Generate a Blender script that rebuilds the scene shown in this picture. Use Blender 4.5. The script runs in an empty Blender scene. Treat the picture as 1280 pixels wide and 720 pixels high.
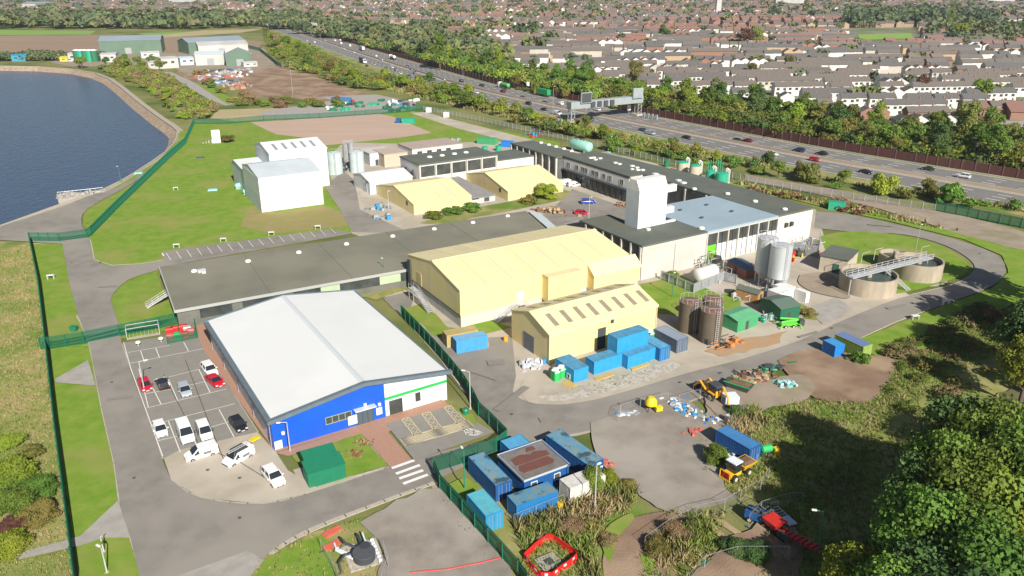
EXPO=0.6; HAZE=0.00008
import bpy, math, random
import numpy as np
from mathutils import Vector
from mathutils.geometry import tessellate_polygon
sc = bpy.context.scene
COL = sc.collection
R = math.radians
# ---------------------------------------------------------------- camera model (used to survey the site plan)
F_PX = 975.0; PITCH = R(21.8); CAMH = 63.0
def G(px, py, z=0.0):
    x = (px-640)/F_PX; y = (360-py)/F_PX
    d = (x, math.cos(PITCH)+y*math.sin(PITCH), -math.sin(PITCH)+y*math.cos(PITCH))
    t = (CAMH-z)/-d[2]
    return (d[0]*t, d[1]*t, z)
def GL(pts, z=0.0): return [G(p[0], p[1], z) for p in pts]
SITE = R(32)
class Frame:
    """local frame: origin at a ground corner, x along the front, y away from the viewer"""
    def __init__(s, o, a=SITE): s.o=o; s.a=a; s.c=math.cos(a); s.s=math.sin(a)
    def loc(s, x, y): dx=x-s.o[0]; dy=y-s.o[1]; return (dx*s.c+dy*s.s, -dx*s.s+dy*s.c)
    def px(s, px, py, z=0): g=G(px,py,z); return s.loc(g[0], g[1])
    def _ray(s, px, py):
        x=(px-640)/F_PX; y=(360-py)/F_PX
        d=(x, math.cos(PITCH)+y*math.sin(PITCH), -math.sin(PITCH)+y*math.cos(PITCH))
        o=s.loc(0,0); return o, (d[0]*s.c+d[1]*s.s, -d[0]*s.s+d[1]*s.c), d[2]
    def front(s, px, py, y=0):
        o,d,dz=s._ray(px,py); t=(y-o[1])/d[1]; return (o[0]+d[0]*t, CAMH+dz*t)
    def side(s, px, py, x=0):
        o,d,dz=s._ray(px,py); t=(x-o[0])/d[0]; return (o[1]+d[1]*t, CAMH+dz*t)
# ---------------------------------------------------------------- materials
def rgb(r,g,b):
    f=lambda c:(c/255/12.92 if c/255<=.04045 else ((c/255+.055)/1.055)**2.4)
    return (f(r),f(g),f(b))
MATS={}
def mat(name, col, col2=None, scale=1.0, rough=.8, metal=0., bump=0., bscale=None, detail=6, col3=None, scale3=None,
        wave=None, trans=0., vary=0., spec=.4, stretch=None, lo=.35, hi=.65, lo3=.45, hi3=.62, emit=0):
    if name in MATS: return MATS[name]
    m=bpy.data.materials.new(name); m.use_nodes=True; nt=m.node_tree; N=nt.nodes; L=nt.links
    b=N['Principled BSDF']; b.inputs['Roughness'].default_value=rough; b.inputs['Metallic'].default_value=metal
    b.inputs['Specular IOR Level'].default_value=spec
    b.inputs['Base Color'].default_value=(*col,1)
    tc=N.new('ShaderNodeTexCoord'); src=tc.outputs['Object']
    if stretch:
        mp=N.new('ShaderNodeMapping'); mp.inputs['Scale'].default_value=stretch; L.new(src,mp.inputs[0]); src=mp.outputs[0]
    def noise(sc_, det=detail, ro=.6):
        n=N.new('ShaderNodeTexNoise'); n.inputs['Scale'].default_value=sc_; n.inputs['Detail'].default_value=det
        n.inputs['Roughness'].default_value=ro; L.new(src,n.inputs['Vector']); return n.outputs['Fac']
    def ramp(f,a,b_):
        r=N.new('ShaderNodeMapRange'); r.inputs['From Min'].default_value=a; r.inputs['From Max'].default_value=b_
        L.new(f,r.inputs['Value']); return r.outputs[0]
    def mix(f,c1,c2):
        x=N.new('ShaderNodeMix'); x.data_type='RGBA'; L.new(f,x.inputs['Factor'])
        for i,c in ((6,c1),(7,c2)):
            if isinstance(c,tuple): x.inputs[i].default_value=(*c,1)
            else: L.new(c,x.inputs[i])
        return x.outputs[2]
    out=None
    if col2: out=mix(ramp(noise(scale),lo,hi),col,col2)
    if col3: out=mix(ramp(noise(scale3 or scale*.23,3),lo3,hi3),out if out else col,col3)
    if vary:
        oi=N.new('ShaderNodeObjectInfo'); hs=N.new('ShaderNodeHueSaturation')
        r=N.new('ShaderNodeMapRange'); r.inputs['To Min'].default_value=.5-.045*vary; r.inputs['To Max'].default_value=.5+.035*vary
        L.new(oi.outputs['Random'],r.inputs['Value']); L.new(r.outputs[0],hs.inputs['Hue'])
        m2=N.new('ShaderNodeMath'); m2.operation='MULTIPLY'; m2.inputs[1].default_value=7.31; L.new(oi.outputs['Random'],m2.inputs[0])
        m3=N.new('ShaderNodeMath'); m3.operation='FRACT'; L.new(m2.outputs[0],m3.inputs[0])
        r2=N.new('ShaderNodeMapRange'); r2.inputs['To Min'].default_value=1-.4*vary; r2.inputs['To Max'].default_value=1+.45*vary
        L.new(m3.outputs[0],r2.inputs['Value']); L.new(r2.outputs[0],hs.inputs['Value'])
        if out: L.new(out,hs.inputs['Color'])
        else: hs.inputs['Color'].default_value=(*col,1)
        out=hs.outputs[0]
    if out: L.new(out,b.inputs['Base Color'])
    h=None
    if bump: h=noise(bscale or scale*3)
    if wave:   # (scale along axis, axis)
        w=N.new('ShaderNodeTexWave'); w.bands_direction=wave[1]; w.inputs['Scale'].default_value=wave[0]; L.new(tc.outputs['Object'],w.inputs['Vector'])
        h=w.outputs['Fac']; bump=bump or .3
    if h:
        bp=N.new('ShaderNodeBump'); bp.inputs['Strength'].default_value=bump; bp.inputs['Distance'].default_value=(wave[2] if wave and len(wave)>2 else .1)
        L.new(h,bp.inputs['Height']); L.new(bp.outputs[0],b.inputs['Normal'])
    if trans:
        tb=N.new('ShaderNodeBsdfTranslucent'); ms=N.new('ShaderNodeMixShader'); ms.inputs[0].default_value=trans
        if out: L.new(out,tb.inputs[0])
        else: tb.inputs[0].default_value=(*col,1)
        L.new(b.outputs[0],ms.inputs[1]); L.new(tb.outputs[0],ms.inputs[2]); L.new(ms.outputs[0],N['Material Output'].inputs[0])
    MATS[name]=m; return m
def paint(name, c, rough=.45, metal=0., wave=None, dirt=.82, spec=.4):
    d=tuple(x*dirt for x in c); return mat('paint_'+name, c, d, scale=.9, rough=rough, metal=metal, wave=wave, spec=spec, lo=.4, hi=.75)
# ---------------------------------------------------------------- mesh builder
class MB:
    def __init__(s): s.v=[]; s.f=[]; s.m=[]; s.k=0
    def mi(s,k): s.k=k; return s
    def add(s, vs, fs):
        b=len(s.v); s.v+=[tuple(p) for p in vs]; s.f+=[tuple(i+b for i in f) for f in fs]; s.m+=[s.k]*len(fs); return s
    def box(s,x0,y0,z0,x1,y1,z1):
        return s.add([(x0,y0,z0),(x1,y0,z0),(x1,y1,z0),(x0,y1,z0),(x0,y0,z1),(x1,y0,z1),(x1,y1,z1),(x0,y1,z1)],
            [(3,2,1,0),(4,5,6,7),(0,1,5,4),(1,2,6,5),(2,3,7,6),(3,0,4,7)])
    def cbox(s,cx,cy,z0,w,d,h,a=0,tp=1.0):
        c,n=math.cos(a),math.sin(a); P=[]
        for z,k in ((z0,1),(z0+h,tp)):
            for sx,sy in ((-1,-1),(1,-1),(1,1),(-1,1)):
                x=sx*w/2*k; y=sy*d/2*k; P.append((cx+x*c-y*n, cy+x*n+y*c, z))
        return s.add(P,[(3,2,1,0),(4,5,6,7),(0,1,5,4),(1,2,6,5),(2,3,7,6),(3,0,4,7)])
    def prism(s,poly,z0,z1):
        n=len(poly); P=[(x,y,z0) for x,y in poly]+[(x,y,z1) for x,y in poly]
        return s.add(P,[tuple(range(n-1,-1,-1)),tuple(range(n,2*n))]+[(i,(i+1)%n,(i+1)%n+n,i+n) for i in range(n)])
    def extr(s,prof,axis,a,b):
        """profile of (u,z) extruded along axis 'x' or 'y' from a to b"""
        n=len(prof)
        P=[((a,u,z) if axis=='x' else (u,a,z)) for u,z in prof]+[((b,u,z) if axis=='x' else (u,b,z)) for u,z in prof]
        return s.add(P,[tuple(range(n)),tuple(range(2*n-1,n-1,-1))]+[(i,i+n,(i+1)%n+n,(i+1)%n) for i in range(n)])
    def cyl(s,cx,cy,z0,z1,r0,r1=None,n=20,cap=True):
        r1=r0 if r1 is None else r1
        P=[(cx+r*math.cos(2*math.pi*i/n),cy+r*math.sin(2*math.pi*i/n),z) for z,r in ((z0,r0),(z1,r1)) for i in range(n)]
        F=[(i,(i+1)%n,(i+1)%n+n,i+n) for i in range(n)]
        if cap: F+=[tuple(range(n-1,-1,-1)),tuple(range(n,2*n))]
        return s.add(P,F)
    def lathe(s,prof,cx=0,cy=0,n=24):
        k=len(prof); P=[(cx+r*math.cos(2*math.pi*i/n),cy+r*math.sin(2*math.pi*i/n),z) for r,z in prof for i in range(n)]
        F=[(j*n+i,j*n+(i+1)%n,(j+1)*n+(i+1)%n,(j+1)*n+i) for j in range(k-1) for i in range(n)]
        F.append(tuple(range(n-1,-1,-1))); F.append(tuple(range((k-1)*n,k*n))); return s.add(P,F)
    def tube(s,p,q,r,n=6,r2=None):
        p=Vector(p);q=Vector(q);d=q-p
        if d.length<1e-6: return s
        d.normalize(); u=d.orthogonal().normalized(); w=d.cross(u); r2=r if r2 is None else r2
        P=[tuple(c+(u*math.cos(2*math.pi*i/n)+w*math.sin(2*math.pi*i/n))*rr) for c,rr in ((p,r),(q,r2)) for i in range(n)]
        return s.add(P,[(i,(i+1)%n,(i+1)%n+n,i+n) for i in range(n)]+[tuple(range(n-1,-1,-1)),tuple(range(n,2*n))])
    def path(s,pts,r,n=6):
        for a,b in zip(pts,pts[1:]): s.tube(a,b,r,n)
        return s
    def hcyl(s,p,q,prof,n=24):
        """round body about the axis p-q; prof = [(t 0..1, radius)]"""
        p=Vector(p);q=Vector(q);d=q-p;L=d.length;d.normalize();u=d.orthogonal().normalized();w=d.cross(u)
        P=[];
        for t,r in prof:
            c=p+d*(t*L)
            P+=[tuple(c+(u*math.cos(2*math.pi*i/n)+w*math.sin(2*math.pi*i/n))*r) for i in range(n)]
        k=len(prof)
        F=[(j*n+i,j*n+(i+1)%n,(j+1)*n+(i+1)%n,(j+1)*n+i) for j in range(k-1) for i in range(n)]
        F.append(tuple(range(n-1,-1,-1)));F.append(tuple(range((k-1)*n,k*n))); return s.add(P,F)
    def loft(s,secs,closed=True):
        n=len(secs[0]);P=[p for q in secs for p in q]
        F=[(j*n+i,j*n+(i+1)%n,(j+1)*n+(i+1)%n,(j+1)*n+i) for j in range(len(secs)-1) for i in range(n)]
        if closed: F.append(tuple(range(n-1,-1,-1)));F.append(tuple(range((len(secs)-1)*n,len(secs)*n)))
        return s.add(P,F)
    def build(s,name,m,parent=None,loc=(0,0,0),rz=0,smooth=False):
        me=bpy.data.meshes.new(name); me.from_pydata(s.v,[],s.f)
        ms=m if isinstance(m,(list,tuple)) else [m]
        for x in ms: me.materials.append(x)
        if len(ms)>1: me.polygons.foreach_set('material_index',s.m)
        if smooth:
            me.polygons.foreach_set('use_smooth',[True]*len(me.polygons))
            try: me.set_sharp_from_angle(angle=R(38))
            except Exception: pass
        me.update(); o=bpy.data.objects.new(name,me); COL.objects.link(o); o.location=loc; o.rotation_euler=(0,0,rz)
        if parent: o.parent=parent
        return o
LABELS={}
def tag(o,label,cat,group=None,kind=None):
    if label:
        o['label']=label
    if cat: o['category']=cat
    if group: o['group']=group
    if kind: o['kind']=kind
    return o
def E(name,label,cat,loc=(0,0,0),rz=0,group=None):
    o=bpy.data.objects.new(name,None); COL.objects.link(o); o.empty_display_size=.2
    o.location=loc; o.rotation_euler=(0,0,rz); return tag(o,label,cat,group)
def struct(o): o['kind']='structure'; return o
def dup(root,loc,rz,label=None,group=None,scale=None):
    r=root.copy(); COL.objects.link(r); r.location=loc; r.rotation_euler=(0,0,rz)
    if scale: r.scale=scale
    if label: r['label']=label
    if group: r['group']=group
    for ch in list(root.children):
        c=ch.copy(); COL.objects.link(c); c.parent=r
        for g in list(ch.children):
            d=g.copy(); COL.objects.link(d); d.parent=c
    return r
ORD=['','first','second','third','fourth','fifth','sixth','seventh','eighth','ninth','tenth','eleventh','twelfth','thirteenth','fourteenth','fifteenth','sixteenth','seventeenth','eighteenth','nineteenth','twentieth']
def nth(i):
    if i<len(ORD): return ORD[i]
    s={1:'st',2:'nd',3:'rd'}.get(i%10,'th') if i%100 not in (11,12,13) else 'th'
    return f'{i}{s}'
# ---------------------------------------------------------------- leaf clouds (numpy)
def mesh_np(name,V,F,mats,mi=None):
    """V (n,3), F (m,k) constant k"""
    me=bpy.data.meshes.new(name); me.vertices.add(len(V)); me.vertices.foreach_set('co',np.asarray(V,dtype=np.float32).ravel())
    k=F.shape[1]; me.loops.add(F.size); me.loops.foreach_set('vertex_index',F.astype(np.int32).ravel())
    me.polygons.add(len(F)); me.polygons.foreach_set('loop_start',np.arange(0,F.size,k,dtype=np.int32))
    try: me.polygons.foreach_set('loop_total',np.full(len(F),k,dtype=np.int32))
    except Exception: pass
    for m in mats: me.materials.append(m)
    if mi is not None: me.polygons.foreach_set('material_index',np.asarray(mi,dtype=np.int32))
    me.update(calc_edges=True); me.validate(); return me
def leaves(C,Nn,size,rs):
    """one bent quad per centre, facing roughly Nn"""
    n=len(C); Nn=Nn+rs.normal(0,.55,(n,3)); Nn/=np.linalg.norm(Nn,axis=1,keepdims=True)+1e-9
    a=rs.normal(0,1,(n,3)); U=np.cross(Nn,a); U/=np.linalg.norm(U,axis=1,keepdims=True)+1e-9; W=np.cross(Nn,U)
    s=(size*(.6+.8*rs.random(n)))[:,None] if np.isscalar(size) else (size*(.6+.8*rs.random(n)))[:,None]
    asp=(.55+.5*rs.random(n))[:,None]
    V=np.stack([C-U*s,C-W*s*asp,C+U*s,C+W*s*asp+Nn*s*.25],1).reshape(-1,3)
    return V,np.arange(4*n).reshape(n,4)
def crown_pts(rs,n,rx,rz,lobes,zc,gap=.0,base=.35):
    """leaf centres spread through lobes packed in an uneven crown"""
    L=[]
    for i in range(lobes):
        a=rs.random()*6.283; u=rs.random(); rr=rx*.72*math.sqrt(u); z=rs.uniform(-.75,.85)
        k=math.sqrt(max(.05,1-z*z)); L.append((rr*math.cos(a)*k,rr*math.sin(a)*k,zc+z*rz*.8,rx*rs.uniform(.26,.46)))
    L.append((0,0,zc,rx*.5)); L=np.array(L); w=L[:,3]**2; w/=w.sum()
    idx=rs.choice(len(L),n,p=w); d=rs.normal(0,1,(n,3)); d/=np.linalg.norm(d,axis=1,keepdims=True)
    d[:,2]=np.where(d[:,2]<-.35,-d[:,2],d[:,2])
    r=(1-base*rs.random(n)**1.6)*(1+.12*rs.normal(0,1,n)); P=L[idx,:3]+d*(L[idx,3]*r)[:,None]*np.array([1,1,rz/rx*1.0 if rz<rx else 1.0])
    return P,d
# ================================================================ palette
GRASS=mat('lawn_grass',(.135,.24,.025),(.205,.285,.048),scale=.35,rough=.95,bump=.5,bscale=6,col3=(.25,.26,.075),scale3=.07,spec=.1,lo3=.5,hi3=.7)
GRASSY=mat('dry_grass',(.215,.23,.065),(.34,.29,.135),scale=.25,rough=.95,bump=.6,bscale=5,col3=(.13,.20,.035),scale3=.07,spec=.1)
SCRUBG=mat('scrub_ground',(.165,.19,.055),(.24,.215,.10),scale=.12,rough=.95,bump=.8,bscale=3,col3=(.095,.13,.03),scale3=.03,spec=.1)
FARG=mat('far_ground',(.11,.14,.05),(.17,.16,.08),scale=.01,rough=.95,col3=(.10,.12,.045),scale3=.004,spec=.1)
ASPH=mat('asphalt_warm',(.255,.235,.208),(.20,.185,.165),scale=.3,rough=.9,bump=.2,bscale=20,col3=(.275,.252,.22),scale3=.05,spec=.2)
ASPHD=mat('asphalt_bay',(.225,.213,.19),(.25,.236,.21),scale=.6,rough=.9,bump=.2,bscale=20,spec=.2)
ASPHM=mat('motorway_asphalt',(.17,.164,.157),(.195,.188,.18),scale=.3,rough=.9,spec=.2,stretch=(1,1,1))
CONC=mat('pale_concrete',(.42,.37,.29),(.36,.32,.26),scale=.4,rough=.9,bump=.15,bscale=10,col3=(.46,.41,.34),scale3=.08,spec=.2)
CONCG=mat('grey_concrete',(.36,.34,.31),(.29,.275,.25),scale=.5,rough=.9,bump=.15,bscale=10,spec=.2)
KERB=mat('kerb_concrete',(.44,.40,.34),(.36,.33,.28),scale=2,rough=.9,spec=.2)
BRICKP=mat('brick_paving',(.40,.235,.165),(.34,.20,.145),scale=3,rough=.9,spec=.2,bump=.2,bscale=15)
DIRT=mat('bare_earth',(.25,.17,.115),(.20,.135,.095),scale=.25,rough=.95,bump=.7,bscale=3,col3=(.33,.24,.165),scale3=.08,spec=.1)
DIRTP=mat('dusty_earth',(.33,.275,.215),(.26,.215,.165),scale=.22,rough=.95,bump=.4,bscale=4,col3=(.21,.20,.10),scale3=.07,spec=.1,lo3=.52,hi3=.72)
GRAVEL=mat('gravel_yard',(.305,.268,.228),(.215,.192,.168),scale=.3,rough=.95,bump=.5,bscale=7,col3=(.34,.31,.27),scale3=.06,spec=.1)
PINKF=mat('pink_shale_field',(.45,.335,.265),(.41,.305,.24),scale=.08,rough=.95,spec=.1,stretch=(.3,2,1))
PLOUGH=mat('ploughed_field',(.30,.22,.16),(.26,.19,.135),scale=.03,rough=.95,spec=.1,stretch=(.2,1.5,1))
STRAW=mat('straw_field',(.42,.34,.20),(.34,.29,.16),scale=.05,rough=.95,spec=.1)
RUST=mat('rust_stained_ground',(.42,.25,.12),(.36,.28,.20),scale=.5,rough=.95,spec=.1)
WHITEP=mat('road_marking_white',(.72,.71,.68),(.55,.54,.51),scale=3,rough=.8,lo=.5,hi=.8)
YELP=mat('road_marking_cream',(.62,.53,.33),(.42,.37,.28),scale=3,rough=.8,lo=.5,hi=.8)
DARKL=mat('drain_line',(.10,.085,.07),rough=.9)
# water
wm=bpy.data.materials.new('reservoir_water'); wm.use_nodes=True; nt=wm.node_tree; b=nt.nodes['Principled BSDF']
b.inputs['Base Color'].default_value=(.038,.065,.12,1); b.inputs['Roughness'].default_value=.22; b.inputs['IOR'].default_value=1.33
tc=nt.nodes.new('ShaderNodeTexCoord'); mp=nt.nodes.new('ShaderNodeMapping'); mp.inputs['Scale'].default_value=(1,.55,1); mp.inputs['Rotation'].default_value=(0,0,.5)
nt.links.new(tc.outputs['Object'],mp.inputs[0])
n1=nt.nodes.new('ShaderNodeTexNoise'); n1.inputs['Scale'].default_value=.55; n1.inputs['Detail'].default_value=5; n1.inputs['Distortion'].default_value=.6; nt.links.new(mp.outputs[0],n1.inputs['Vector'])
bp=nt.nodes.new('ShaderNodeBump'); bp.inputs['Strength'].default_value=.9; bp.inputs['Distance'].default_value=.42
nt.links.new(n1.outputs[0],bp.inputs['Height']); nt.links.new(bp.outputs[0],b.inputs['Normal'])
# ================================================================ ground with the reservoir basin cut out
crest_px=[(-110,80),(0,83),(50,84),(92,87),(119,92),(136,99),(150,109),(174,129),(198,147),(216,159),(222,165),(221,173),(217,181),(207,191),(190,203),(167,218),(150,228),(125,240),(75,257),(0,284),(-110,325)]
crest=[G(*p)[:2] for p in crest_px]+[(-460,230),(-620,420),(-560,640)]
def offset_poly(P,d):
    n=len(P); Q=[]
    for i in range(n):
        a=Vector(P[i-1]);b=Vector(P[i]);c=Vector(P[(i+1)%n])
        u=(b-a).normalized();v=(c-b).normalized();n1_=Vector((-u.y,u.x));n2_=Vector((-v.y,v.x));m=(n1_+n2_)
        m=m.normalized() if m.length>1e-6 else n1_
        k=d/max(.5,m.dot(n1_)); Q.append((b.x+m.x*k,b.y+m.y*k))
    return Q
area=sum(crest[i-1][0]*crest[i][1]-crest[i][0]*crest[i-1][1] for i in range(len(crest)))
sg=1 if area>0 else -1
S_=6500
outer=[(-S_,-300),(S_,-300),(S_,9000),(-S_,9000)]
allp=[Vector((x,y,0)) for x,y in outer+crest]
tris=tessellate_polygon([[Vector((x,y,0)) for x,y in outer],[Vector((x,y,0)) for x,y in crest]])
g=MB(); g.add([(p.x,p.y,0) for p in allp],[tuple(t) for t in tris]); struct(g.build('ground',SCRUBG))
toe=offset_poly(crest,sg*5.0)
mb=MB(); n=len(crest)
mb.add([(x,y,0) for x,y in crest]+[(x,y,-3.4) for x,y in toe],[(i,(i+1)%n,(i+1)%n+n,i+n) for i in range(n)])
struct(mb.build('reservoir_bank',mat('bank_brick',(.25,.17,.12),(.38,.31,.22),scale=.5,rough=.9)))
wp=offset_poly(crest,sg*3.4); mb=MB(); mb.add([(x,y,-2.6) for x,y in wp],[tuple(range(n))]); struct(mb.build('reservoir_water',wm))
out_=offset_poly(crest,-sg*2.6)
def ribbon(mb,A,B,z):
    k=len(A); return mb.add([(x,y,z) for x,y in A]+[(x,y,z) for x,y in B],[(i,i+1,i+1+k,i+k) for i in range(k-1)])
mb=MB(); A=crest[:21]; B=out_[:21]; ribbon(mb,A,B,.055); struct(mb.build('embankment_path',mat('path_stone',(.40,.34,.26),(.33,.29,.23),scale=.4,rough=.9)))
mb=MB()
for a,b_ in zip(crest[:20],crest[1:21]):   # low stone coping along the crest
    va=Vector((*a,0));vb=Vector((*b_,0)); d=(vb-va); L_=d.length; c=(va+vb)/2; mb.cbox(c.x,c.y,0,L_+.2,.5,.5,math.atan2(d.y,d.x))
struct(mb.build('coping_kerb',KERB))
LZ=[0.0]
RAG={'lawn_grass':.16,'dry_grass':.35,'bare_earth':.55,'dusty_earth':.5,'gravel_yard':.45,'worn_lawn':.5,'white_rubble':.4,'rust_stained_ground':.5,'woodland_floor':.8,'straw_field':.5}
def ragged(P,amp,zz):
    out=[]; rr=random.Random(int(P[0][0]*13+P[0][1]*7)); n=len(P); W=GL(P)
    for i in range(n):
        a=Vector(W[i]);b=Vector(W[(i+1)%n]); d=b-a; L_=d.length
        if L_<1e-4: continue
        st=max(1.0,a.length/90); k=min(160,max(1,int(L_/st))); nn=Vector((-d.y,d.x,0))/L_; o=0
        for j in range(k): o=.6*o+rr.gauss(0,amp*.6) if j else 0; q=a+d*(j/k)+nn*max(-2*amp,min(2*amp,o)); out.append((q.x,q.y,zz))
    return out
def sheet(name,m,*polys,z=None):
    LZ[0]+=.006; zz=LZ[0] if z is None else z; mb=MB()
    if name in('earth_patch','gravel_yard','grass_patch','dark_woodland_floor','works_mound','stained_ground','suburb_ground'): polys=[smooth(list(P)+[P[0]],4)[:-1] for P in polys]
    for P in polys: V_=ragged(P,RAG.get(m.name,0),zz) if m.name in RAG else GL(P,zz); mb.add(V_,[tuple(range(len(V_)))])
    o=mb.build(name,m); return struct(o)
def kerb(pts,w=.28,h=.12,closed=False,world=False,m=None,name='kerb'):
    P=[Vector((*p[:2],0)) if world else Vector(G(*p)) for p in pts]
    if closed: P.append(P[0])
    mb=MB()
    for a,b_ in zip(P,P[1:]):
        d=b_-a; c=(a+b_)/2; mb.cbox(c.x,c.y,0,d.length+.1,w,h,math.atan2(d.y,d.x))
    return struct(mb.build(name,m or KERB))
def smooth(pts,k=4):
    """Catmull-Rom through pixel points"""
    out=[]
    for i in range(len(pts)-1):
        p0=pts[max(i-1,0)];p1=pts[i];p2=pts[i+1];p3=pts[min(i+2,len(pts)-1)]
        for j in range(k):
            t=j/k; out.append(tuple(.5*((2*p1[a])+(-p0[a]+p2[a])*t+(2*p0[a]-5*p1[a]+4*p2[a]-p3[a])*t*t+(-p0[a]+3*p1[a]-3*p2[a]+p3[a])*t**3) for a in (0,1)))
    out.append(pts[-1]); return out
# ---- far country
sheet('field',PLOUGH,[(-120,46),(130,44),(260,46),(330,52),(320,62),(260,64),(120,70),(-120,74)])
sheet('field',mat('bright_field',(.16,.30,.05),(.20,.30,.07),scale=.01,rough=.95),[(-120,36),(60,38),(120,38.5),(112,43),(-60,44),(-120,44)],[(170,42),(215,40),(255,38.5),(250,42),(190,45)])
sheet('field',STRAW,[(192,45),(255,38),(330,36),(300,41),(205,47)])
sheet('playing_field',mat('pitch_grass',(.18,.33,.04),(.21,.34,.06),scale=.02,rough=.95),[(1072,43),(1138,41),(1143,48),(1075,50)],[(930,44),(950,42),(952,45),(931,46)],z=.3)
sheet('suburb_ground',mat('suburb_ground',(.15,.15,.095),(.24,.215,.18),scale=.06,rough=.95,col3=(.11,.15,.05),scale3=.02),
      [(480,66),(560,79),(640,92),(740,104),(900,124),(1000,136),(1150,164),(1380,172),(1380,22),(560,22),(430,36)])
# ---- earth works and industrial yard beyond the lawn
sheet('works_yard',DIRT,smooth([(216,84),(300,66),(322,62),(340,72),(360,85),(395,97),(440,112),(470,122),(440,130),(390,126),(330,118),(270,108),(235,100)],3)+[(216,84)])
sheet('works_yard',DIRTP,[(70,70),(120,69),(220,66),(330,60),(345,84),(300,92),(236,94),(215,84),(150,82),(95,84),(45,74)])
sheet('works_mound',DIRT,[(318,100),(340,92),(372,90),(395,95),(370,112),(330,122),(300,116)])
sheet('stubble_field',STRAW,[(262,148),(275,137),(360,135),(385,148),(300,153)])
sheet('access_road',CONCG,smooth([(203,90),(216,96),(240,112),(262,124),(282,132)],3)+smooth([(292,130),(276,122),(252,108),(232,98),(214,90)],3))
sheet('access_road',CONCG,[(400,121),(470,118),(520,128),(520,134),(425,128)])
sheet('verge',GRASS,[(244,104),(262,108),(300,128),(284,130)],[(350,70),(400,80),(452,88),(440,98),(400,92)],z=.12)
sheet('site_compound',CONCG,[(325,140),(425,124),(510,130),(505,142),(400,147),(330,148)])
# ---- lawns
sheet('lawn',GRASS,[(38,306),(110,297),(243,153),(300,152),(360,150),(420,146),(512,138),(560,150),(700,178),(700,205),(560,225),(440,262),(440,292),(205,330),(196,345),(218,392),(262,404),(60,440)])
sheet('lawn',GRASS,[(62,439),(113,431),(127,510),(143,580),(150,630),(165,672),(182,735),(99,735),(81,615),(71,540)])
sheet('lawn',GRASS,smooth([(225,164),(222,184),(205,200),(170,222),(135,240),(108,260),(104,282)],3)+[(112,288),(240,165)])
sheet('rough_grass',GRASSY,[(-60,303),(36,303),(47,360),(58,440),(70,540),(80,615),(93,735),(-60,735)])
sheet('rough_grass',GRASSY,[(640,600),(735,585),(810,640),(860,735),(560,735),(300,735),(330,695),(385,668),(470,640),(545,612)])
sheet('lawn',GRASS,[(318,722),(330,702),(365,682),(410,668),(425,735),(315,735)])
sheet('worn_grass',mat('worn_lawn',(.30,.235,.12),(.235,.24,.07),scale=.3,rough=.95,spec=.1),smooth([(300,283),(312,262),(345,266),(400,258),(432,268),(438,282),(395,287),(340,292),(300,283)],3))
sheet('pink_field',PINKF,[(313,153),(360,150),(468,141),(492,146),(540,166),(500,172),(470,175),(405,182),(380,172),(345,168)])
sheet('bay_lane',ASPH,[(203,324),(204,314),(300,301),(410,287),(434,289),(440,292),(205,333)])
sheet('access_track',CONC,[(512,141),(530,140),(600,158),(670,176),(700,184),(694,187),(640,178),(570,160)])
sheet('lawn',GRASS,[(223,167),(222,183),(209,194),(190,206),(166,221),(146,233),(128,244),(150,239),(190,215),(214,197),(228,182),(232,166)])
sheet('rough_grass',GRASSY,[(1118,452),(1180,430),(1228,402),(1290,372),(1400,372),(1400,500),(1230,500),(1150,540),(1110,640),(1060,735),(985,735),(1000,640),(905,612),(905,560),(945,518),(1010,500),(1085,505)])
# ---- plant interior
sheet('site_yard',CONC,[(405,200),(430,178),(520,180),(640,176),(780,195),(905,225),(1020,262),(1030,295),(1075,318),(1140,372),(1040,430),(900,490),(780,530),(720,545),(640,552),(600,517),(552,452),(480,370),(478,352),(520,320),(440,292),(430,265)])
sheet('yard_asphalt',ASPH,[(405,232),(430,214),(443,225),(450,262),(515,292),(440,290),(425,262)])
sheet('yard_asphalt',ASPH,[(478,372),(520,362),(512,390),(530,410),(560,425),(640,420),(645,470),(640,492),(660,505),(720,506),(640,552),(600,517),(565,460)])
sheet('car_yard',ASPH,[(630,290),(655,272),(690,262),(715,236),(790,262),(790,300),(720,310),(660,300)])
sheet('loop_road',ASPH,smooth([(560,455),(600,512),(640,550),(700,545),(780,528),(870,498),(960,464),(1030,434),(1072,424)],3)+smooth([(1072,424),(1120,402),(1180,380),(1235,360),(1256,342),(1248,320),(1200,301),(1120,280),(1060,268),(1020,264)],4)+
      smooth([(1018,285),(1070,290),(1130,293),(1180,306),(1214,326),(1216,342),(1190,356),(1120,374),(1050,402),(1000,425),(930,448),(860,466),(800,484),(740,500),(690,506),(655,500),(640,485),(642,440)],4))
sheet('loop_lawn',GRASS,smooth([(1025,296),(1060,290),(1120,294),(1175,308),(1208,328),(1208,342),(1180,353),(1120,368),(1070,360),(1040,330),(1025,296)],4)[:-1])
sheet('lawn',GRASS,[(890,232),(950,240),(1040,262),(1120,279),(1205,300),(1252,320),(1260,342),(1238,362),(1180,382),(1075,424),(1075,440),(1110,448),(1180,430),(1225,400),(1290,370),(1290,310),(1200,292),(1120,272),(1060,262),(1000,250),(930,228)])
sheet('earth_track',DIRTP,smooth([(930,226),(985,236),(1060,252),(1140,274),(1210,296),(1300,318)],3)+smooth([(1300,296),(1210,272),(1130,256),(1060,240),(985,228),(930,218)],3))
sheet('lawn',GRASS,[(502,388),(530,380),(560,410),(578,412),(602,398),(622,404),(640,410),(600,420),(545,422),(520,402)])
sheet('planting_bed',GRASSY,[(440,355),(505,346),(512,362),(470,376),(452,372)])
sheet('lawn',GRASS,[(800,356),(850,345),(900,370),(930,360),(925,385),(885,400),(850,395),(812,392)])
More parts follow.
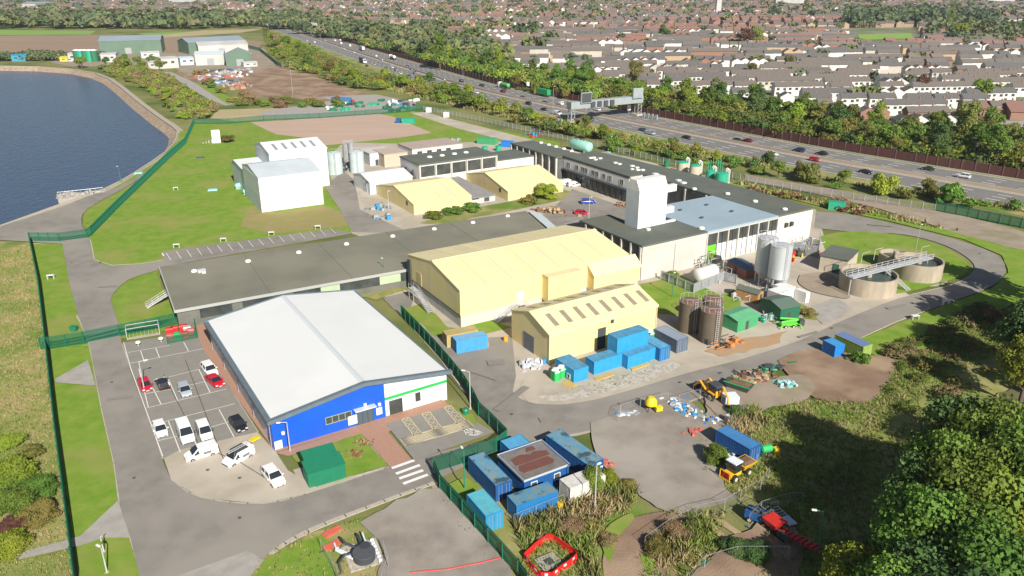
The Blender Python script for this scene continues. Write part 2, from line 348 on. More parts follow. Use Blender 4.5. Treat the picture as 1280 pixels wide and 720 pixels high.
sheet('planting_bed',GRASSY,[(555,268),(640,252),(700,236),(712,240),(705,250),(640,264),(560,280),(525,280)],[(990,378),(1020,388),(1028,402),(1005,400)])
sheet('concrete_apron',CONC,smooth([(650,486),(660,470),(700,464),(760,475),(820,455),(880,440),(900,450),(870,463),(800,482),(740,499),(690,505),(660,502),(650,486)],3)[:-1])
sheet('rubble_strip',mat('white_rubble',(.52,.48,.42),(.33,.30,.25),scale=1.5,rough=.95,bump=.6,bscale=5),smooth([(672,496),(720,492),(780,470),(830,455),(850,460),(800,480),(740,497),(690,503),(672,496)],3)[:-1])
sheet('rusty_apron',RUST,[(880,440),(930,424),(985,415),(975,430),(900,447)])
sheet('concrete_apron',CONCG,[(1008,385),(1045,372),(1065,385),(1050,398),(1028,405)])
# ---- roads on the public side
sheet('service_road',ASPH,smooth([(-60,305),(0,283),(75,259),(110,245),(150,233),(190,208),(205,196)],3)+smooth([(208,200),(190,214),(150,238),(108,262),(102,280),(110,297)],3)+
      smooth([(112,300),(118,325),(140,332),(175,330),(205,325)],3)+[(208,332)]+smooth([(196,338),(160,350),(140,370),(142,385),(150,410)],3)+[(152,430),(165,470),(185,520),(203,575)]+
      smooth([(214,600),(250,622),(330,630),(400,612),(500,580),(560,562),(622,548)],3)+smooth([(640,556),(600,573),(545,600),(480,624),(385,661),(335,692),(300,735)],3)+[(178,735),(163,672),(150,630),(143,580),(127,510),(112,432),(98,395),(86,350),(78,305),(36,302),(0,300),(-60,322)])
sheet('concrete_apron',CONCG,[(215,722),(310,688),(330,700),(300,735),(215,735)],[(68,474),(110,450),(120,482),(70,478)],[(100,670),(148,625),(163,672),(130,672),(100,682),(20,700),(20,692)])
sheet('car_park',ASPHD,[(155,428),(248,415),(262,432),(284,480),(322,540),(225,562),(205,573),(183,512),(160,452)])
sheet('concrete_apron',CONC,smooth([(205,573),(225,562),(322,540),(345,565),(360,588),(382,600),(400,612),(330,630),(250,622),(214,600),(205,573)],1)[:-1])
sheet('brick_path',BRICKP,[(240,402),(262,398),(345,565),(330,545),(284,480),(255,438)],[(345,566),(556,502),(578,520),(560,535),(505,528),(485,540),(515,575),(488,585),(455,545),(400,560),(360,570)])
sheet('brick_path',BRICKP,[(335,555),(345,565),(556,503),(545,490)])
sheet('accessible_bays',ASPHD,[(482,530),(560,508),(618,540),(518,575)])
sheet('lawn',GRASS,[(365,572),(452,544),(484,584),(430,600),(385,592)],[(565,510),(592,520),(598,535),(585,528)])
sheet('gravel_yard',GRAVEL,[(738,530),(840,500),(880,520),(905,560),(905,610),(920,625),(868,640),(830,640),(760,590),(742,560)])
sheet('earth_patch',DIRT,[(782,652),(828,642),(866,652),(828,690),(845,735),(765,735),(755,692)])
sheet('gravel_yard',GRAVEL,[(450,655),(552,612),(640,720),(620,735),(480,735),(480,690)])
sheet('earth_patch',DIRT,[(972,452),(1010,438),(1065,444),(1118,452),(1100,488),(1085,505),(1020,500),(985,470)])
sheet('earth_patch',DIRTP,[(880,492),(1000,470),(1010,500),(940,520),(905,560),(885,530)])
sheet('earth_patch',DIRT,[(900,690),(960,650),(1000,672),(985,735),(860,735)])
sheet('grass_patch',GRASS,[(752,685),(758,662),(785,645),(792,652),(772,675),(762,705)],[(800,700),(812,680),(822,690),(812,722)],[(560,608),(585,600),(600,625),(572,632)])
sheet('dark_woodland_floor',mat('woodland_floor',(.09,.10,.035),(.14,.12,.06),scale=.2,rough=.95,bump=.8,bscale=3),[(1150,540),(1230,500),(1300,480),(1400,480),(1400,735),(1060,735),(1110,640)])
# ---- kerbs
kerb(smooth([(690,506),(740,500),(800,484),(860,466),(930,448),(1000,425),(1030,404)],4)); kerb(smooth([(642,470),(648,492),(662,503),(690,506)],3))
kerb(smooth([(1025,404),(1050,400),(1120,374),(1190,356),(1216,342),(1214,326),(1180,306),(1130,293),(1070,290)],4)); kerb([(1072,424),(1120,402),(1180,380),(1235,360)],w=.3)
kerb(smooth([(214,600),(250,622),(330,630),(400,612),(500,580)],4)); kerb(smooth([(545,602),(480,626),(385,664),(335,694),(305,730)],4),w=.9,h=.1)
kerb([(203,573),(183,512),(152,430)]); kerb(smooth([(96,395),(112,432),(127,510),(143,580),(150,630),(163,672),(178,722)],3)); kerb([(113,300),(118,325),(140,332),(175,330),(205,325)])
kerb([(112,297),(243,156)],w=1.2,h=.06); kerb([(40,305),(75,302)],w=.8,h=.06); kerb([(546,604),(566,638),(598,675),(642,735)],w=1.8,h=.05,m=mat('tan_path',(.40,.31,.22),(.34,.27,.2),scale=1,rough=.9)); kerb([(60,437),(112,430)],w=.6,h=.06)
kerb([(745,545),(800,523),(835,505)],w=.4)
kerb([(455,545),(484,584),(386,612)]); kerb([(284,480),(255,438),(246,418)],w=.2); kerb([(322,540),(284,480)],w=.2)
sheet('stained_ground',DIRTP,smooth([(1000,345),(1030,342),(1046,350),(1062,372),(1050,374),(1015,366),(998,355),(1000,345)],3)[:-1])
PT=mat('tarmac_patch',(.205,.19,.17),(.225,.21,.187),scale=1,rough=.9); rp=random.Random(9); mb=MB()
for (px,py,w,l,a) in ((150,500,.7,4,.2),(135,360,.8,4,.1),(260,670,1.2,3,.7),(430,640,.6,5,.35),(690,525,1.4,4,.3),(640,500,1.2,9,1.0),(800,500,.6,8,.45),(930,462,1,4,.5),(1010,420,.8,5,.5),(1120,385,1,5,.4),(1100,283,1,6,-.3),(620,455,2,3,.2),(600,470,.6,7,-.6),(160,640,1,1,0),(120,330,2,2,.1)):
    g_=G(px,py); c,s=math.cos(a),math.sin(a); LZ0=.62
    mb.add([(g_[0]+u*c-v*s,g_[1]+u*s+v*c,LZ[0]+.006) for u,v in ((-l/2,-w/2),(l/2,-w/2),(l/2,w/2),(-l/2,w/2))],[(0,1,2,3)])
LZ[0]+=.006; struct(mb.build('tarmac_patch',PT))
mb=MB(); LZ[0]+=.006
for (px,py) in ((140,480),(168,600),(300,650),(500,600),(700,540),(850,480),(1040,412),(1190,366),(1225,318),(640,520),(560,470),(110,280),(90,330),(300,600),(260,590)):
    g_=G(px,py); mb.add([(g_[0]+.26*math.cos(i*.785),g_[1]+.26*math.sin(i*.785),LZ[0]) for i in range(8)],[tuple(range(8))])
struct(mb.build('drain_cover',DARKL))
# ---- painted markings
def line(mb,a,b_,w=.11,z=.5,world=False):
    p=Vector(a if world else G(*a)).xy; q=Vector(b_ if world else G(*b_)).xy; d=(q-p).normalized(); nn=Vector((-d.y,d.x))*w/2
    return mb.add([(*(p+nn),z),(*(p-nn),z),(*(q-nn),z),(*(q+nn),z)],[(0,1,2,3)])
LZ[0]+=.006; MZ=LZ[0]
mb=MB()
def L2(*pts,w=.12):
    for a,b_ in zip(pts,pts[1:]): line(mb,a,b_,w,MZ)
L2((160,443),(212,434)); L2((162.5,456.5),(255,438)); L2((176,440),(181,455)); L2((195,437),(200,450)); L2((230,430),(236,441))
L2((174,463),(186,512)) ; L2((183.5,512.5),(283.7,488.7)); L2((210,474),(249,464)); L2((187,479),(202,508)); L2((192,477),(210,474)); L2((210,474),(223,504)); L2((249,464),(263,493)); L2((180,495),(214,489)); L2((237,484),(258,479))
L2((204,530),(294,507)); L2((211,529),(226,568)); L2((232,524),(248,564)); L2((274,514),(293,549)); L2((196,554),(222,548)); L2((262,537),(286,530)); L2((204,573),(164,463),(155,430))
struct(mb.build('bay_lines',WHITEP))
mb=MB(); 
for i in range(17):
    t=i/16; x=208+t*205; y=(318-t*31)+0; L2((x,y),(x+6+1*t,y+9-2*t),w=.14)
L2((205,322),(203,318),w=.3)
struct(mb.build('bay_lines',WHITEP))
mb=MB()
for i,(a,b_) in enumerate([((490,588),(518,578)),((495,595),(525,584)),((499,601),(529,590.5)),((504,607.5),(535,596))]): line(mb,a,b_,.55,MZ)
struct(mb.build('zebra_crossing',WHITEP))
mb=MB(); 
def hatch(P,n):
    a,b_,c,d=[Vector(G(*p)).xy for p in P]
    for e,f in ((a,b_),(b_,c),(c,d),(d,a)): line(mb,(*e,0),(*f,0),.13,MZ,True)
    for i in range(n):
        t0,t1=i/n,(i+1)/n
        line(mb,(*a.lerp(d,t0),0),(*b_.lerp(c,t1),0),.1,MZ,True); line(mb,(*b_.lerp(c,t0),0),(*a.lerp(d,t1),0),.1,MZ,True)
hatch([(502,527),(511,524),(527,544),(517,547)],4); hatch([(527,520),(537,517),(552,537),(542,540)],4); hatch([(555,512),(563,509),(583,529),(571,532)],4); hatch([(500,551),(584,528),(592,536),(508,560)],6)
struct(mb.build('hatched_bays',YELP)); mb=MB(); hatch([(577,535),(603,543),(596,547),(583,546)],3); struct(mb.build('hatched_bays',WHITEP))
mb=MB(); 
for P in ([(205,470),(250,560),(300,580),(338,604)],[(560,470),(600,514)],[(232,452),(262,532),(282,582)]): 
    for a,b_ in zip(P,P[1:]): line(mb,a,b_,.12,MZ)
struct(mb.build('drain_line',DARKL))
mb=MB()
for a,b_ in [((705,282),(738,274)),((708,276),(735,270)),((760,284),(792,276))]: line(mb,a,b_,.12,MZ)
struct(mb.build('bay_lines',WHITEP))
# ================================================================ motorway
cl=smooth([(250,16),(330,29),(402,51),(450,67),(510,86),(575,106),(640,122),(745,144),(815,158),(960,187),(1040,202),(1141,219.5),(1280,243),(1420,268)],4)
CLW=[Vector(G(*p)).xy for p in cl]
def along(off):
    out=[]
    for i,p in enumerate(CLW):
        d=(CLW[min(i+1,len(CLW)-1)]-CLW[max(i-1,0)]).normalized(); out.append(p+Vector((-d.y,d.x))*off)
    return out
def band(name,m,o0,o1,z):
    mb=MB(); ribbon(mb,[tuple(p) for p in along(o0)],[tuple(p) for p in along(o1)],z); return struct(mb.build(name,m))
MO=.14
band('motorway_verge',GRASSY,-27,27,MO-.03)
band('motorway_carriageway',ASPHM,-18,18,MO)
band('motorway_reservation',mat('reservation_concrete',(.42,.34,.26),(.36,.30,.23),scale=.1,rough=.9),-1.6,1.6,MO+.01)
mb=MB()
def dashes(off,w,dash,gap):
    P=along(off); acc=0
    for a,b_ in zip(P,P[1:]):
        L_=(b_-a).length; d=(b_-a)/L_; t=-acc
        while t<L_:
            s=max(t,0); e=min(t+dash,L_)
            if e>s: line(mb,(*(a+d*s),0),(*(a+d*e),0),w,MO+.02,True)
            t+=dash+gap
        acc=(L_-t+dash+gap)%(dash+gap) if gap else 0
for o in (-14.2,-10.4,-6.6,6.6,10.4,14.2): dashes(o,.35,4,7)
for o in (-17.3,-2.4,2.4,17.3): dashes(o,.35,1000,0)
struct(mb.build('lane_markings',WHITEP))
# concrete central barrier
P=along(0); mb=MB()
for a,b_ in zip(P,P[1:]): c=(a+b_)/2; d=b_-a; mb.cbox(c.x,c.y,MO,d.length+.2,.5,1.0,math.atan2(d.y,d.x))
tag(mb.build('central_barrier',mat('barrier_concrete',(.46,.39,.31),(.40,.34,.27),scale=.3,rough=.9)),'low pale concrete barrier along the middle of the motorway','barrier')
# noise barrier: brown vertical boards, each bay with a post
P=along(-20.5) if along(-20.5)[30].y>along(20.5)[30].y else along(20.5)
FAR_SIDE=-1 if along(-20.5)[30].y>along(20.5)[30].y else 1
rt=E('noise_barrier','long dark red-brown timber noise barrier beyond the far carriageway','barrier')
BB=mat('barrier_boards',(.115,.045,.04),(.085,.033,.03),scale=.8,rough=.85,stretch=(1,1,.1)); mb=MB(); mp_=MB(); pts_=[]
i0=0
for a,b_ in zip(P,P[1:]):
    L_=(b_-a).length; d=(b_-a)/L_; k=max(1,round(L_/5)); ang=math.atan2(d.y,d.x)
    for j in range(k):
        c=a+d*(L_*(j+.5)/k); h=3.4 if (i0%7) else 3.55; mb.cbox(c.x,c.y,0,L_/k-.3,.16,h,ang); q=a+d*(L_*j/k); pts_.append((q.x,q.y,ang)); i0+=1
mb.build('board_panel',BB,rt)
PM=mat('barrier_posts',(.16,.10,.09),rough=.7); pts_.sort(key=lambda p:p[0]**2+p[1]**2); pm0=None
for qx,qy,an in pts_[:100]:
    if pm0 is None: pm0=MB().box(-.16,-.18,0,.16,.18,3.75).build('post',PM,rt,loc=(qx,qy,0),rz=an)
    else: o=pm0.copy(); COL.objects.link(o); o.parent=rt; o.location=(qx,qy,0); o.rotation_euler=(0,0,an)
for qx,qy,an in pts_[100:]: mp_.cbox(qx,qy,0,.32,.36,3.75,an)
mp_.build('more_posts',PM,rt)['kind']='stuff'
mb=MB(); P=along(FAR_SIDE*19.6); 
for a,b_ in zip(P,P[1:]): c=(a+b_)/2; d=b_-a; mb.cbox(c.x,c.y,0,d.length,.5,.35,math.atan2(d.y,d.x))
struct(mb.build('kerb',KERB))
# ================================================================ building materials
WHITECL=mat('white_cladding',(.66,.68,.69),(.60,.62,.64),scale=.5,rough=.5,wave=(3.0,'X',.05),bump=.25)
WHITER=mat('white_membrane_roof',(.69,.70,.69),(.64,.65,.64),scale=.12,rough=.55,col3=(.66,.67,.66),scale3=.05)
WHITEM=mat('bright_white_cladding',(.70,.70,.69),(.63,.63,.62),scale=.4,rough=.5,wave=(2.5,'X',.05),bump=.2)
GREYCL=mat('pale_grey_cladding',(.55,.60,.63),(.49,.54,.57),scale=.3,rough=.5,wave=(2.5,'Y',.05),bump=.2)
GREYRF=mat('light_grey_roof',(.52,.57,.60),(.45,.50,.53),scale=.15,rough=.55,wave=(1.5,'X',.05),bump=.3)
BLUEW=mat('royal_blue_cladding',(.01,.10,.62),(.012,.085,.54),scale=.3,rough=.4,wave=(2.5,'X',.03),bump=.15)
FASCIA=mat('slate_fascia',(.13,.17,.20),(.11,.145,.17),scale=1,rough=.5)
GREENS=paint('stripe_green',(.03,.42,.09))
FELT=mat('brown_felt_roof',(.20,.195,.15),(.165,.162,.128),scale=.12,rough=.9,bump=.2,bscale=6,col3=(.225,.215,.165),scale3=.04,spec=.2)
DFELT=mat('dark_felt_roof',(.10,.115,.10),(.125,.138,.118),scale=.15,rough=.85,bump=.2,bscale=5,col3=(.14,.13,.085),scale3=.06,spec=.25,lo3=.58,hi3=.75)
BLUERF=mat('blue_grey_roof',(.30,.39,.45),(.265,.345,.40),scale=.12,rough=.7,bump=.1,bscale=4)
YELW=mat('cream_cladding',(.78,.645,.31),(.73,.60,.285),scale=.15,rough=.55,wave=(2.0,'X',.06),bump=.3,col3=(.70,.58,.31),scale3=.35,stretch=(1,1,.25))
YELR=mat('cream_roof_sheet',(.77,.665,.37),(.72,.62,.34),scale=.1,rough=.6,wave=(2.2,'X',.06),bump=.35,col3=(.69,.60,.37),scale3=.35,stretch=(1,.3,1))
YELC=paint('cream_capping',(.76,.66,.42))
PLINTH=mat('pale_render_plinth',(.52,.50,.47),(.44,.43,.41),scale=.6,rough=.9)
PRECAST=mat('precast_panel',(.56,.53,.48),(.50,.47,.43),scale=.4,rough=.85,col3=(.46,.44,.40),scale3=.15)
WPANEL=mat('white_wall_panel',(.68,.67,.65),(.60,.59,.57),scale=.5,rough=.7,wave=(1.2,'X',.04))
GLASSD=mat('dark_glazing',(.035,.045,.045),(.075,.08,.078),scale=.35,rough=.15,spec=.6)
GLASSB=mat('blue_glazing',(.07,.10,.13),rough=.1,spec=.7)
SKYL=mat('grp_rooflight',(.235,.205,.145),(.28,.25,.18),scale=1,rough=.5)
SKYLG=mat('grey_rooflight',(.25,.27,.28),rough=.5)
DOME=mat('white_dome',(.75,.74,.68),rough=.3)
ALU=mat('galvanised_steel',(.50,.51,.52),(.40,.41,.43),scale=1.5,rough=.45,metal=.35)
ALUB=mat('bright_galvanised',(.62,.63,.64),(.5,.51,.53),scale=1,rough=.4,metal=.3)
DKMET=mat('dark_metal',(.06,.065,.07),rough=.6)
BRICK=mat('red_brick',(.33,.15,.10),(.26,.12,.08),scale=2,rough=.9)
BEIGE=mat('beige_block',(.50,.43,.33),(.44,.38,.29),scale=.8,rough=.9)
PALEG=mat('pale_green_panel',(.40,.50,.32),(.36,.45,.29),scale=.6,rough=.6)
def rectf(mb,F,p0,p1,y=0,t=.06):
    """plate on the front wall between two photo-surveyed corners"""
    x0,z0=F.front(*p0,y); x1,z1=F.front(*p1,y)
    return mb.box(min(x0,x1),y-t,min(z0,z1),max(x0,x1),y-.003,max(z0,z1))
def win(root,x0,z0,x1,z1,y=0,glass=None,frame=None,name='window',n=1,side=None,t=.1):
    """window or door on a front wall (or on a side wall x=side): frame with glass sub-part"""
    f=MB(); b=.08; 
    def bx(m,a0,a1,c0,c1,d0,d1):
        if side is None: m.box(a0,y-d1,c0,a1,y-d0,c1)
        else: m.box(side-d1,a0,c0,side-d0,a1,c1)
    bx(f,x0,x0+b,z0,z1,.004,t); bx(f,x1-b,x1,z0,z1,.004,t); bx(f,x0+b,x1-b,z1-b,z1,.004,t); bx(f,x0+b,x1-b,z0,z0+b,.004,t)
    for i in range(1,n): xx=x0+(x1-x0)*i/n; bx(f,xx-.04,xx+.04,z0+b,z1-b,.004,t-.01)
    w=f.build(name,frame or DKMET,root); g_=MB(); bx(g_,x0+b*.5,x1-b*.5,z0+b*.5,z1-b*.5,.002,.04); g_.build('glass',glass or GLASSD,w); return w
def gable(root,W,D,he,hr,ridge='x',wm_=None,rm=None,ov=.25,th=.18,rpos=.5,z0=0,wname='wall',gm=None):
    """gabled shell at local origin; ridge 'x': gables at x=0 and x=W"""
    w=MB(); L_=D if ridge=='x' else W; rp=L_*rpos
    prof=[(0,z0),(L_,z0),(L_,he),(rp,hr),(0,he)]
    w.extr(prof,'x' if ridge=='x' else 'y',0,W if ridge=='x' else D)
    wo=w.build(wname,wm_,root); r=MB(); a0,a1=-ov,(W if ridge=='x' else D)+ov
    s1=(hr-he)/rp; s2=(hr-he)/(L_-rp); ax='x' if ridge=='x' else 'y'; e=.004
    r.extr([(-ov,he-ov*s1+e),(rp,hr+e),(rp,hr+th),(-ov,he-ov*s1+th)],ax,a0,a1)
    r.extr([(rp,hr+e),(L_+ov,he-ov*s2+e),(L_+ov,he-ov*s2+th),(rp,hr+th)],ax,a0,a1)
    return wo,r.build('roof',rm,root)
def laps(root,W,D,he,hr,rpos,m_,step=6.0,th=.15,ov=.1):
    rp=D*rpos; s1=(hr-he)/rp; s2=(hr-he)/(D-rp); k=int(W/step); mb=MB()
    for i in range(1,k+1):
        x=i*W/(k+1)
        for (ya,za,yb,zb) in ((-ov,he-ov*s1+th,rp-.35,hr-.35*s1+th),(rp+.35,hr-.35*s2+th,D+ov,he-ov*s2+th)):
            mb.add([(x,ya,za),(x+.09,ya,za),(x+.09,yb,zb),(x,yb,zb),(x,ya,za+.03),(x+.09,ya,za+.03),(x+.09,yb,zb+.03),(x,yb,zb+.03)],[(4,5,6,7),(0,1,5,4),(1,2,6,5),(2,3,7,6),(3,0,4,7)])
    mb.build('sheet_laps',m_,root)
def flat(root,x0,y0,x1,y1,h,wm_,rm,z0=0,lip=.12,ov=.12,edge=None):
    w=MB().box(x0,y0,z0,x1,y1,h-.004).build('wall',wm_,root); r=MB().box(x0-ov,y0-ov,h,x1+ov,y1+ov,h+.22)
    ro=r.build('roof',rm,root)
    return w,ro
def slab(F_or_y,y,he,hr,rp,side=0): ...
# ================================================================ blue and white hall
F=Frame((-33.8,94.8)); W_,D_=27.6,39.6; he,hr=5.0,6.9
rt=E('office_building','large white-roofed hall with royal blue and white front beside the car park','building',(*F.o,0),SITE)
gable(rt,W_,D_,he,hr,'y',WHITECL,WHITER,ov=.0,th=.25)
r_=[c for c in rt.children if c.name.startswith('roof')][0]
mb=MB(); o_=.75   # fascia band all round, proud of the roof edge
sl=(hr-he)/(W_/2)
for y0,y1 in ((-o_,-.01),(D_+.01,D_+.35)):
    mb.extr([(-o_,he-o_*sl-.15),(W_/2,hr-.15),(W_/2,hr+.42),(-o_,he-o_*sl+.42)],'y',y0,y1)
    mb.extr([(W_/2+.002,hr-.15),(W_+o_,he-o_*sl-.15),(W_+o_,he-o_*sl+.42),(W_/2+.002,hr+.42)],'y',y0,y1)
mb.box(-o_,0,he-.5,-.02,D_,he+.12); mb.box(W_+.02,0,he-.5,W_+o_*.6,D_,he+.12)
mb.build('fascia',FASCIA,rt)
mb=MB(); mb.extr([(W_/2-.45,hr+.2),(W_/2,hr+.33),(W_/2+.45,hr+.2)],'y',0,D_); mb.build('ridge_capping',mat('ridge_grey',(.55,.58,.60),rough=.5),rt)
xb=17.0
m=MB(); 
def ztop(x): return he+sl*min(x,W_-x)
m.extr([(0,.02),(xb,.02),(xb,ztop(xb)-.2),(W_/2,hr-.2),(0,he-.2)],'y',-.12,-.004); m.build('blue_cladding',BLUEW,rt)
MB().box(-.12,-.12,.02,-.004,2.8,he-.5).build('blue_cladding',BLUEW,rt)
m=MB(); rectf(m,F,(480.3,502.5),(554.4,480.0),0,.14)   # sloping stripe replaced below
m=MB(); m.extr([(xb+.02,3.05),(W_,3.15),(W_,3.6),(xb+.02,3.5)],'y',-.1,-.004); m.build('green_stripe',GREENS,rt)
win(rt,7.6,1.9,11.6,3.1,-.125,n=4,frame=mat('sage_frame',(.30,.36,.28),rough=.5))
def fx(px,py): return F.front(px,py,-.1)
x0,_=fx(446.5,525);x1,_=fx(466.5,520); d=win(rt,x0,.05,x1,2.75,-.125,n=3,name='door',glass=GLASSB)
MB().box(x0-.5,-1.1,3.0,x1+.3,-.13,3.14).build('canopy',paint('canopy_white',(.6,.65,.75)),rt)
x0,_=fx(487,510);x1,_=fx(503.3,506); win(rt,x0,.05,x1,2.7,0,n=2,name='door')
x0,_=fx(519.5,497);x1,_=fx(525.6,495); win(rt,x0,1.3,x1,2.8,0)
sgm=paint('notice_white',(.7,.75,.8))
for (px,py,w,h) in ((441,524.7,1.5,1.5),(473.9,513.6,.95,1.2),(349,563,1.1,1.3)):
    x,z=fx(px,py); MB().box(x-w/2,-.17,max(.3,z-h/2),x+w/2,-.13,max(.3,z-h/2)+h).build('notice_board',sgm,rt)
for (px,py) in ((455.9,505.4),(473.8,504.8),(353.4,540.6)):
    x,z=fx(px,py); MB().cyl(x,-.25,z-.2,z+.2,.25,n=10).build('bulkhead_light',DOME,rt)
m=MB(); 
for i in range(8): m.box(-.1,3.4+i*4.5,2.2,-.02,6.4+i*4.5,3.6)
m.build('window_band',mat('side_window',(.30,.36,.40),rough=.25),rt)
for i in range(5): MB().cyl(-.2,1+i*9.3,0,he-.5,.07,n=6).build('downpipe',ALU,rt)
m=MB().box(-.06,1.0,0,-.008,2.0,2.3).build('door',DKMET,rt)
# ================================================================ long low brown-grey roofed building
A_=R(28.5); o=G(221,389,4)[:2]; F=Frame(o,A_)
rt=E('low_workshop','very long low building with a flat brown-grey felt roof and a row of white domes','building',(*o,0),A_)
m=MB(); m.prism([(0,.3),(88,.3),(88,8),(92,26.6),(0,26.6)],0,3.9); m.build('wall',mat('dull_render',(.15,.155,.13),(.12,.125,.11),scale=.5,rough=.9),rt)
m=MB(); m.prism([(-.25,0),(87.4,0),(87.4,8.6),(91.3,27.2),(-.6,27.2)],3.904,4.2); m.build('roof',FELT,rt)
MB().box(-.25,-.14,3.7,87.4,-.005,4.3).build('fascia',mat('pale_fascia',(.36,.37,.36),rough=.6),rt)
MB().box(-.5,-.1,3.75,-.26,27.3,4.32).build('fascia',mat('pale_fascia',(.6,.6,.6)),rt)
for x in (17.5,34.5,51.5,68.5): MB().box(x,.05,4.2,x+.10,27,4.25).build('roof_joint',mat('felt_seam',(.15,.145,.12),rough=.9),rt)
for i,(x0,x1,mm) in enumerate(((22,27.5,GLASSD),(27.6,31.6,PALEG),(31.7,40.2,GLASSD),(40.3,45,PALEG),(45.1,49.6,GLASSD),(49.7,57,GLASSD),(4,10,GLASSD),(12,19,GLASSD))):
    MB().box(x0,.12,1.7,x1,.29,3.6).build('window_band' if mm is GLASSD else 'spandrel_panel',mm,rt)
for p in ((310,326),(373.4,315),(433,304.6),(490.8,294.8),(542.7,285.8),(591,277.8),(634.4,269.6),(242.5,338.4)):
    x,y=F.px(*p,4.4); c=MB().lathe([(.62,4.2),(.62,4.4),(.5,4.6),(.3,4.7),(.01,4.72)],x,y,16).build('roof_dome',DOME,rt,smooth=True)
x,y=F.px(252,339,4.4); m=MB(); m.cbox(x,y,4.2,1.6,.9,.7); m.cbox(x+.3,y-.9,4.2,.8,.7,.6); m.build('roof_vent',ALUB,rt)
# glazed lean-to on the far right end
o2=F.px(655,264,4); rt2=E('glazed_link','pale blue glazed sloping lean-to against the right end of the long brown-grey roof','lean-to',(*o,0),A_)
m=MB(); m.add([(91.8,27,4.3),(87.9,8.6,4.3),(87.9,0,4.3),(91.5,0,2.8),(91.8,8,2.8),(96,27,2.8)],[(0,1,2,3,4,5)]); m.build('glazed_roof',mat('pale_glazing',(.42,.52,.55),(.5,.58,.6),scale=1.5,rough=.3),rt2)
m=MB(); m.add([(91.5,0,0),(91.8,8,0),(96,27,0),(91.5,0,2.79),(91.8,8,2.79),(96,27,2.79)],[(0,1,4,3),(1,2,5,4)]); m.build('wall',PLINTH,rt2)
m=MB()
for i in range(22):
    t=i/21; y=27*t; xa=91.8-3.9*min(1,(27-y)/18.4); xb_=96-4.2*(27-y)/19 if y>8 else 91.6; m.tube((xa,y,4.36),(xb_,y,2.86),.05,4)
m.build('glazing_bar',ALU,rt2)
# ================================================================ stair and shed at the left gable
def stair(name,label,loc,rz,h,run,w=1.1,land=1.6,mm=None):
    mm=mm or ALUB; r=E(name,label,'stairs',loc,rz); m=MB(); n=int(h/.19)
    for i in range(n): m.box(i*run/n,0,(i+1)*h/n-.04,(i+1)*run/n+.02,w,(i+1)*h/n)
    m.build('treads',mm,r)
    for y in (0,w):
        MB().add([(0,y-.03,0),(0,y+.03,0),(run,y+.03,h),(run,y-.03,h),(0,y-.03,.25),(0,y+.03,.25),(run,y+.03,h+.2),(run,y-.03,h+.2)],[(0,1,2,3),(7,6,5,4),(0,3,7,4),(1,5,6,2),(0,4,5,1),(2,6,7,3)]).build('stringer',mm,r)
        q=MB(); q.tube((0,y,1.0),(run,y,h+1.0),.035); q.tube((0,y,.55),(run,y,h+.55),.025)
        for i in range(5): t=i/4; q.tube((run*t,y,h*t),(run*t,y,h*t+1.0),.03,4)
        q.tube((run,y,h+1),(run+land,y,h+1),.035); q.tube((run+land,y,h),(run+land,y,h+1),.03,4); q.build('handrail',mm,r)
    q=MB().box(run,-.1,h-.12,run+land,w+.1,h); 
    for x in (run+.1,run+land-.1):
        for y in (0,w): q.tube((x,y,0),(x,y,h-.1),.05,4)
    q.build('landing',mm,r); return r
F=Frame(G(221,389,4)[:2],A_); x,y=F.px(176,385,0)
g0=G(184,386); stair('external_stair','small grey steel stair and gangway rising to the left end of the low brown-grey roofed building','', (0,0,0)) if 0 else stair('external_stair','small grey steel stair rising to the left end wall of the long low building',(g0[0],g0[1],0),R(35),2.2,5.0)
# ================================================================ long cream warehouse
A_=R(31); o=G(576,411)[:2]; F=Frame(o,A_)
rt=E('cream_warehouse','biggest cream-yellow warehouse, long and tall on a pale plinth, beside the low brown-grey roof','warehouse',(*o,0),A_)
MB().box(.12,.12,0,40.2,23.6,2.7).build('plinth',PLINTH,rt)
gable(rt,40.4,23.8,7.9,10.0,'x',YELW,YELR,ov=.12,th=.15,z0=2.704)
laps(rt,40.4,23.8,7.9,10.0,.5,mat('lap_cream',(.58,.49,.28),rough=.6)); MB().box(-.02,-.05,5.2,40.4,-.004,5.26).build('wall_lap',mat('lap_cream',(.58,.49,.28)),rt)
MB().extr([(11.35,10.2),(11.9,10.36),(12.45,10.2),(11.9,10.12)],'x',-.1,40.5).build('ridge_capping',YELC,rt)
MB().box(-.06,.0,2.6,-.003,23.8,2.78).build('drip_trim',DKMET,rt)
MB().box(0,-.1,2.55,40.4,-.004,2.72).build('drip_trim',YELC,rt)
MB().box(18.6,-2.2,2.2,26.6,-.01,7.55).build('bay_projection',YELW,rt); MB().box(18.5,-2.35,7.55,26.7,-.01,7.68).build('bay_roof',YELR,rt)
m=MB(); m.extr([(-2.3,2.4),(-.01,2.4),(-.01,7.5),(-2.3,5.6)],'x',29.8,42.0); m.build('bay_projection',YELW,rt); MB().extr([(-2.5,5.45),(-.01,7.51),(-.01,7.66),(-2.5,5.62)],'x',29.7,42.3).build('bay_roof',YELR,rt)
MB().box(29.8,-2.0,0,41.8,-.02,2.4).build('plinth',PLINTH,rt)
m=MB(); m.box(-.09,17.4,2.8,-.004,19.3,5.6); m.build('door',mat('door_cream',(.55,.42,.2),rough=.5),rt)
MB().box(12.6,-.08,2.75,14.2,-.004,5.0).build('door',paint('door_white',(.7,.7,.66)),rt)
m=MB(); m.box(-.35,22.4,0,-.01,23.7,7.0); m.build('downpipe_duct',DKMET,rt)
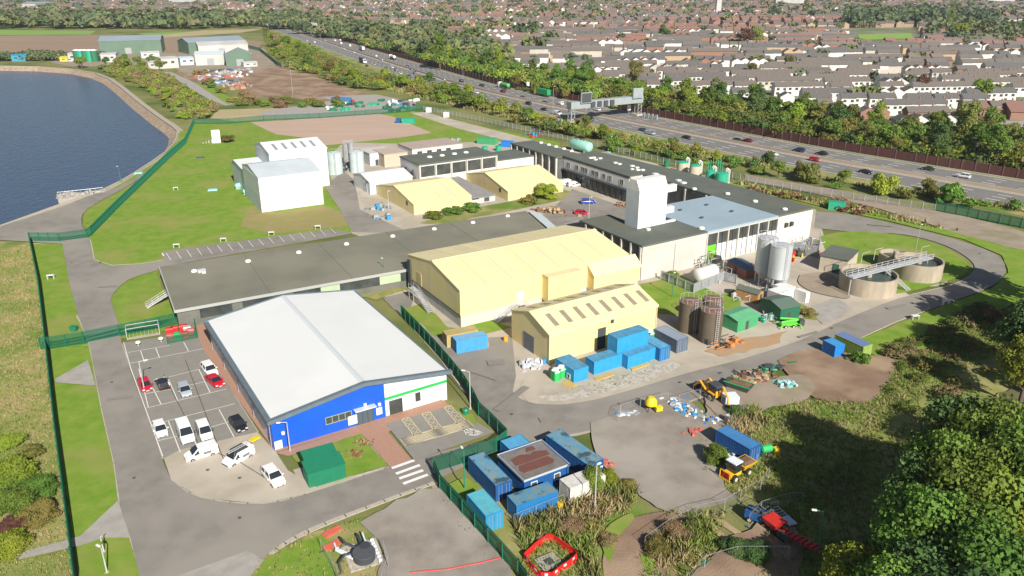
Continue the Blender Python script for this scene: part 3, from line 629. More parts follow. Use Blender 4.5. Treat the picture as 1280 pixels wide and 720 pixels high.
g0=G(531,399); stair('external_stair','grey steel stair climbing the shaded left gable of the biggest cream warehouse',(o[0]-math.cos(A_)*1.4-math.sin(A_)*9.0,o[1]-math.sin(A_)*1.4+math.cos(A_)*9.0,0),A_+R(90),2.75,7.2,land=2.4)
stair('external_stair','grey steel stair climbing to the white door in the biggest cream warehouse long front',(o[0]+math.cos(A_)*7.4+math.sin(A_)*1.5,o[1]+math.sin(A_)*7.4-math.cos(A_)*1.5,0),A_,2.75,5.0,land=2.0)
# ================================================================ cream shed with rooflights
o=(6.4,121.4); F=Frame(o); 
rt=E('cream_shed','cream-yellow shed with rows of dark rooflights behind the stacked bright blue containers','shed',(*o,0),SITE)
gable(rt,24.4,12.2,5.9,7.9,'x',YELW,YELR,ov=.25,th=.12)
for i in range(8):
    x=2.1+i*2.95; 
    for s in (0,1):
        m=MB(); sy=2.0/6.1
        if s==0: y0,y1=1.2,4.4; z=lambda y:5.9+sy*y+.13
        else: y0,y1=7.8,10.4; z=lambda y:5.9+sy*(12.2-y)+.13
        m.add([(x,y0,z(y0)),(x+.95,y0,z(y0)),(x+.95,y1,z(y1)),(x,y1,z(y1)),(x,y0,z(y0)+.05),(x+.95,y0,z(y0)+.05),(x+.95,y1,z(y1)+.05),(x,y1,z(y1)+.05)],[(3,2,1,0),(4,5,6,7),(0,1,5,4),(1,2,6,5),(2,3,7,6),(3,0,4,7)]); m.build('rooflight',SKYL,rt)
MB().box(-.2,-.34,5.6,24.6,-.252,5.86).build('gutter',YELC,rt)
d=MB().box(-.08,4.6,.02,-.005,8.0,3.4).build('roller_door',mat('shutter_grey',(.12,.14,.16),(.15,.17,.19),scale=1,rough=.5,wave=(4,'Z',.03)),rt)
MB().box(10.6,-.08,.02,12.4,-.005,4.3).build('opening',DKMET,rt); MB().lathe([(.35,0),(.35,.12)],0,0,12)
x,z=F.front(765,401.5); MB().box(x-.3,-.2,z-.3,x+.3,-.005,z+.3).build('vent',DKMET,rt)
for xx in (.0,24.4): MB().cyl(xx,-.15,0,5.6,.09,n=6).build('downpipe',YELC,rt)
# ================================================================ main process building
o=G(800,351)[:2]; F=Frame(o); H8=8.2
MAINF=F
rt=E('process_building','sprawling flat-roofed process building with dark felt and blue-grey roofs and precast front walls','building',(*o,0),SITE)
P_=lambda *a:MB().box(*a)
# front block
m=MB(); m.prism([(0,0),(19.5,0),(19.5,10.4),(8.7,10.4),(8.7,22.5),(0,22.5)],0,7.6); m.build('wall',mat('inner_dark_wall',(.10,.105,.10),(.16,.16,.15),scale=.5,rough=.6),rt)
m=MB(); m.prism([(-.25,-.25),(19.5,-.25),(19.5,10.5),(8.9,10.5),(8.9,22.7),(-.25,22.7)],7.9,8.3); m.build('roof',DFELT,rt)
m=MB(); m.box(0,-.18,0,9.6,-.003,7.0); m.box(9.75,-.18,0,19.5,-.003,7.0); m.box(0,-.2,7.05,19.5,-.003,7.88); m.build('precast_panel',PRECAST,rt)
for i in range(7): y=.1+i*3.3; P_(-.35,y,0,-.01,y+.45,7.88).build('column',PRECAST,rt)
m=MB(); m.box(-.05,0,7.6,.0,22.5,7.9); m.build('fascia',DKMET,rt)
# blue-roofed hall
P_(19.6,.1,0,43.6,22,7.7).build('wall',WPANEL,rt); P_(19.5,-.2,7.8,43.7,22.2,8.25).build('roof',BLUERF,rt)
P_(19.6,-.12,0,43.6,.08,.5).build('plinth',PRECAST,rt)
for i in range(8): x=19.6+i*3.43; P_(x-.16,-.35,0,x+.16,.09,7.78).build('column',PRECAST,rt)
for i in range(7):
    x=19.6+i*3.43; P_(x+.2,-.02,4.6,x+3.2,.09,7.5).build('window',GLASSD,rt)
    q=P_(x+.2,-.06,.5,x+3.2,.09,4.55)
    q.build('wall_panel' if i else 'green_panel',WHITEM if i else paint('lime_green',(.16,.62,.04)),rt)
    if i: P_(x+1.66,-.16,.3,x+1.78,-.065,7.5).build('downpipe',DKMET,rt)
P_(19.5,-.3,7.5,43.7,-.02,7.79).build('fascia',PRECAST,rt)
# long bar
P_(43.8,0,0,56.5,84,7.7).build('wall',mat('bar_wall',(.3,.3,.28),rough=.8),rt)
P_(43.8,-.2,0,56.6,-.003,7.85).build('end_wall',mat('cream_render',(.66,.62,.55),(.60,.56,.50),scale=.3,rough=.85),rt)
P_(43.7,-.3,7.9,52,84.2,8.35).build('roof',DFELT,rt); m=MB(); m.prism([(52,-.3),(56.9,-.3),(56.9,40),(52.02,84.2)],7.9,8.35); m.build('roof',DFELT,rt)
for k in (.0,1.2): 
    x,z=F.front(976+0,285); P_(46.2+k*1.6,-.9,5.0,47.0+k*1.6,-.22,6.0).build('wall_fan',DKMET,rt)
for i in range(3): P_(43.4,24+i*8,0,43.78,24.5+i*8,7.88).build('column',PRECAST,rt)
P_(43.6,22.3,.5,43.79,50,7.5).build('window_band',GLASSD,rt)
# office wing with upper storey windows, facing the inner car yard
P_(38.9,50.6,0,43.79,84,7.7).build('wall',mat('office_wall',(.20,.21,.21),rough=.7),rt); P_(38.6,50.3,7.92,43.69,84.3,8.37).build('roof',DFELT,rt)
P_(38.75,50.6,4.3,38.89,83.8,7.5).build('upper_cladding',WHITEM,rt); P_(38.8,50.6,.3,38.89,83.8,3.9).build('window_band',GLASSD,rt)
P_(37.9,50.6,3.95,38.89,83.8,4.15).build('canopy',DKMET,rt)
for y in (53,58.5,61.5,65,67,70.6,72.4,75.5,80): win(rt,y,5.1,y+1.8,6.6,side=38.745,n=2,glass=GLASSD,frame=mat('frame_grey',(.4,.4,.4)))
P_(38.9,50.2,0,43.6,50.55,8.1).build('end_wall',PRECAST,rt)
for i in range(12): y=51+i*2.9; P_(38.3,y,0,38.5,y+.2,3.95).build('canopy_post',DKMET,rt)
# far bar with pale columns
P_(36.6,84,0,45,112,7.4).build('wall',mat('far_dark_wall',(.085,.09,.09),(.13,.13,.12),scale=.5,rough=.5),rt)
P_(36.0,84.2,7.6,45.6,112.4,8.0).build('roof',DFELT,rt)
for i in range(8): y=84.2+i*3.95; P_(35.9,y,0,36.55,y+.5,7.59).build('column',PRECAST,rt)
for (px,py) in ((676.3,178.5),(686,181),(695,183.4),(705,186),(714.5,189)):
    x,y=F.px(px,py,8.1); MB().lathe([(.75,8.0),(.7,8.3),(.4,8.5),(.01,8.55)],x,y,12).build('roof_dome',DOME,rt,smooth=True)
for (px,py) in ((868,236),(909.5,242),(944,251.5),(981,261.3),(877,285)):
    x,y=F.px(px,py,8.5); MB().lathe([(.7,8.3),(.7,8.65),(.5,8.8),(.01,8.9)],x,y,12).build('roof_vent',DOME,rt,smooth=True)
for (px,py,w) in ((738,197,1.2),(744,199,1.2),(742,196.5,1.2),(750,197.5,1.2),(769,203,1.2),(774,204.5,1.2),(790,207,1.3),(796,209,1.2),(797,212,1.2),(803,212,1.2),(790,211,1),(819,217,1.6),(848,225,1.4),(854,228,1.6)):
    x,y=F.px(px,py,8.6); m=MB(); m.cbox(x,y,8.35,w,w*.8,.35); m.build('roof_vent',DOME,rt)
for (px,py) in ((850,263),(883,256.5),(914.5,264.5),(877,272.5)):
    x,y=F.px(px,py,8.3); MB().cbox(x,y,8.25,.9,.5,.35).build('roof_vent',DKMET,rt)
x,y=F.px(810,288,8.3); MB().cbox(x,y,8.3,.9,.7,.5).build('roof_vent',DOME,rt)
# tower
rt=E('cooling_tower','tall white panelled tower with a chamfered top standing on the dark felt roof','tower',(*o,0),SITE)
m=MB(); x0,x1,y0,y1=6.8,15.4,9.6,14.2
m.extr([(y0,8.32),(y1,8.32),(y1,17.4),(y1-1.2,19.6),(y0+1.2,19.6),(y0,17.4)],'x',x0,x1); m.build('tower_body',WHITEM,rt)
P_(x0-.03,y0+.02,8.33,x0-.004,y1-.02,17.3).build('side_panel',GREYCL,rt)
m=MB(); m.box(x1+.004,10.4,15.6,x1+3.6,11.6,17.2); m.build('duct',WHITEM,rt); m=MB(); m.box(x1+.004,10.4,10.4,x1+3.3,11.6,11.9); m.build('duct',WHITEM,rt)
P_(x1+.01,9.7,8.33,x1+3.4,10.5,8.7).build('duct',WHITEM,rt)
m=MB(); m.box(7.2,14.3,0.01,15,21.8,.5); 
# middle wing (dark roof, big windows) and low link
rt=E('middle_wing','flat dark-roofed block with five big dark windows behind the two smaller cream sheds','building',(*o,0),SITE)
P_(-7,97.4,0,21.3,111.3,8.0).build('wall',WPANEL,rt); P_(-7.3,97.1,8.0,21.6,111.6,8.4).build('roof',DFELT,rt)
P_(-7.15,97.3,0,-7.01,111.3,7.9).build('side_wall',mat('pale_render',(.5,.5,.5),rough=.8),rt)
for i in range(6): x=-6.9+i*5.6; P_(x-.2,96.95,0,x+.2,97.39,7.99).build('column',PRECAST,rt)
for i in range(5): x=-6.9+i*5.6; P_(x+.35,97.2,4.2,x+5.2,97.38,7.5).build('window',GLASSD,rt)
for y in (101,106): P_(-7.6,y,4.6,-7.16,y+1.2,5.6).build('wall_fan',DKMET,rt)
for (px,py) in ((537,196.5),(552.6,194.6),(568,192.5),(582.5,190.8)):
    x,y=F.px(px,py,8.4); MB().lathe([(.9,8.4),(.8,8.75),(.01,8.95)],x,y,12).build('roof_dome',DOME,rt,smooth=True)
P_(21.7,97.5,0,36.3,109,6.0).build('wall',WPANEL,rt); P_(21.62,97.2,6.01,36.0,109.3,6.35).build('roof',DFELT,rt)
# two smaller cream sheds
for (oo,W,D,he_,hr_,lab) in (((-27.7,212.8),18.6,26.6,3.1,5.7,'nearer left one of the two small cream-yellow sheds, its gable facing pipework and blue pumps'),((-1.2,227.5),20.3,27.5,3.0,6.0,'farther right one of the two small cream-yellow sheds, with green bushes at its front corner')):
    r=E('cream_shed',lab,'shed',(*oo,0),SITE)
    gable(r,W,D,he_,hr_,'x',YELW,YELR,ov=.1,th=.12); MB().box(0,-.06,.0,W,-.003,.35).build('plinth',PLINTH,r); MB().box(-.06,4,2,-.004,5,3.2).build('vent',DKMET,r)
    laps(r,W,D,he_,hr_,.5,mat('lap_cream',(.58,.49,.28)),5.0,.12)
    MB().extr([(D/2-.3,hr_+.14),(D/2,hr_+.22),(D/2+.3,hr_+.14)],'x',-.1,W+.1).build('ridge_capping',YELC,r)
r=E('lean_to_store','low grey corrugated-roof store squeezed between the two small cream sheds','store',(-27.7,212.8,0),SITE)
MB().box(19.0,1.0,0,27.3,30,1.9).build('wall',PLINTH,r); MB().extr([(.6,1.95),(30.5,2.9),(30.5,3.05),(.6,2.1)],'x',18.9,27.4).build('roof',mat('old_fibre_roof',(.23,.225,.22),(.30,.29,.28),scale=.7,rough=.9,wave=(2.5,'X',.08),bump=.4),r)
win(r,23.5,.4,25.2,1.6,1.0); MB().box(19.4,.7,1.6,21.6,1.0,1.8).build('canopy',DKMET,r)
# small white shed
r=E('white_shed','small white gabled shed between the tall silver tanks and the nearer small cream shed','shed',(-43.8,234.9,0),SITE)
gable(r,14.4,13.7,4.0,5.4,'x',WHITECL,WHITEM,ov=.2,th=.12); MB().box(-.08,2.4,0,-.004,5.2,3.3).build('roller_door',GREYCL,r); MB().box(-.3,1.8,3.5,-.004,2.2,4).build('wall_lamp',DKMET,r)
# beige plant rooms
o=G(463,208)[:2]
r=E('plant_room','small flat-roofed white plant room with purple pipes, right of the two silver tanks','plant room',(*o,0),SITE); flat(r,0,0,9,9,4.4,mat('white_block',(.6,.6,.6),rough=.8),mat('pale_roof',(.5,.48,.47),rough=.8)); win(r,2,0,3.2,2.2,name='door',glass=DKMET); win(r,5,1.5,6.4,2.8)
o=G(481,210)[:2]
r=E('plant_room','beige blockwork plant room with a pale roof behind the small white shed','plant room',(*o,0),SITE); flat(r,0,0,9,10,4.6,BEIGE,mat('pale_roof2',(.42,.35,.29),rough=.9)); MB().box(1.5,-.06,0,3.6,-.004,3).build('roller_door',mat('door_beige',(.5,.45,.36),(.4,.36,.3),scale=3,wave=(3,'X',.05)),r)
o=G(528,197)[:2]
r=E('plant_room','long low plant room with a brownish-pink roof behind the middle wing','plant room',(*o,0),SITE); flat(r,-4,0,17,13,3.4,mat('white_block',(.6,.6,.6)),mat('pinkish_roof',(.40,.32,.27),(.34,.28,.24),scale=.3,rough=.9)); 
for i in range(4): MB().box(i*4-2,-.06,1.4,i*4,-.004,2.5).build('window',GLASSD,r)
# white twin warehouse on the lawn
A_=R(30); o=G(328,266)[:2]; 
rt=E('white_warehouse','tall white warehouse of stepped gabled volumes standing alone on the lawn','warehouse',(*o,0),A_)
gable(rt,18.0,20.4,10.0,11.6,'x',WHITEM,GREYRF,ov=.1,th=.15,rpos=.58)
P_(-.1,0,0,-.004,20.4,4.6).build('lower_cladding',GREYCL,rt); P_(-.08,0,4.65,-.004,20.4,9.9).build('side_cladding',WHITECL,rt)
P_(17.0,-.1,.0,18.0,-.004,9.5).build('corner_trim',mat('trim_cream',(.7,.66,.55),rough=.5),rt)
c=MB(); c.extr([(20.6,0),(40,0),(40,6.5),(36,8.3),(20.6,7.5)],'x',.5,8.0); c.build('rear_wall',GREYCL,rt); MB().extr([(20.6,7.52),(36,8.32),(40.3,6.5),(40.3,6.7),(36,8.5),(20.6,7.7)],'x',.3,8.2).build('rear_roof',WHITER,rt)
c=MB(); c.extr([(20.6,0),(39.5,0),(39.5,12.2),(31,13.9),(20.6,12.2)],'x',8.4,26.4); c.build('tall_wall',WHITEM,rt)
MB().extr([(20.4,12.2),(31,13.94),(39.8,12.2),(39.8,12.35),(31,14.1),(20.4,12.36)],'x',8.2,26.7).build('tall_roof',WHITER,rt)
P_(8.3,20.7,0,8.396,39.4,12).build('side_cladding',GREYCL,rt)
P_(20,20.5,0,26.4,20.596,11).build('front_cladding',mat('trim_cream',(.7,.66,.55)),rt)
for i in range(5):
    x=11+i*3.0; z=lambda y:12.2+(y-20.6)*1.7/10.4+.2
    m=MB(); m.add([(x,23,z(23)),(x+.9,23,z(23)),(x+.9,28.5,z(28.5)),(x,28.5,z(28.5))],[(0,1,2,3)]); m.build('rooflight',SKYLG,rt)
# pump gear at its left side
for k,(px,py,lab) in enumerate(((299,236,'small turquoise pump housing beside the left wall of the tall white warehouse'),(309,243,'round-ended turquoise pump cover nearest the front corner of the tall white warehouse'))):
    g_=G(px,py); r=E('pump_housing',lab,'pump',(g_[0],g_[1],0),A_)
    m=MB(); m.hcyl((-1.3,0,1),(1.3,0,1),[(0,.3),(.1,.8),(.5,.95),(.9,.8),(1,.3)],14); m.build('casing',paint('turquoise',(.25,.62,.58)),r,smooth=True); MB().cbox(0,0,0,2.2,1.2,.35).build('base',PLINTH,r); MB().tube((1.2,0,1),(2.2,1,.4),.15).build('pipe',ALU,r)
# white gate house object at the lawn corner
g_=G(271,178); r=E('valve_house','small white round-topped kiosk with grey steps on the lawn by the reservoir','kiosk',(g_[0],g_[1],0),R(20))
m=MB(); m.extr([(-1.8,0),(1.8,0),(1.8,3.2),(1.2,4.6),(0,5.1),(-1.2,4.6),(-1.8,3.2)],'x',-1.6,1.6); m.build('shell',WHITEM,r); MB().box(-1.65,-.6,0,-1.604,.6,2.3).build('door',DKMET,r)
m=MB(); [m.box(-2-i*1.1,-1,0,-1.65-(i-1)*1.1-1.1 if 0 else -1.7-i*1.1+.0,1,1.4-.35*i) for i in range(4)]; m.build('steps',PLINTH,r)
# pump hut near round tanks
A_=SITE; o=G(1023,338)[:2]
p2=G(1057,345)[:2]; p3=G(1087,336)[:2]; hw_=math.dist(o,p2); hd_=math.dist(p2,p3); ha_=math.atan2(p2[1]-o[1],p2[0]-o[0])
r=E('pump_hut','small beige flat-roofed hut with a dark green door beside the round concrete tanks','hut',(*o,0),ha_)
flat(r,0,0,hw_,hd_,3.6,BEIGE,DFELT,ov=.2); win(r,3.0,0,4.3,2.3,name='door',glass=mat('door_green',(.03,.14,.09))); 
# ================================================================ tanks and plant
BROWN=mat('brown_tank',(.105,.085,.062),(.13,.105,.078),scale=.5,rough=.7); RUSTT=mat('rust_tank_top',(.20,.10,.075),(.16,.12,.09),scale=.7,rough=.8)
SILV=mat('silver_silo',(.55,.58,.60),(.47,.50,.52),scale=.6,rough=.42,metal=.25,stretch=(1,1,.2))
CT=mat('stained_concrete',(.43,.37,.28),(.32,.27,.21),scale=.7,rough=.9,col3=(.30,.27,.22),scale3=.3,lo3=.55,hi3=.75,stretch=(1,1,.25))
TEAL=paint('tank_green',(.03,.36,.22)); PTEAL=paint('pale_teal',(.30,.62,.50)); GRN=paint('container_green',(.03,.17,.085)); 
def ladder(r,x,y,z0,z1,w=.45,a=0):
    m=MB(); c,s=math.cos(a)*w/2,math.sin(a)*w/2
    m.tube((x-c,y-s,z0),(x-c,y-s,z1),.04,4); m.tube((x+c,y+s,z0),(x+c,y+s,z1),.04,4)
    for i in range(int((z1-z0)/.4)): z=z0+.3+i*.4; m.tube((x-c,y-s,z),(x+c,y+s,z),.03,4)
    return m.build('ladder',ALUB,r)
def vtank(name,label,g_,rad,h,m_,top=None,dome=.5,group=None,n=28,legs=0,lad=True,cat='tank'):
    r=E(name,label,cat,(g_[0],g_[1],0),0,group); z0=legs
    MB().cyl(0,0,z0,z0+h,rad,n=n).build('shell',m_,r,smooth=True)
    MB().lathe([(rad+.05,z0+h+.005),(rad+.05,z0+h+.12),(rad*.6,z0+h+dome*.75),(.05,z0+h+dome)],n=n).build('top',top or m_,r,smooth=True)
    if legs:
        MB().lathe([(.35,z0-rad*.95),(rad*.98,z0-.005)],n=n).build('hopper',m_,r,smooth=True)
        for i in range(4):
            a=R(45+90*i); q=MB(); q.tube((rad*.9*math.cos(a),rad*.9*math.sin(a),0),(rad*.9*math.cos(a),rad*.9*math.sin(a),z0+.2),.13,6); a2=a+R(90)
            q.tube((rad*.9*math.cos(a),rad*.9*math.sin(a),.3),(rad*.9*math.cos(a2),rad*.9*math.sin(a2),z0-.2),.06,5); q.build('leg',ALUB,r)
    if lad: ladder(r,rad*.3,-rad-.3,0.1,z0+h+.9)
    q=MB()
    for i in range(12):
        a=R(30*i); b_=R(30*(i+1)); p=(rad*.95*math.cos(a),rad*.95*math.sin(a)); p2=(rad*.95*math.cos(b_),rad*.95*math.sin(b_))
        q.tube((*p,z0+h+.1),(*p,z0+h+1.1),.03,4); q.tube((*p,z0+h+1.1),(*p2,z0+h+1.1),.03,4)
    if lad: q.build('guard_rail',ALUB,r)
    return r
vtank('storage_tank','brown steel tank with a rusty top, nearest the cream shed corner',G(860,413),2.05,6.0,BROWN,RUSTT)
vtank('storage_tank','brown steel tank with a rusty top, nearest the road of the three',G(886.5,426),2.05,6.2,BROWN,RUSTT)
vtank('storage_tank','brown steel tank farthest back of the three, half hidden by the other two',G(888,406),1.95,5.4,BROWN,RUSTT)
vtank('steel_silo','silver steel silo on legs, the front right one of the pair beside the process building',G(970,364),2.25,7.0,SILV,ALUB,legs=3.4)
vtank('steel_silo','silver steel silo on legs, the rear left one of the pair, partly behind its twin',G(953,356),2.15,7.4,SILV,ALUB,legs=3.4)
vtank('storage_tank','pale grey upright tank on the left of the pair beside the tall white warehouse',G(419.5,217),2.6,7.0,mat('pale_tank',(.48,.56,.57),(.42,.50,.51),scale=.5,rough=.5),dome=.7)
vtank('storage_tank','pale grey upright tank on the right of the pair beside the tall white warehouse',G(447,215),2.5,6.9,mat('pale_tank',(.48,.56,.57)),dome=.7)
for k,(px,py,rr,hh,lab) in enumerate(((434,206,1.2,7.5,'narrow grey process column between the two pale grey tanks, left one'),(440,207,.9,8,'narrow grey process column between the two pale grey tanks, right one'))):
    vtank('process_column',lab,G(px,py),rr,hh,ALU,dome=.4,cat='column')
BT=mat('tank_beige',(.5,.46,.36),(.42,.39,.30),scale=.8,rough=.8)
for k,(px,py,rr,hh,mm,lab) in enumerate(((852.5,218,1.9,4.2,BT,'green-topped beige tank, leftmost of the row behind the long dark roof'),(868,223,1.9,4.4,BT,'green-topped beige tank, second in the row behind the long dark roof'),(887,227,1.5,3.6,TEAL,'stubby green tank with white pipes, third in the row behind the long dark roof'),(901,231,2.1,3.8,TEAL,'plain green tank, rightmost of the row behind the long dark roof'),(833,209,1.0,2.2,GRN,'small dark green cylinder tank standing alone on a concrete pad behind the long dark roof'))):
    r=vtank('round_tank',lab,G(px,py),rr,hh,mm,TEAL if k<4 else GRN,dome=.5,lad=False,n=20)
    if k<4:
        m=MB()
        for j in (-1,1): m.path([(rr+.2,j*.7,0),(rr+.2,j*.7,hh+1.2),(rr-.4,j*.7,hh+1.6),(rr-.9,j*.7,hh+.6)],.16,8)
        m.build('vent_pipe',mat('pipe_white',(.62,.62,.6),rough=.4),r)
m=MB(); 
for i in range(7):
    g_=G(884+i*3,222-((i%3))); m.cyl(g_[0],g_[1],0,5.2+(i%3)*.5,.14,n=6)
tag(m.build('pipe_rack',TEAL),'thin green upright pipes sticking up between the tanks behind the long dark roof','pipes')
# horizontal tanks
def htank(name,label,p,q,rad,m_,z,cr=PLINTH):
    a=Vector((p[0],p[1],z));b_=Vector((q[0],q[1],z)); c=(a+b_)/2; ang=math.atan2(b_.y-a.y,b_.x-a.x); L_=(b_-a).length
    r=E(name,label,'tank',(c.x,c.y,0),ang)
    MB().hcyl((-L_/2,0,z),(L_/2,0,z),[(0,rad*.35),(.03,rad*.8),(.08,rad),(.92,rad),(.97,rad*.8),(1,rad*.35)],24).build('shell',m_,r,smooth=True)
    for s in (-.3,.3): MB().box(s*L_-.25,-rad*.8,0,s*L_+.25,rad*.8,z-rad*.6).build('saddle',cr,r)
    m=MB(); 
    for s in (-.15,.2): m.cyl(s*L_,0,z+rad-.05,z+rad+.35,.35,n=10)
    m.build('hatch',ALU,r); return r
htank('horizontal_tank','large pale turquoise horizontal tank behind the far end of the long dark roof',G(714,187),G(738,193),1.9,PTEAL,2.6)
htank('horizontal_tank','white horizontal tank inside a grey palisade by the process building front',G(868,357),G(893,349),1.55,mat('tank_white',(.66,.64,.60),(.55,.53,.49),scale=.8,rough=.6),2.2)
# concrete round settlement tanks
def ctank(label,g_,rad,h):
    r=E('settlement_tank',label,'tank',(g_[0],g_[1],0),0)
    n=48; m=MB(); 
    P=[(rad,0),(rad,h),(rad-.35,h),(rad-.35,h-1.2)]
    vs=[(a*math.cos(2*math.pi*i/n),a*math.sin(2*math.pi*i/n),z) for a,z in P for i in range(n)]
    m.add(vs,[(j*n+i,j*n+(i+1)%n,(j+1)*n+(i+1)%n,(j+1)*n+i) for j in range(3) for i in range(n)]); m.build('tank_wall',CT,r,smooth=True)
    m=MB(); m.add([((rad-.35)*math.cos(2*math.pi*i/n),(rad-.35)*math.sin(2*math.pi*i/n),h-.9) for i in range(n)],[tuple(range(n))]); m.build('liquid',mat('tank_liquid',(.06,.085,.07),(.08,.10,.085),scale=.4,rough=.25),r)
    m=MB(); m.cyl(0,0,0,.12,rad+1.2,n=n); m.build('apron',CONCG,r)
    m=MB(); m.cyl(0,0,h-2,h+.6,.6,n=16); m.build('centre_column',CT,r)
    return r
cA=G(1083,362); cB=G(1145,345)
ctank('round concrete settlement tank nearer the road, with dark liquid',(cA[0],cA[1]),5.8,3.9); ctank('round concrete settlement tank farther right, beside the loop lawn',(cB[0],cB[1]),5.1,4.0)
cC=G(1117,333); ctank('lower round concrete tank behind the two settlement tanks, mostly hidden by the walkway',(cC[0],cC[1]),3.6,3.2)
r=E('steel_walkway','long grey steel gangway with handrails spanning both round concrete tanks','walkway',(0,0,0))
p=Vector((*G(1062,347,4.3)[:2],4.3)); q=Vector((*G(1162,322,4.3)[:2],4.3)); d=(q-p).normalized(); s_=Vector((-d.y,d.x,0))
m=MB(); P4=[p+s_*.9,p-s_*.9,q-s_*.9,q+s_*.9]; m.add([tuple(v) for v in P4]+[tuple(v+Vector((0,0,.18))) for v in P4],[(3,2,1,0),(4,5,6,7),(0,1,5,4),(1,2,6,5),(2,3,7,6),(3,0,4,7)]); m.build('deck',ALUB,r)
for sd in (-1,1):
    m=MB(); off=s_*.9*sd
    for z in (.6,1.15): m.tube(p+off+Vector((0,0,z)),q+off+Vector((0,0,z)),.05,5)
    for i in range(15): c=p.lerp(q,i/14)+off; m.tube(c,c+Vector((0,0,1.15)),.045,4)
    m.build('handrail',ALUB,r)
m=MB(); 
for t in (.02,.45,.98): c=p.lerp(q,t); m.tube((c.x,c.y,0),(c.x,c.y,4.3),.14,6)
m.build('support_post',ALU,r)
m=MB(); c=p.lerp(q,.42); b0=G(1136,364)
for sd in (-.5,.5): m.add([tuple(Vector(b0)+d*sd+Vector((0,0,0))),tuple(Vector(b0)+d*(sd+.12)),tuple(c+d*(sd+.12)),tuple(c+d*sd),tuple(Vector(b0)+d*sd+Vector((0,0,.3))),tuple(Vector(b0)+d*(sd+.12)+Vector((0,0,.3))),tuple(c+d*(sd+.12)+Vector((0,0,.3))),tuple(c+d*sd+Vector((0,0,.3)))],[(3,2,1,0),(4,5,6,7),(0,1,5,4),(1,2,6,5),(2,3,7,6),(3,0,4,7)])
for i in range(22): u=Vector(b0).lerp(c,i/21); m.tube(u-d*.5,u+d*.6,.07,4)
m.build('stair_flight',ALU,r)
for (px,py) in ((1076,330),(1092,325),(1150,322)):
    a=Vector(G(px,py,5)); m=MB(); m.tube(a,a+Vector((0,0,2.4)),.06,4); m.tube(a+Vector((0,0,2.4)),a+Vector((2.0,.8,2.6)),.06,4); m.build('davit',ALUB,r)
# grey palisade compound
def palisade(name,label,pts,h=2.4,m_=None,mp=None,gap=.155,pw=.10,world=False,group=None,postm=None,step=2.75):
    P=[Vector((p[0],p[1],0)) if world else Vector(G(*p)) for p in pts]
    r=E(name,label,'fence',tuple(P[0]),0,group); o_=P[0]
    pa=MB(); ra=MB(); m_=m_ or FG; pm=None
    for a,b_ in zip(P,P[1:]):
        a=a-o_;b_=b_-o_; L_=(b_-a).length
        if L_<.01: continue
        d=(b_-a)/L_; nn=Vector((-d.y,d.x,0)); k=int(L_/gap)
        for i in range(k):
            c=a+d*(i+.5)*L_/k; u=d*pw/2; v=nn*.02
            v=nn*.055; pa.add([tuple(c-u+Vector((0,0,.05))),tuple(c+v+Vector((0,0,.05))),tuple(c+u+Vector((0,0,.05))),tuple(c-u+Vector((0,0,h-.1))),tuple(c+v+Vector((0,0,h))),tuple(c+u+Vector((0,0,h-.1)))],[(0,1,4,3),(1,2,5,4)])
        for z in (.4,h-.45): 
            ra.add([tuple(a+nn*(-.03)+Vector((0,0,z))),tuple(b_+nn*(-.03)+Vector((0,0,z))),tuple(b_+nn*(-.03)+Vector((0,0,z+.07))),tuple(a+nn*(-.03)+Vector((0,0,z+.07))),tuple(a+nn*(-.08)+Vector((0,0,z))),tuple(b_+nn*(-.08)+Vector((0,0,z))),tuple(b_+nn*(-.08)+Vector((0,0,z+.07))),tuple(a+nn*(-.08)+Vector((0,0,z+.07)))],[(0,1,2,3),(7,6,5,4),(0,4,5,1),(3,2,6,7)])
        k=max(1,round(L_/step))
        for i in range(k+1):
            c=a+d*L_*i/k-nn*.1
            if pm is None: pm=MB().box(-.06,-.06,0,.06,.06,h-.1).build('post',postm or m_,r,loc=tuple(c))
            else:
                q=pm.copy(); COL.objects.link(q); q.parent=r; q.location=c
    pa.build('pale_panel',m_,r); ra.build('rail',m_,r); return r
FG=mat('fence_green',(.012,.15,.085),(.015,.13,.075),scale=2,rough=.5); FGREY=mat('fence_grey',(.36,.38,.40),rough=.5,metal=.2)
palisade('palisade_fence','grey palisade round the white horizontal tank',[(826,352),(868,366),(903,350),(922,362)] if 0 else [(826,350),(867,367),(903,352),(920,356)],m_=FGREY,pw=.12)
palisade('palisade_fence','grey palisade round the steel pumps at the right end of the process building',[(990,318),(1022,322),(1024,302)],h=3,m_=FGREY,pw=.11)
# green palisades
FH=2.6
palisade('palisade_fence','long dark green palisade between the rough field and the grass strip at the far left',[(38,302),(50,360),(60,442),(71,540),(81,615),(97,740)],h=FH)
palisade('palisade_fence','green palisade crossing from the left fence corner to the road gate by the reservoir path',[(38,302),(74,302.5)],h=FH)
palisade('palisade_fence','tall green double gate across the road near the reservoir',[(75,302.5),(109,298)],h=FH,step=5)
palisade('palisade_fence','green palisade sloping along the lawn beside the reservoir path',[(109,298),(114,295),(150,258),(185,224),(212,198),(232,180),(243,155)],h=FH)
palisade('palisade_fence','green palisade along the back of the lawn and pink field',[(243,155),(285,155),(330,151),(400,148),(512,140),(530,136)],h=FH,gap=.22,pw=.12,step=5.5)
palisade('palisade_fence','green palisade from the left fence to the lower road gate',[(52,437),(62,437),(105,430)],h=FH)
palisade('palisade_fence','green double gate across the left road above the car park',[(106,430),(150,421)],h=FH,step=5.5)
palisade('palisade_fence','green palisade behind the bin compound running along the low brown-grey roofed building',[(150,421),(200,411),(250,399),(300,386),(350,375),(410,362)],h=FH)
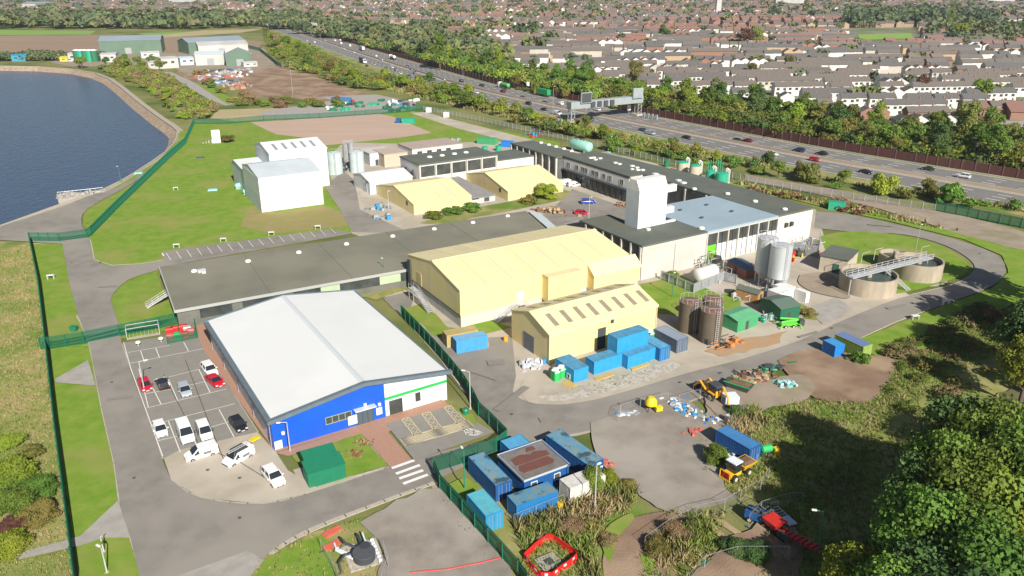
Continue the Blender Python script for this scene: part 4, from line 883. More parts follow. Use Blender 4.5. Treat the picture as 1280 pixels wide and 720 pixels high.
palisade('palisade_fence','green palisade along the right side of the white-roofed hall',[(502,396),(525,420),(545,442),(562,462),(580,485),(592,505),(599,520)],h=FH)
palisade('palisade_fence','green sliding gate between the accessible bays and the inner yard',[(599,520),(612,532),(634,555)],h=FH)
palisade('palisade_fence','green palisade enclosing the left and top sides of the blue cabins',[(634,555),(620,566),(575,582),(543,592)],h=FH)
palisade('palisade_fence','green palisade running down to the bottom edge beside the blue cabins',[(543,594),(551,613),(579,644),(611,680),(648,722),(660,740)],h=FH)
palisade('palisade_fence','dense green palisade at the far right between the earth track and the motorway trees',[(1168,264),(1210,272),(1290,288)],h=3,gap=.17,pw=.13)
palisade('palisade_fence','long thin grey fence between the plant and the motorway embankment',[(530,138),(600,152),(680,170),(760,188),(860,212),(935,228),(1000,240),(1080,252),(1168,264)],h=2.4,m_=FGREY,gap=.4,pw=.07,step=3)
palisade('palisade_fence','curving dark green fence round the far earth works',[(310,60),(325,64),(335,72),(347,82),(352,84)],h=3,gap=.5,pw=.4,step=8)
palisade('palisade_fence','low grey fence along the field edge below the large green barns',[(45,72),(90,70),(125,69)],h=2,m_=FGREY,gap=.6,pw=.1,step=6)
# barbed fence lines of mesh panels round the lower earthworks (heras)
def heras(name,label,pts,h=2.0):
    P=[Vector(G(*p)) for p in pts]; r=E(name,label,'fence',tuple(P[0])); o_=P[0]; m=MB(); w=MB(); f=MB()
    for a,b_ in zip(P,P[1:]):
        a=a-o_;b_=b_-o_;L_=(b_-a).length; k=max(1,round(L_/3.4)); d=(b_-a)/L_
        for i in range(k):
            s=a+d*(L_*i/k+.05); e=a+d*(L_*(i+1)/k-.05)
            for u,v in (((s,.1),(s,h)),((e,.1),(e,h)),((s,h),(e,h)),((s,.1),(e,.1))): m.tube(u[0]+Vector((0,0,u[1])),v[0]+Vector((0,0,v[1])),.02,4)
            for j in range(1,14): c=s.lerp(e,j/14); w.tube(c+Vector((0,0,.1)),c+Vector((0,0,h)),.008,3)
            f.cbox(s.x,s.y,0,.65,.22,.13,math.atan2(d.y,d.x)+R(90))
    m.build('frame',ALU,r); w.build('mesh_infill',ALU,r); f.build('foot_block',DKMET,r); return r
heras('mesh_fence','temporary mesh fence curving over the tall grass in the bottom middle',[(805,688),(835,666),(870,648),(905,640),(925,628),(950,615),(960,600)])
heras('mesh_fence','temporary mesh fence arcing round the dark green mat at the bottom right',[(860,735),(880,712),(920,700),(985,700)])
heras('mesh_fence','temporary mesh fence winding past the red machine',[(935,660),(950,643),(985,632),(1003,632)])
heras('mesh_fence','temporary mesh fence beside the wheel loader and stored pipes',[(848,507),(875,500),(905,528),(915,540)])
heras('mesh_fence','temporary mesh fence round the yellow mixer and pallets at the road edge',[(772,530),(775,520),(800,512),(835,505)])
heras('mesh_fence','temporary mesh fence at the lower left of the valve works',[(402,690),(420,722),(425,738)])
heras('mesh_fence','temporary mesh fence at the right of the valve works',[(480,692),(486,712),(478,735)])
heras('mesh_fence','temporary mesh fence along the lower edge of the blue cabins',[(642,660),(670,648),(705,634)])
# ================================================================ containers
def corr(mb,x0,x1,y,z0,z1,axis,per=.28,dep=.05,out=1):
    n=max(2,round(abs(x1-x0)/per)); P=[]
    for i in range(n):
        for f,q in ((0,0),(.25,0),(.45,1),(.8,1)): P.append((x0+(x1-x0)*(i+f)/n, y+out*dep*q))
    P.append((x1,y)); k=len(P)
    V=[((u,v,z) if axis=='x' else (v,u,z)) for z in (z0,z1) for u,v in P]
    return mb.add(V,[(i,i+1,i+1+k,i+k) for i in range(k-1)])
def container(name,label,px,ang,L_=6.06,W=2.44,H=2.59,m_=None,rm=None,z=0,group=None,doors=True,corner='fl',win_=False,at=None,cat='container',roofcorr=True):
    """placed with its front-left (fl) ground corner at px; length along local x"""
    g_=at or G(*px); r=E(name,label,cat,(g_[0],g_[1],z),ang,group)
    b=MB(); corr(b,0,L_,0.06,.15,H-.1,'x',out=-1,dep=.045); corr(b,0,L_,W-.06,.15,H-.1,'x',out=1,dep=.045); corr(b,0,W,.06,.15,H-.1,'y',out=-1,dep=.045); corr(b,0,W,L_-.06,.15,H-.1,'y',out=1,dep=.045)
    b.build('side_panel',m_,r); f=MB()
    for x in (0,L_-.14):
        for y in (0,W-.14): f.box(x,y,0,x+.14,y+.14,H-.02)
    for y in (0,W-.12):
        for z0 in (.0,H-.14): f.box(.14,y,z0,L_-.14,y+.12,z0+.14)
    for x in (0,L_-.12):
        for z0 in (.0,H-.14): f.box(x,.14,z0,x+.12,W-.14,z0+.14)
    f.build('frame',m_,r)
    t=MB()
    if roofcorr:
        n=int(L_/.3); 
        for i in range(n): t.box(.05+i*(L_-.1)/n,.08,H-.015,.05+(i+.6)*(L_-.1)/n,W-.08,H+.025)
    t.box(.03,.03,H-.09,L_-.03,W-.03,H-.012); t.build('roof',rm or m_,r)
    if doors:
        for k in (0,1):
            d=MB(); d.box(L_+.0,.14+k*(W/2-.13),.15,L_+.05,W/2+k*(W/2-.14)-.01,H-.14); dd=d.build('door',m_,r); q=MB()
            for s in (.3,.75): q.cyl(L_+.08,.14+k*(W/2-.13)+s,.1,H-.12,.025,n=5)
            q.build('locking_bar',ALU,dd)
    if win_:
        for (side,a,c0) in win_:
            if side=='f': win(r,a,c0,a+1.0,c0+1.0,.03,frame=sgm)
            elif side=='fd': win(r,a,.1,a+.9,2.1,.03,name='door',glass=DKMET,frame=sgm)
            elif side=='l': win(r,a,c0,a+.9,c0+.9,side=.03,frame=sgm)
            elif side=='ld': win(r,a,.1,a+.9,2.1,side=.03,name='door',glass=sgm,frame=sgm)
    return r
CB=paint('container_cyan',(.03,.30,.58),rough=.5,dirt=.8); CBR=paint('container_cyan_roof',(.10,.32,.50),rough=.6,dirt=.65); CBL=paint('site_blue',(.015,.095,.29),rough=.5); 
CBLR=mat('weathered_blue_roof',(.09,.25,.36),(.17,.24,.26),scale=.8,rough=.7,col3=(.04,.075,.10),scale3=.5,lo3=.52,hi3=.64,lo=.45,hi=.55)
SLATEB=paint('slate_container',(.10,.14,.20)); 
def ang_px(a,b_): p=G(*a);q=G(*b_); return math.atan2(q[1]-p[1],q[0]-p[0])
# bright blue welfare stack in front of the cream shed (frame = shed grid)
SF=Frame((6.4,121.4))
def sloc(x,y): return (SF.o[0]+x*SF.c-y*SF.s, SF.o[1]+x*SF.s+y*SF.c)
def spx(px,py,z=0): return SF.px(px,py,z)
container('shipping_container','bright blue container lower left of the group, its open-fronted short side facing the green toilet',None,SITE,3.0,5.4,2.6,CB,CBR,at=sloc(*[a for a in (spx(735,475)[0]-3.0,spx(735,475)[1])]),doors=False,win_=[('l',1.0,.5),('l',3.2,.5)])
x0,y0=spx(745,476)
container('shipping_container','long plain bright blue container right of the open-fronted one',None,SITE,6.1,2.5,2.6,CB,CBR,at=sloc(*spx(742,470)),doors=False)
container('shipping_container','bright blue container at the bottom of the double stack against the cream shed',None,SITE,7.0,2.6,2.7,CB,CBR,at=sloc(*spx(770,459)),doors=False)
container('shipping_container','bright blue container on top of the double stack against the cream shed',None,SITE,7.0,2.6,2.7,CB,CBR,z=2.72,at=sloc(*spx(770,459)),doors=False)
container('shipping_container','bright blue cabin with two doors in front of the double stack',None,SITE,5.2,2.5,2.6,CB,CBR,at=sloc(*spx(784,463)),doors=False,win_=[])
container('shipping_container','short bright blue container half hidden right of the two-door cabin',None,SITE,3.2,2.4,2.5,CB,CBR,at=sloc(spx(784,463)[0]+5.4,spx(784,463)[1]+.5),doors=False)
a_=SITE-R(90)
container('shipping_container','blue container end-on to the road with its two doors showing, beside the grey one',None,SITE-R(90),6.06,2.44,2.6,CBL if 0 else paint('mid_blue',(.02,.17,.42)),CBR,at=sloc(spx(824,453)[0],spx(824,453)[1]+6.1))
container('shipping_container','dark slate-grey pitched container end-on to the road, right of the blue ones',None,SITE-R(90),6.06,2.8,2.7,SLATEB,mat('slate_roof',(.24,.29,.36),rough=.6),at=sloc(spx(845,443)[0],spx(845,443)[1]+6.1),roofcorr=False)
# portable toilets
def toilet(label,g_,a=SITE,z=0):
    r=E('portable_toilet',label,'toilet',(g_[0],g_[1],z),a)
    MB().cbox(0,0,.1,1.15,1.15,1.95).build('cabin',paint('toilet_green',(.02,.36,.08)),r); MB().lathe([(.8,2.06),(.75,2.3),(.4,2.45),(.05,2.5)],n=4).build('roof',WHITEM,r)
    MB().box(-.42,-.62,.15,.42,-.58,2.0).build('door',paint('toilet_green2',(.03,.45,.12)),r); MB().box(-.5,-.63,1.7,.5,-.622,1.95).build('header_panel',WHITEM,r); MB().cbox(0,0,0,1.2,1.2,.1).build('skid',DKMET,r)
toilet('green and white portable toilet at the left end of the blue containers',G(694,476)); toilet('green and white portable toilet behind the left-end one',G(701,472.5))
toilet('green and white portable toilet squeezed against the cream shed beside the upper blue container',G(812,427))
r=E('timber_deck','pale yellow timber decking in front of the blue container group','deck',(0,0,0))
for i,(a,b_,c,d) in enumerate((((702,482),(712,487),(722,482),(712,474)),((745,478),(768,470),(766,467),(742,474)),((790,465),(812,457),(810,454),(788,461)))):
    z=.3; Q=[G(*p) for p in (a,b_,c,d)]; m=MB(); m.prism([q[:2] for q in (Q[0],Q[1],Q[2],Q[3])],.02,.3); m.build('deck_platform',mat('new_timber',(.55,.38,.10),(.45,.32,.12),scale=2,rough=.8),r)
# other containers
container('shipping_container','light blue container with a yellow lamp beside a sand-coloured one on the inner yard',(571,443.5),ang_px((571,443.5),(608,436.5)),6.06,2.44,2.6,paint('sky_container',(.07,.32,.62)),paint('sky_container_roof',(.16,.42,.66)))
container('shipping_container','sand-yellow container half hidden behind the light blue one on the inner yard',(559,436),ang_px((571,443.5),(608,436.5)),6.06,2.44,2.6,paint('sand_container',(.45,.36,.16)),None)
container('shipping_container','small bright blue container with a white notice beside the striped green one at the road',(1042,449),ang_px((1042,449),(1053,446)),2.3,2.9,2.5,paint('royal_container',(.02,.20,.60)),paint('royal_roof',(.08,.33,.66)))
p=G(1078,451) if 0 else None
container('shipping_container','yellow-green ribbed container with a faded blue roof at the grass edge by the road',None,ang_px((1041,432),(1080,450)),6.06,2.44,2.6,mat('lime_container',(.28,.40,.07),(.22,.32,.06),scale=1,rough=.5),mat('faded_blue_roof',(.12,.17,.34),rough=.6),at=G(1041,434))
container('shipping_container','navy blue ribbed container in the gravel yard beside the bush',None,ang_px((892,556),(929,578)),6.06,2.44,2.6,CBL,paint('navy_roof',(.06,.20,.42)),at=G(893,557),doors=True)
# cabins group
aC=ang_px((645.6,654.2),(699,634.7))
container('site_cabin','plain mid-blue cabin nearest the camera, lowest of the fenced group',(645.6,654.2),aC,6.06,2.44,2.6,paint('mid_blue',(.02,.17,.42)),CBLR,cat='cabin')
a2=ang_px((655.3,600.7),(713.6,579.3)); P0=G(655.3,600.7,2.9)
r=container('site_cabin','largest cabin with a rusty-patched flat grey roof in the middle of the fenced group',None,a2,7.0,6.7,2.9,CBL,mat('patched_roof',(.13,.12,.11),(.20,.19,.18),scale=.6,rough=.9),at=P0,doors=False,win_=[('f',1.0,1.2),('f',4.6,1.2)],roofcorr=False,cat='cabin')
m=MB(); m.prism([(.8,1.4),(5.4,1.3),(5.9,1.9),(5.6,3.0),(1.1,3.05),(.6,2.2)],2.9,2.94); m.prism([(.7,3.25),(6.1,3.2),(6.2,4.3),(4.6,4.9),(3.9,4.5),(2.6,5.2),(.9,4.8)],2.9,2.94); m.prism([(3.6,5.3),(5.1,5.2),(5.2,6.1),(4.2,6.2)],2.9,2.94); m.build('rusty_patch',mat('rust_patch',(.16,.06,.045),(.13,.055,.045),scale=1.2,rough=.9),r)
m=MB(); m.box(-.1,-.1,2.7,7.1,0,3.0); m.box(-.1,6.7,2.7,7.1,6.8,3.0); m.box(-.1,0,2.7,0,6.7,3.0); m.box(7,0,2.7,7.1,6.7,3.0); m.build('roof_edge',mat('edge_pale',(.4,.42,.44)),r)
P0=G(725,575,2.6); a3=ang_px((682,544),(725,575))
container('site_cabin','long blue cabin with a white-framed window end, on the upper right of the fenced group',None,a3,9.2,2.8,2.6,CBL,CBLR,at=G(682,544,2.6)[:2],doors=False,win_=[],cat='cabin')
rr_=[o for o in COL.objects if o.get('label','').startswith('long blue cabin with')][0]
for y0,z0,z1 in ((.5,1.0,2.0),(1.6,.9,1.7)): q_=MB().box(9.24,y0,z0,9.30,y0+.95,z1).build('window',sgm,rr_); MB().box(9.301,y0+.15,z0+.15,9.32,y0+.8,z1-.15).build('glass',GLASSD,q_)
P0=G(585,573,2.6); a4=ang_px((585,571),(617,605)); 
container('site_cabin','dark blue ribbed cabin with a white notice, outer left one of the back-to-back pair',None,a4,7.6,2.44,2.6,CBL,CBLR,at=G(585,571,2.6)[:2],doors=True,cat='cabin')
P0=G(583,613,2.6)
container('site_cabin','small teal-roofed blue container standing apart nearest the green fence',None,ang_px((583,622),(604,640)) if 0 else a4,5.0,2.44,2.6,paint('teal_blue',(.03,.25,.46)),paint('teal_roof',(.10,.38,.45)),at=G(583,618,2.6)[:2],doors=True,cat='container')
container('site_cabin','small blue container tucked behind the patched-roof cabin at the top of the group',None,a2,3.4,2.6,2.5,paint('mid_blue',(.02,.17,.42)),paint('mid_blue_roof',(.10,.36,.58)),at=G(637,562,2.5)[:2],doors=False,cat='container')
container('site_cabin','weathered white ribbed container beside the leafy bush in the fenced group',None,ang_px((697,600),(735,590)) if 0 else a2,5.6,2.44,2.6,paint('white_container',(.62,.60,.56),dirt=.7),None,at=G(713,611,2.6)[:2],doors=True)
# green cycle shelter / substation by the hall
a5=ang_px((387,611),(427,599)); r=E('green_kiosk','dark green ridged steel housing in two steps on a concrete base beside the hall lawn','kiosk',(*G(387,612)[:2],0),a5)
KG=mat('kiosk_green',(.015,.19,.105),(.018,.165,.09),scale=.8,rough=.45)
m=MB(); corr(m,0,5.0,0,.15,2.4,'x',out=-1); corr(m,0,2.6,0,.15,2.4,'y',out=-1); corr(m,0,2.6,5.0,.15,2.4,'y',out=1); corr(m,0,5,2.6,.15,2.4,'x'); m.build('lower_body',KG,r); MB().add([(-.1,-.15,2.35),(5.1,-.15,2.35),(5.1,2.7,2.75),(-.1,2.7,2.75),(-.1,-.15,2.42),(5.1,-.15,2.42),(5.1,2.7,2.83),(-.1,2.7,2.83)],[(3,2,1,0),(4,5,6,7),(0,1,5,4),(1,2,6,5),(2,3,7,6),(3,0,4,7)]).build('lower_roof',KG,r)
MB().box(.5,2.75,.15,4.6,4.6,2.7).build('upper_body',KG,r); MB().add([(.3,2.72,2.72),(4.8,2.72,2.72),(4.8,4.8,3.0),(.3,4.8,3.0),(.3,2.72,2.8),(4.8,2.72,2.8),(4.8,4.8,3.1),(.3,4.8,3.1)],[(3,2,1,0),(4,5,6,7),(0,1,5,4),(1,2,6,5),(2,3,7,6),(3,0,4,7)]).build('upper_roof',KG,r)
MB().box(-.8,-.8,0,5.7,5.3,.15).build('base',CONC,r)
# huts
def hut(name,label,px,ang,L_,W,h,hr_,wm_,rm,cat='hut',ridge='x'):
    g_=G(*px); r=E(name,label,cat,(g_[0],g_[1],0),ang); gable(r,L_,W,h,hr_,ridge,wm_,rm,ov=.15,th=.06)
    MB().box(L_*.4,-.05,0,L_*.4+.8,-.004,1.9).build('door',DKMET,r); return r
hut('timber_hut','orange-brown timber hut with a grey roof between the silos and the round brown tanks',(946,381),ang_px((946,381),(955,376)),2.4,5.0,2.3,2.9,mat('hut_timber',(.42,.23,.09),(.34,.19,.08),scale=2,rough=.8),DFELT,ridge='y')
hut('green_store','mid-green gabled steel store beside the brown tanks',(921,417),ang_px((921,417),(948,407)),6.0,4.6,2.5,3.0,paint('store_green',(.06,.32,.14)),paint('store_green_roof',(.12,.38,.20)),cat='store')
hut('green_store','dark green gabled store behind the lime green access platform',(974,404),ang_px((976,403),(1001,398)),4.8,6.0,3.0,3.7,paint('store_dkgreen',(.02,.13,.075)),mat('dkgreen_roof',(.10,.15,.12),rough=.7),cat='store')
hut('blue_roof_store','low brick store with a dark blue roof left of the silos',(908,337),ang_px((908,337),(936,352)),7,4,2.2,2.6,BRICK,mat('navy_sheet',(.06,.12,.22),rough=.5),cat='store')
# IBC / white tanks cluster
r=E('water_tank','pair of bright white sectional tanks piled by the dark green store','tank',(*G(972,384)[:2],0),SITE)
m=MB(); m.box(0,0,0,3.4,3,2.9); m.box(3.5,1.2,0,6.4,4.4,2.8); m.box(6.2,-1.8,0,7.4,1.0,2.4); m.build('tank_body',WHITEM,r); m=MB(); [m.box(x,-.08,0,x+.1,-.005,3.2) for x in (0,1.3,2.6,3.9)]; m.build('rib',WHITECL,r)
# pipes and gantries of the yard
def pipework(label,pts,n=10,seed=0,mm=None,spread=4,h=2.4,name='pipework'):
    rn=random.Random(seed); g_=G(*pts); r=E(name,label,'pipework',(g_[0],g_[1],0),SITE); mats=mm or (ALUB,ALU)
    for k,ma in enumerate(mats):
        m=MB()
        for i in range(n):
            x=rn.uniform(-spread,spread);y=rn.uniform(-spread,spread)*.6;z=rn.uniform(.3,h)
            if i%2: m.path([(x,y,0),(x,y,z),(x+rn.uniform(-3,3),y,z)],rn.uniform(.06,.14),6)
            else: m.path([(x,y,0),(x,y,z),(x,y+rn.uniform(-2,2),z)],rn.uniform(.05,.12),6)
        for i in range(n//3): m.cbox(rn.uniform(-spread,spread),rn.uniform(-spread,spread)*.6,0,rn.uniform(.5,1.4),rn.uniform(.5,1.2),rn.uniform(.4,1.4))
        m.build('pipe_run' if k==0 else 'valve_set',ma,r)
    return r
BLP=paint('pump_blue',(.05,.28,.55))
pipework('blue pumps and grey pipes on the paving in front of the nearer small cream shed',(472,262),9,1,(ALU,BLP),3.6,1.1)
pipework('loose blue and grey pipe fittings on the paving below the blue pumps',(480,274),7,2,(ALU,BLP),3,.7)
pipework('grey pipes and valves at the foot of the two silver silos',(940,372),12,3,spread=4)
pipework('tangle of grey steel frames beside the white horizontal tank',(905,345),16,4,(ALU,mat('weathered_timber',(.28,.24,.20),rough=.9)),4.5,2.6)
pipework('grey steel pumps inside the palisade at the right end of the process building',(1005,312),18,5,spread=3.2,h=3)
pipework('grey ducts rising against the precast front of the process building',(880,338),8,6,spread=2,h=4.5)
pipework('orange and grey hoses at the foot of the nearest brown tank',(905,430),10,7,(mat('orange_hose',(.5,.2,.06)),DKMET),3,.9)
pipework('small silver vessels between the pale green and dark green stores',(955,400),8,8,(ALUB,TEAL),1.6,1.8)
pipework('white pipes between the two pale grey upright tanks',(433,213),12,9,(ALUB,DKMET),2.6,3.5)
pipework('scattered pale valves on the grass behind the pink-roofed plant room',(565,178),10,10,spread=4,h=1.5)
pipework('blue tanks and red hoses in the corner behind the far bar',(672,170),8,11,(BLP,mat('red_hose',(.45,.05,.03))),5,1.2)
r=E('site_generator','turquoise and white generator beside the pale turquoise horizontal tank','generator',(*G(757,196)[:2],0),SITE); MB().cbox(0,0,.2,3.2,1.5,1.6).build('casing',paint('turquoise',(.25,.62,.58)),r); MB().cbox(-2.4,0,.2,1.2,1.2,1.1).build('fuel_tank',BLP,r); MB().cbox(-.5,0,0,5,1.4,.2).build('skid',DKMET,r)
for (px,py,L_,W,H_,mm,lab) in ((596,180,8,3,2.6,paint('store_green',(.06,.32,.14)),'green container on the far grass behind the middle wing'),(626,184,4.5,2.6,2.4,paint('royal_container',(.02,.20,.60)),'blue container beside the green one on the far grass'),(1035,262,4.6,2.4,2.3,paint('tank_green',(.03,.36,.22)),'small green cabinet on the grass across the road from the process building end')):
    container('shipping_container',lab,(px,py),SITE-R(50) if px>1000 else SITE-R(60) if 0 else SITE-R(55),L_,W,H_,mm,None,doors=False)
for (px,py,lab) in ((606,190,'left small green round tank on the grass behind the low link roof'),(623,189,'right small green round tank on the grass behind the low link roof')): vtank('round_tank',lab,G(px,py),1.1,2.0,TEAL,dome=.3,lad=False,n=14)
# bins compound
r=E('bin_compound','green palisade bin store in the car park corner','enclosure',(*G(206,425)[:2],0),ang_px((210,432),(247,425)))
g0=G(210,432); g1=G(247,425); g2=G(243,412); g3=G(206,419)
palisade('palisade_fence','short green palisade round the red and green bins in the car park corner',[(210,431.5),(247,424),(244,409)],h=1.9); 
bpy.data.objects.remove(r)
def bin_(label,px,py,mm,a=0,group=None):
    g_=G(px,py); r=E('wheeled_bin',label,'bin',(g_[0],g_[1],0),a+R(20),group)
    MB().loft([[(-.6,-.45,.2),(.6,-.45,.2),(.6,.45,.2),(-.6,.45,.2)],[(-.68,-.52,1.15),(.68,-.52,1.15),(.68,.52,1.15),(-.68,.52,1.15)]]).build('body',mm,r)
    MB().loft([[(-.72,-.56,1.16),(.72,-.56,1.16),(.72,.56,1.16),(-.72,.56,1.16)],[(-.6,-.4,1.38),(.6,-.4,1.38),(.6,.45,1.38),(-.6,.45,1.38)]]).build('lid',mm,r)
    m=MB(); [m.cyl(x,y,0,.2,.1,n=8) for x in (-.5,.5) for y in (-.35,.35)]; m.build('wheels',DKMET,r)
REDB=paint('bin_red',(.55,.03,.03)); PKB=paint('bin_pink',(.55,.12,.12)); GNB=paint('bin_green',(.03,.42,.12))
for lab,px,py,mm in (('red bin at the back left of the compound',213,418,REDB),('red bin at the back beside the left one',219,416,REDB),('red bin at the back right of the compound',230,414,REDB),('faded pink bin at the left end of the front row',214,426,PKB),('bright green bin in the front row',222,424.5,GNB),('red bin in the front row next to the green one',231.5,423,REDB),('faded pink bin at the right end of the front row',239,419,PKB),('pale grey bin beside the back right red bin',235,416,ALU)): bin_(lab,px,py,mm)
# cycle shelter
a6=ang_px((160,424),(190,419)); r=E('cycle_shelter','low clear-roofed cycle shelter with bikes at the top left of the car park','shelter',(*G(159,425)[:2],0),a6)
m=MB(); 
for x in (0,5.6):
    for y in (0,2): m.box(x,y,0,x+.1,y+.1,2.1)
m.box(0,0,2.1,5.7,.1,2.2); m.box(0,2,2.1,5.7,2.1,2.2); m.box(0,.1,2.1,.1,2,2.2); m.box(5.6,.1,2.1,5.7,2,2.2); m.build('frame',ALUB,r); MB().box(0,0,0.01,5.7,2.1,.07).build('floor_slab',CONC,r)
m=MB()
for i in range(8): x=.5+i*.65; m.path([(x,.5,0),(x,.5,.8),(x,1.4,.8),(x,1.4,0)],.03,5)
m.build('cycle_rack',ALUB,r)
for lab,px,py in (('white cone-topped bollard left of the shelter front',173.5,434),('white cone-topped bollard right of the shelter front',202,429)):
    g_=G(px,py); r=E('bollard_light',lab,'bollard',(g_[0],g_[1],0)); MB().cyl(0,0,0,.9,.12,n=10).build('stem',ALU,r); MB().lathe([(.45,.9),(.4,1.15),(.05,1.3)],n=14).build('cap',DOME,r)
# green bollard / litter etc
r=E('grit_bin','small dark green bin on the lawn by the lower road gate','bin',(*G(93,414)[:2],0)); MB().loft([[(-.5,-.4,0),(.5,-.4,0),(.5,.4,0),(-.5,.4,0)],[(-.6,-.5,.9),(.6,-.5,.9),(.6,.5,.9),(-.6,.5,.9)]]).build('body',KG,r); MB().cbox(0,0,.91,1.3,1.1,.12).build('lid',KG,r)
r=E('grit_bin','round green bin on the patch of grass at the end of the accessible bays','bin',(*G(582,519)[:2],0)); MB().cyl(0,0,0,1.0,.5,n=12).build('body',KG,r); MB().lathe([(.55,1.0),(.4,1.2),(.05,1.25)],n=12).build('lid',KG,r)
# ================================================================ lamp posts and masts
def lamp(label,px,top,arm=(1.2,0),mm=ALUB,name='lamp_post',head=True):
    g_=G(*px); r=E(name,label,'lamp post',(g_[0],g_[1],0)); h=top
    MB().tube((0,0,0),(0,0,h),.10,8,.06).build('pole',mm,r); MB().box(-.2,-.2,0,.2,.2,.12).build('base',CONC,r)
    m=MB(); m.tube((0,0,h),(arm[0],arm[1],h+.1),.05,6); m.build('arm',mm,r); a=math.atan2(arm[1],arm[0])
    if head: m=MB(); m.cbox(arm[0],arm[1],h+.02,.55,.24,.12,a); m.build('lamp_head',DOME,r)
    return r
GP=paint('lamp_green',(.03,.22,.14))
lamp('grey lamp post in front of the blue wall corner with its arm to the left',(363,566),5,(-1.1,-.2))
lamp('tall pale lamp post beside the green fence at the right of the hall',(588,511),6.5,(-1.0,.4))
lamp('dark green lamp post inside the fence left of the dark blue cabin pair',(581,613),6.2,(-.3,.6),GP)
lamp('slim lamp post at the left edge of the car park by the red car',(181,490),5.5,(.9,.5))
lamp('short white post on the grass at the bottom left, below the side path',(130,690),2.2,(.2,.1),head=False,name='white_post')
lamp('silver lamp post at the bottom left grass corner',(134,716),3.5,(-.5,.3))
lamp('slim lamp post beside the reservoir path',(151.5,229),5.5,(-.4,.2),GP)
lamp('dark green lamp post on the planting bed behind the white-roofed hall',(481,357),6.2,(-.3,.3),GP)
lamp('tall lamp post on the loop lawn between the round tanks and the road',(1141,330),9.5,(.5,.4),ALU)
lamp('pale lamp post at the tall grass beside the white container',(743,644),7.5,(.3,.2))
lamp('green lamp post in the tree shade at the bottom right',(1020,692),6,(-1,.2),GP)
lamp('lamp post on the grass behind the brown tanks',(840,372),5.5,(.2,.2),GP)
lamp('grey lamp post in the inner car yard',(736,275),6.5,(.5,.2))
lamp('grey lamp post beside the fence behind the pale turquoise tank',(763,190),6,(.3,0))
lamp('grey lamp post in front of the two small cream sheds gable',(486,262),5.5,(.3,0))
lamp('mast beside the far earth works seen against the trees',(366,118),18,(.5,0),ALU)
lamp('tall camera mast at the motorway edge left of the gantry',(691,152),16,(.6,0),ALU)
lamp('thin post just right of the gantry near leg',(732,158),8,(.3,0),ALU)
lamp('motorway lamp mast beside the far bend near the yellow works',(402,62),14,(.6,0),ALU)
lamp('motorway lamp mast left of the bend',(336,38),13,(.6,0),ALU)
lamp('motorway lamp mast on the far verge left of the green tanker lorry',(579,101),9,(.6,0),ALU)
# small white inspection covers / goal-shaped frames on the lawn
FRW=paint('frame_white',(.7,.7,.68))
for i,(px,py,lab) in enumerate(((64,349,'small white vent frame on the grass strip by the left fence'),(221,310,'small white vent frame at the left end of the lane of angled bays'),(279.5,302.5,'second white vent frame along the angled bays'),(339.5,294.5,'third white vent frame along the angled bays'),(397.5,286.5,'fourth white vent frame, nearest the yard, along the angled bays'),(1182,381,'small white vent frame on the grass beside the loop road'),(220,238,'small dark vent frame alone in the lawn'),(1143,400,'pair of thin pale posts on the grass below the loop road'))):
    g_=G(px,py); r=E('vent_frame',lab,'frame',(g_[0],g_[1],0),R(10)); m=MB(); m.box(-.75,-.4,.95,.75,.4,1.05); m.build('top_plate',FRW,r)
    for sx in (-.68,.62): MB().box(sx,-.3,0,sx+.08,.3,.95).build('leg',FRW,r)
for (px,py,lab) in ((173,217,'pale blue flat cover beside the reservoir bank'),(266,238,'low turquoise cover on the lawn left of the white warehouse'),(250,198,'dark square chamber cover on the lawn')):
    g_=G(px,py); m=MB(); m.cbox(g_[0],g_[1],0,3,2,.45,R(15),.85); tag(m.build('chamber_cover',paint('turquoise',(.25,.62,.58)) if 'dark' not in lab else DKMET),lab,'cover')
# slipway platform at the reservoir
r=E('outlet_platform','pale concrete outlet platform with rubble jutting into the reservoir','platform',(*G(100,245)[:2],0),R(28))
m=MB(); m.box(-6,-1,-4,7,3,.2); m.build('slab',CONCG,r); m=MB(); rn=random.Random(5)
for i in range(40): m.cbox(rn.uniform(-6,7),rn.uniform(-1,3),.2,rn.uniform(.4,1.4),rn.uniform(.4,1.2),rn.uniform(.2,.9),rn.random()*3,.8)
m.build('rubble',CONCG,r); m=MB(); [m.tube((-6+i*2.1,3,.2),(-6+i*2.1,3,1.2),.04,5) for i in range(7)]; m.tube((-6,3,1.2),(6.6,3,1.2),.04,5); m.build('handrail',ALUB,r)
# ================================================================ motorway gantry
def cpx(px,py): return Vector(G(px,py))
a=cpx(714,153); b_=cpx(797,144); d=(b_-a); L_=d.length; ang=math.atan2(d.y,d.x); r=E('motorway_gantry','grey steel sign gantry spanning the motorway with matrix signs','gantry',(a.x,a.y,0),ang)
GT=mat('gantry_grey',(.30,.34,.35),(.26,.30,.31),scale=.5,rough=.5)
MB().box(-1.5,-1.8,6.2,L_+1.5,1.8,9.4).build('beam',GT,r)
for x,n_ in ((0,'near'),(L_,'far')):
    m=MB(); 
    for sx in (-1,1):
        for sy in (-1.2,1.2): m.tube((x+sx,sy,.8),(x+sx,sy,6.6),.18,6)
    for z in (1,2.8,4.6): m.tube((x-1,-1.2,z),(x+1,-1.2,z+1.8),.09,5); m.tube((x-1,1.2,z),(x+1,1.2,z+1.8),.09,5); m.tube((x-1,-1.2,z),(x-1,1.2,z+1.8),.09,5)
    m.build('leg',GT,r); MB().box(x-2.6,-2.6,0,x+2.6,2.6,.8).build('footing',CONC,r)
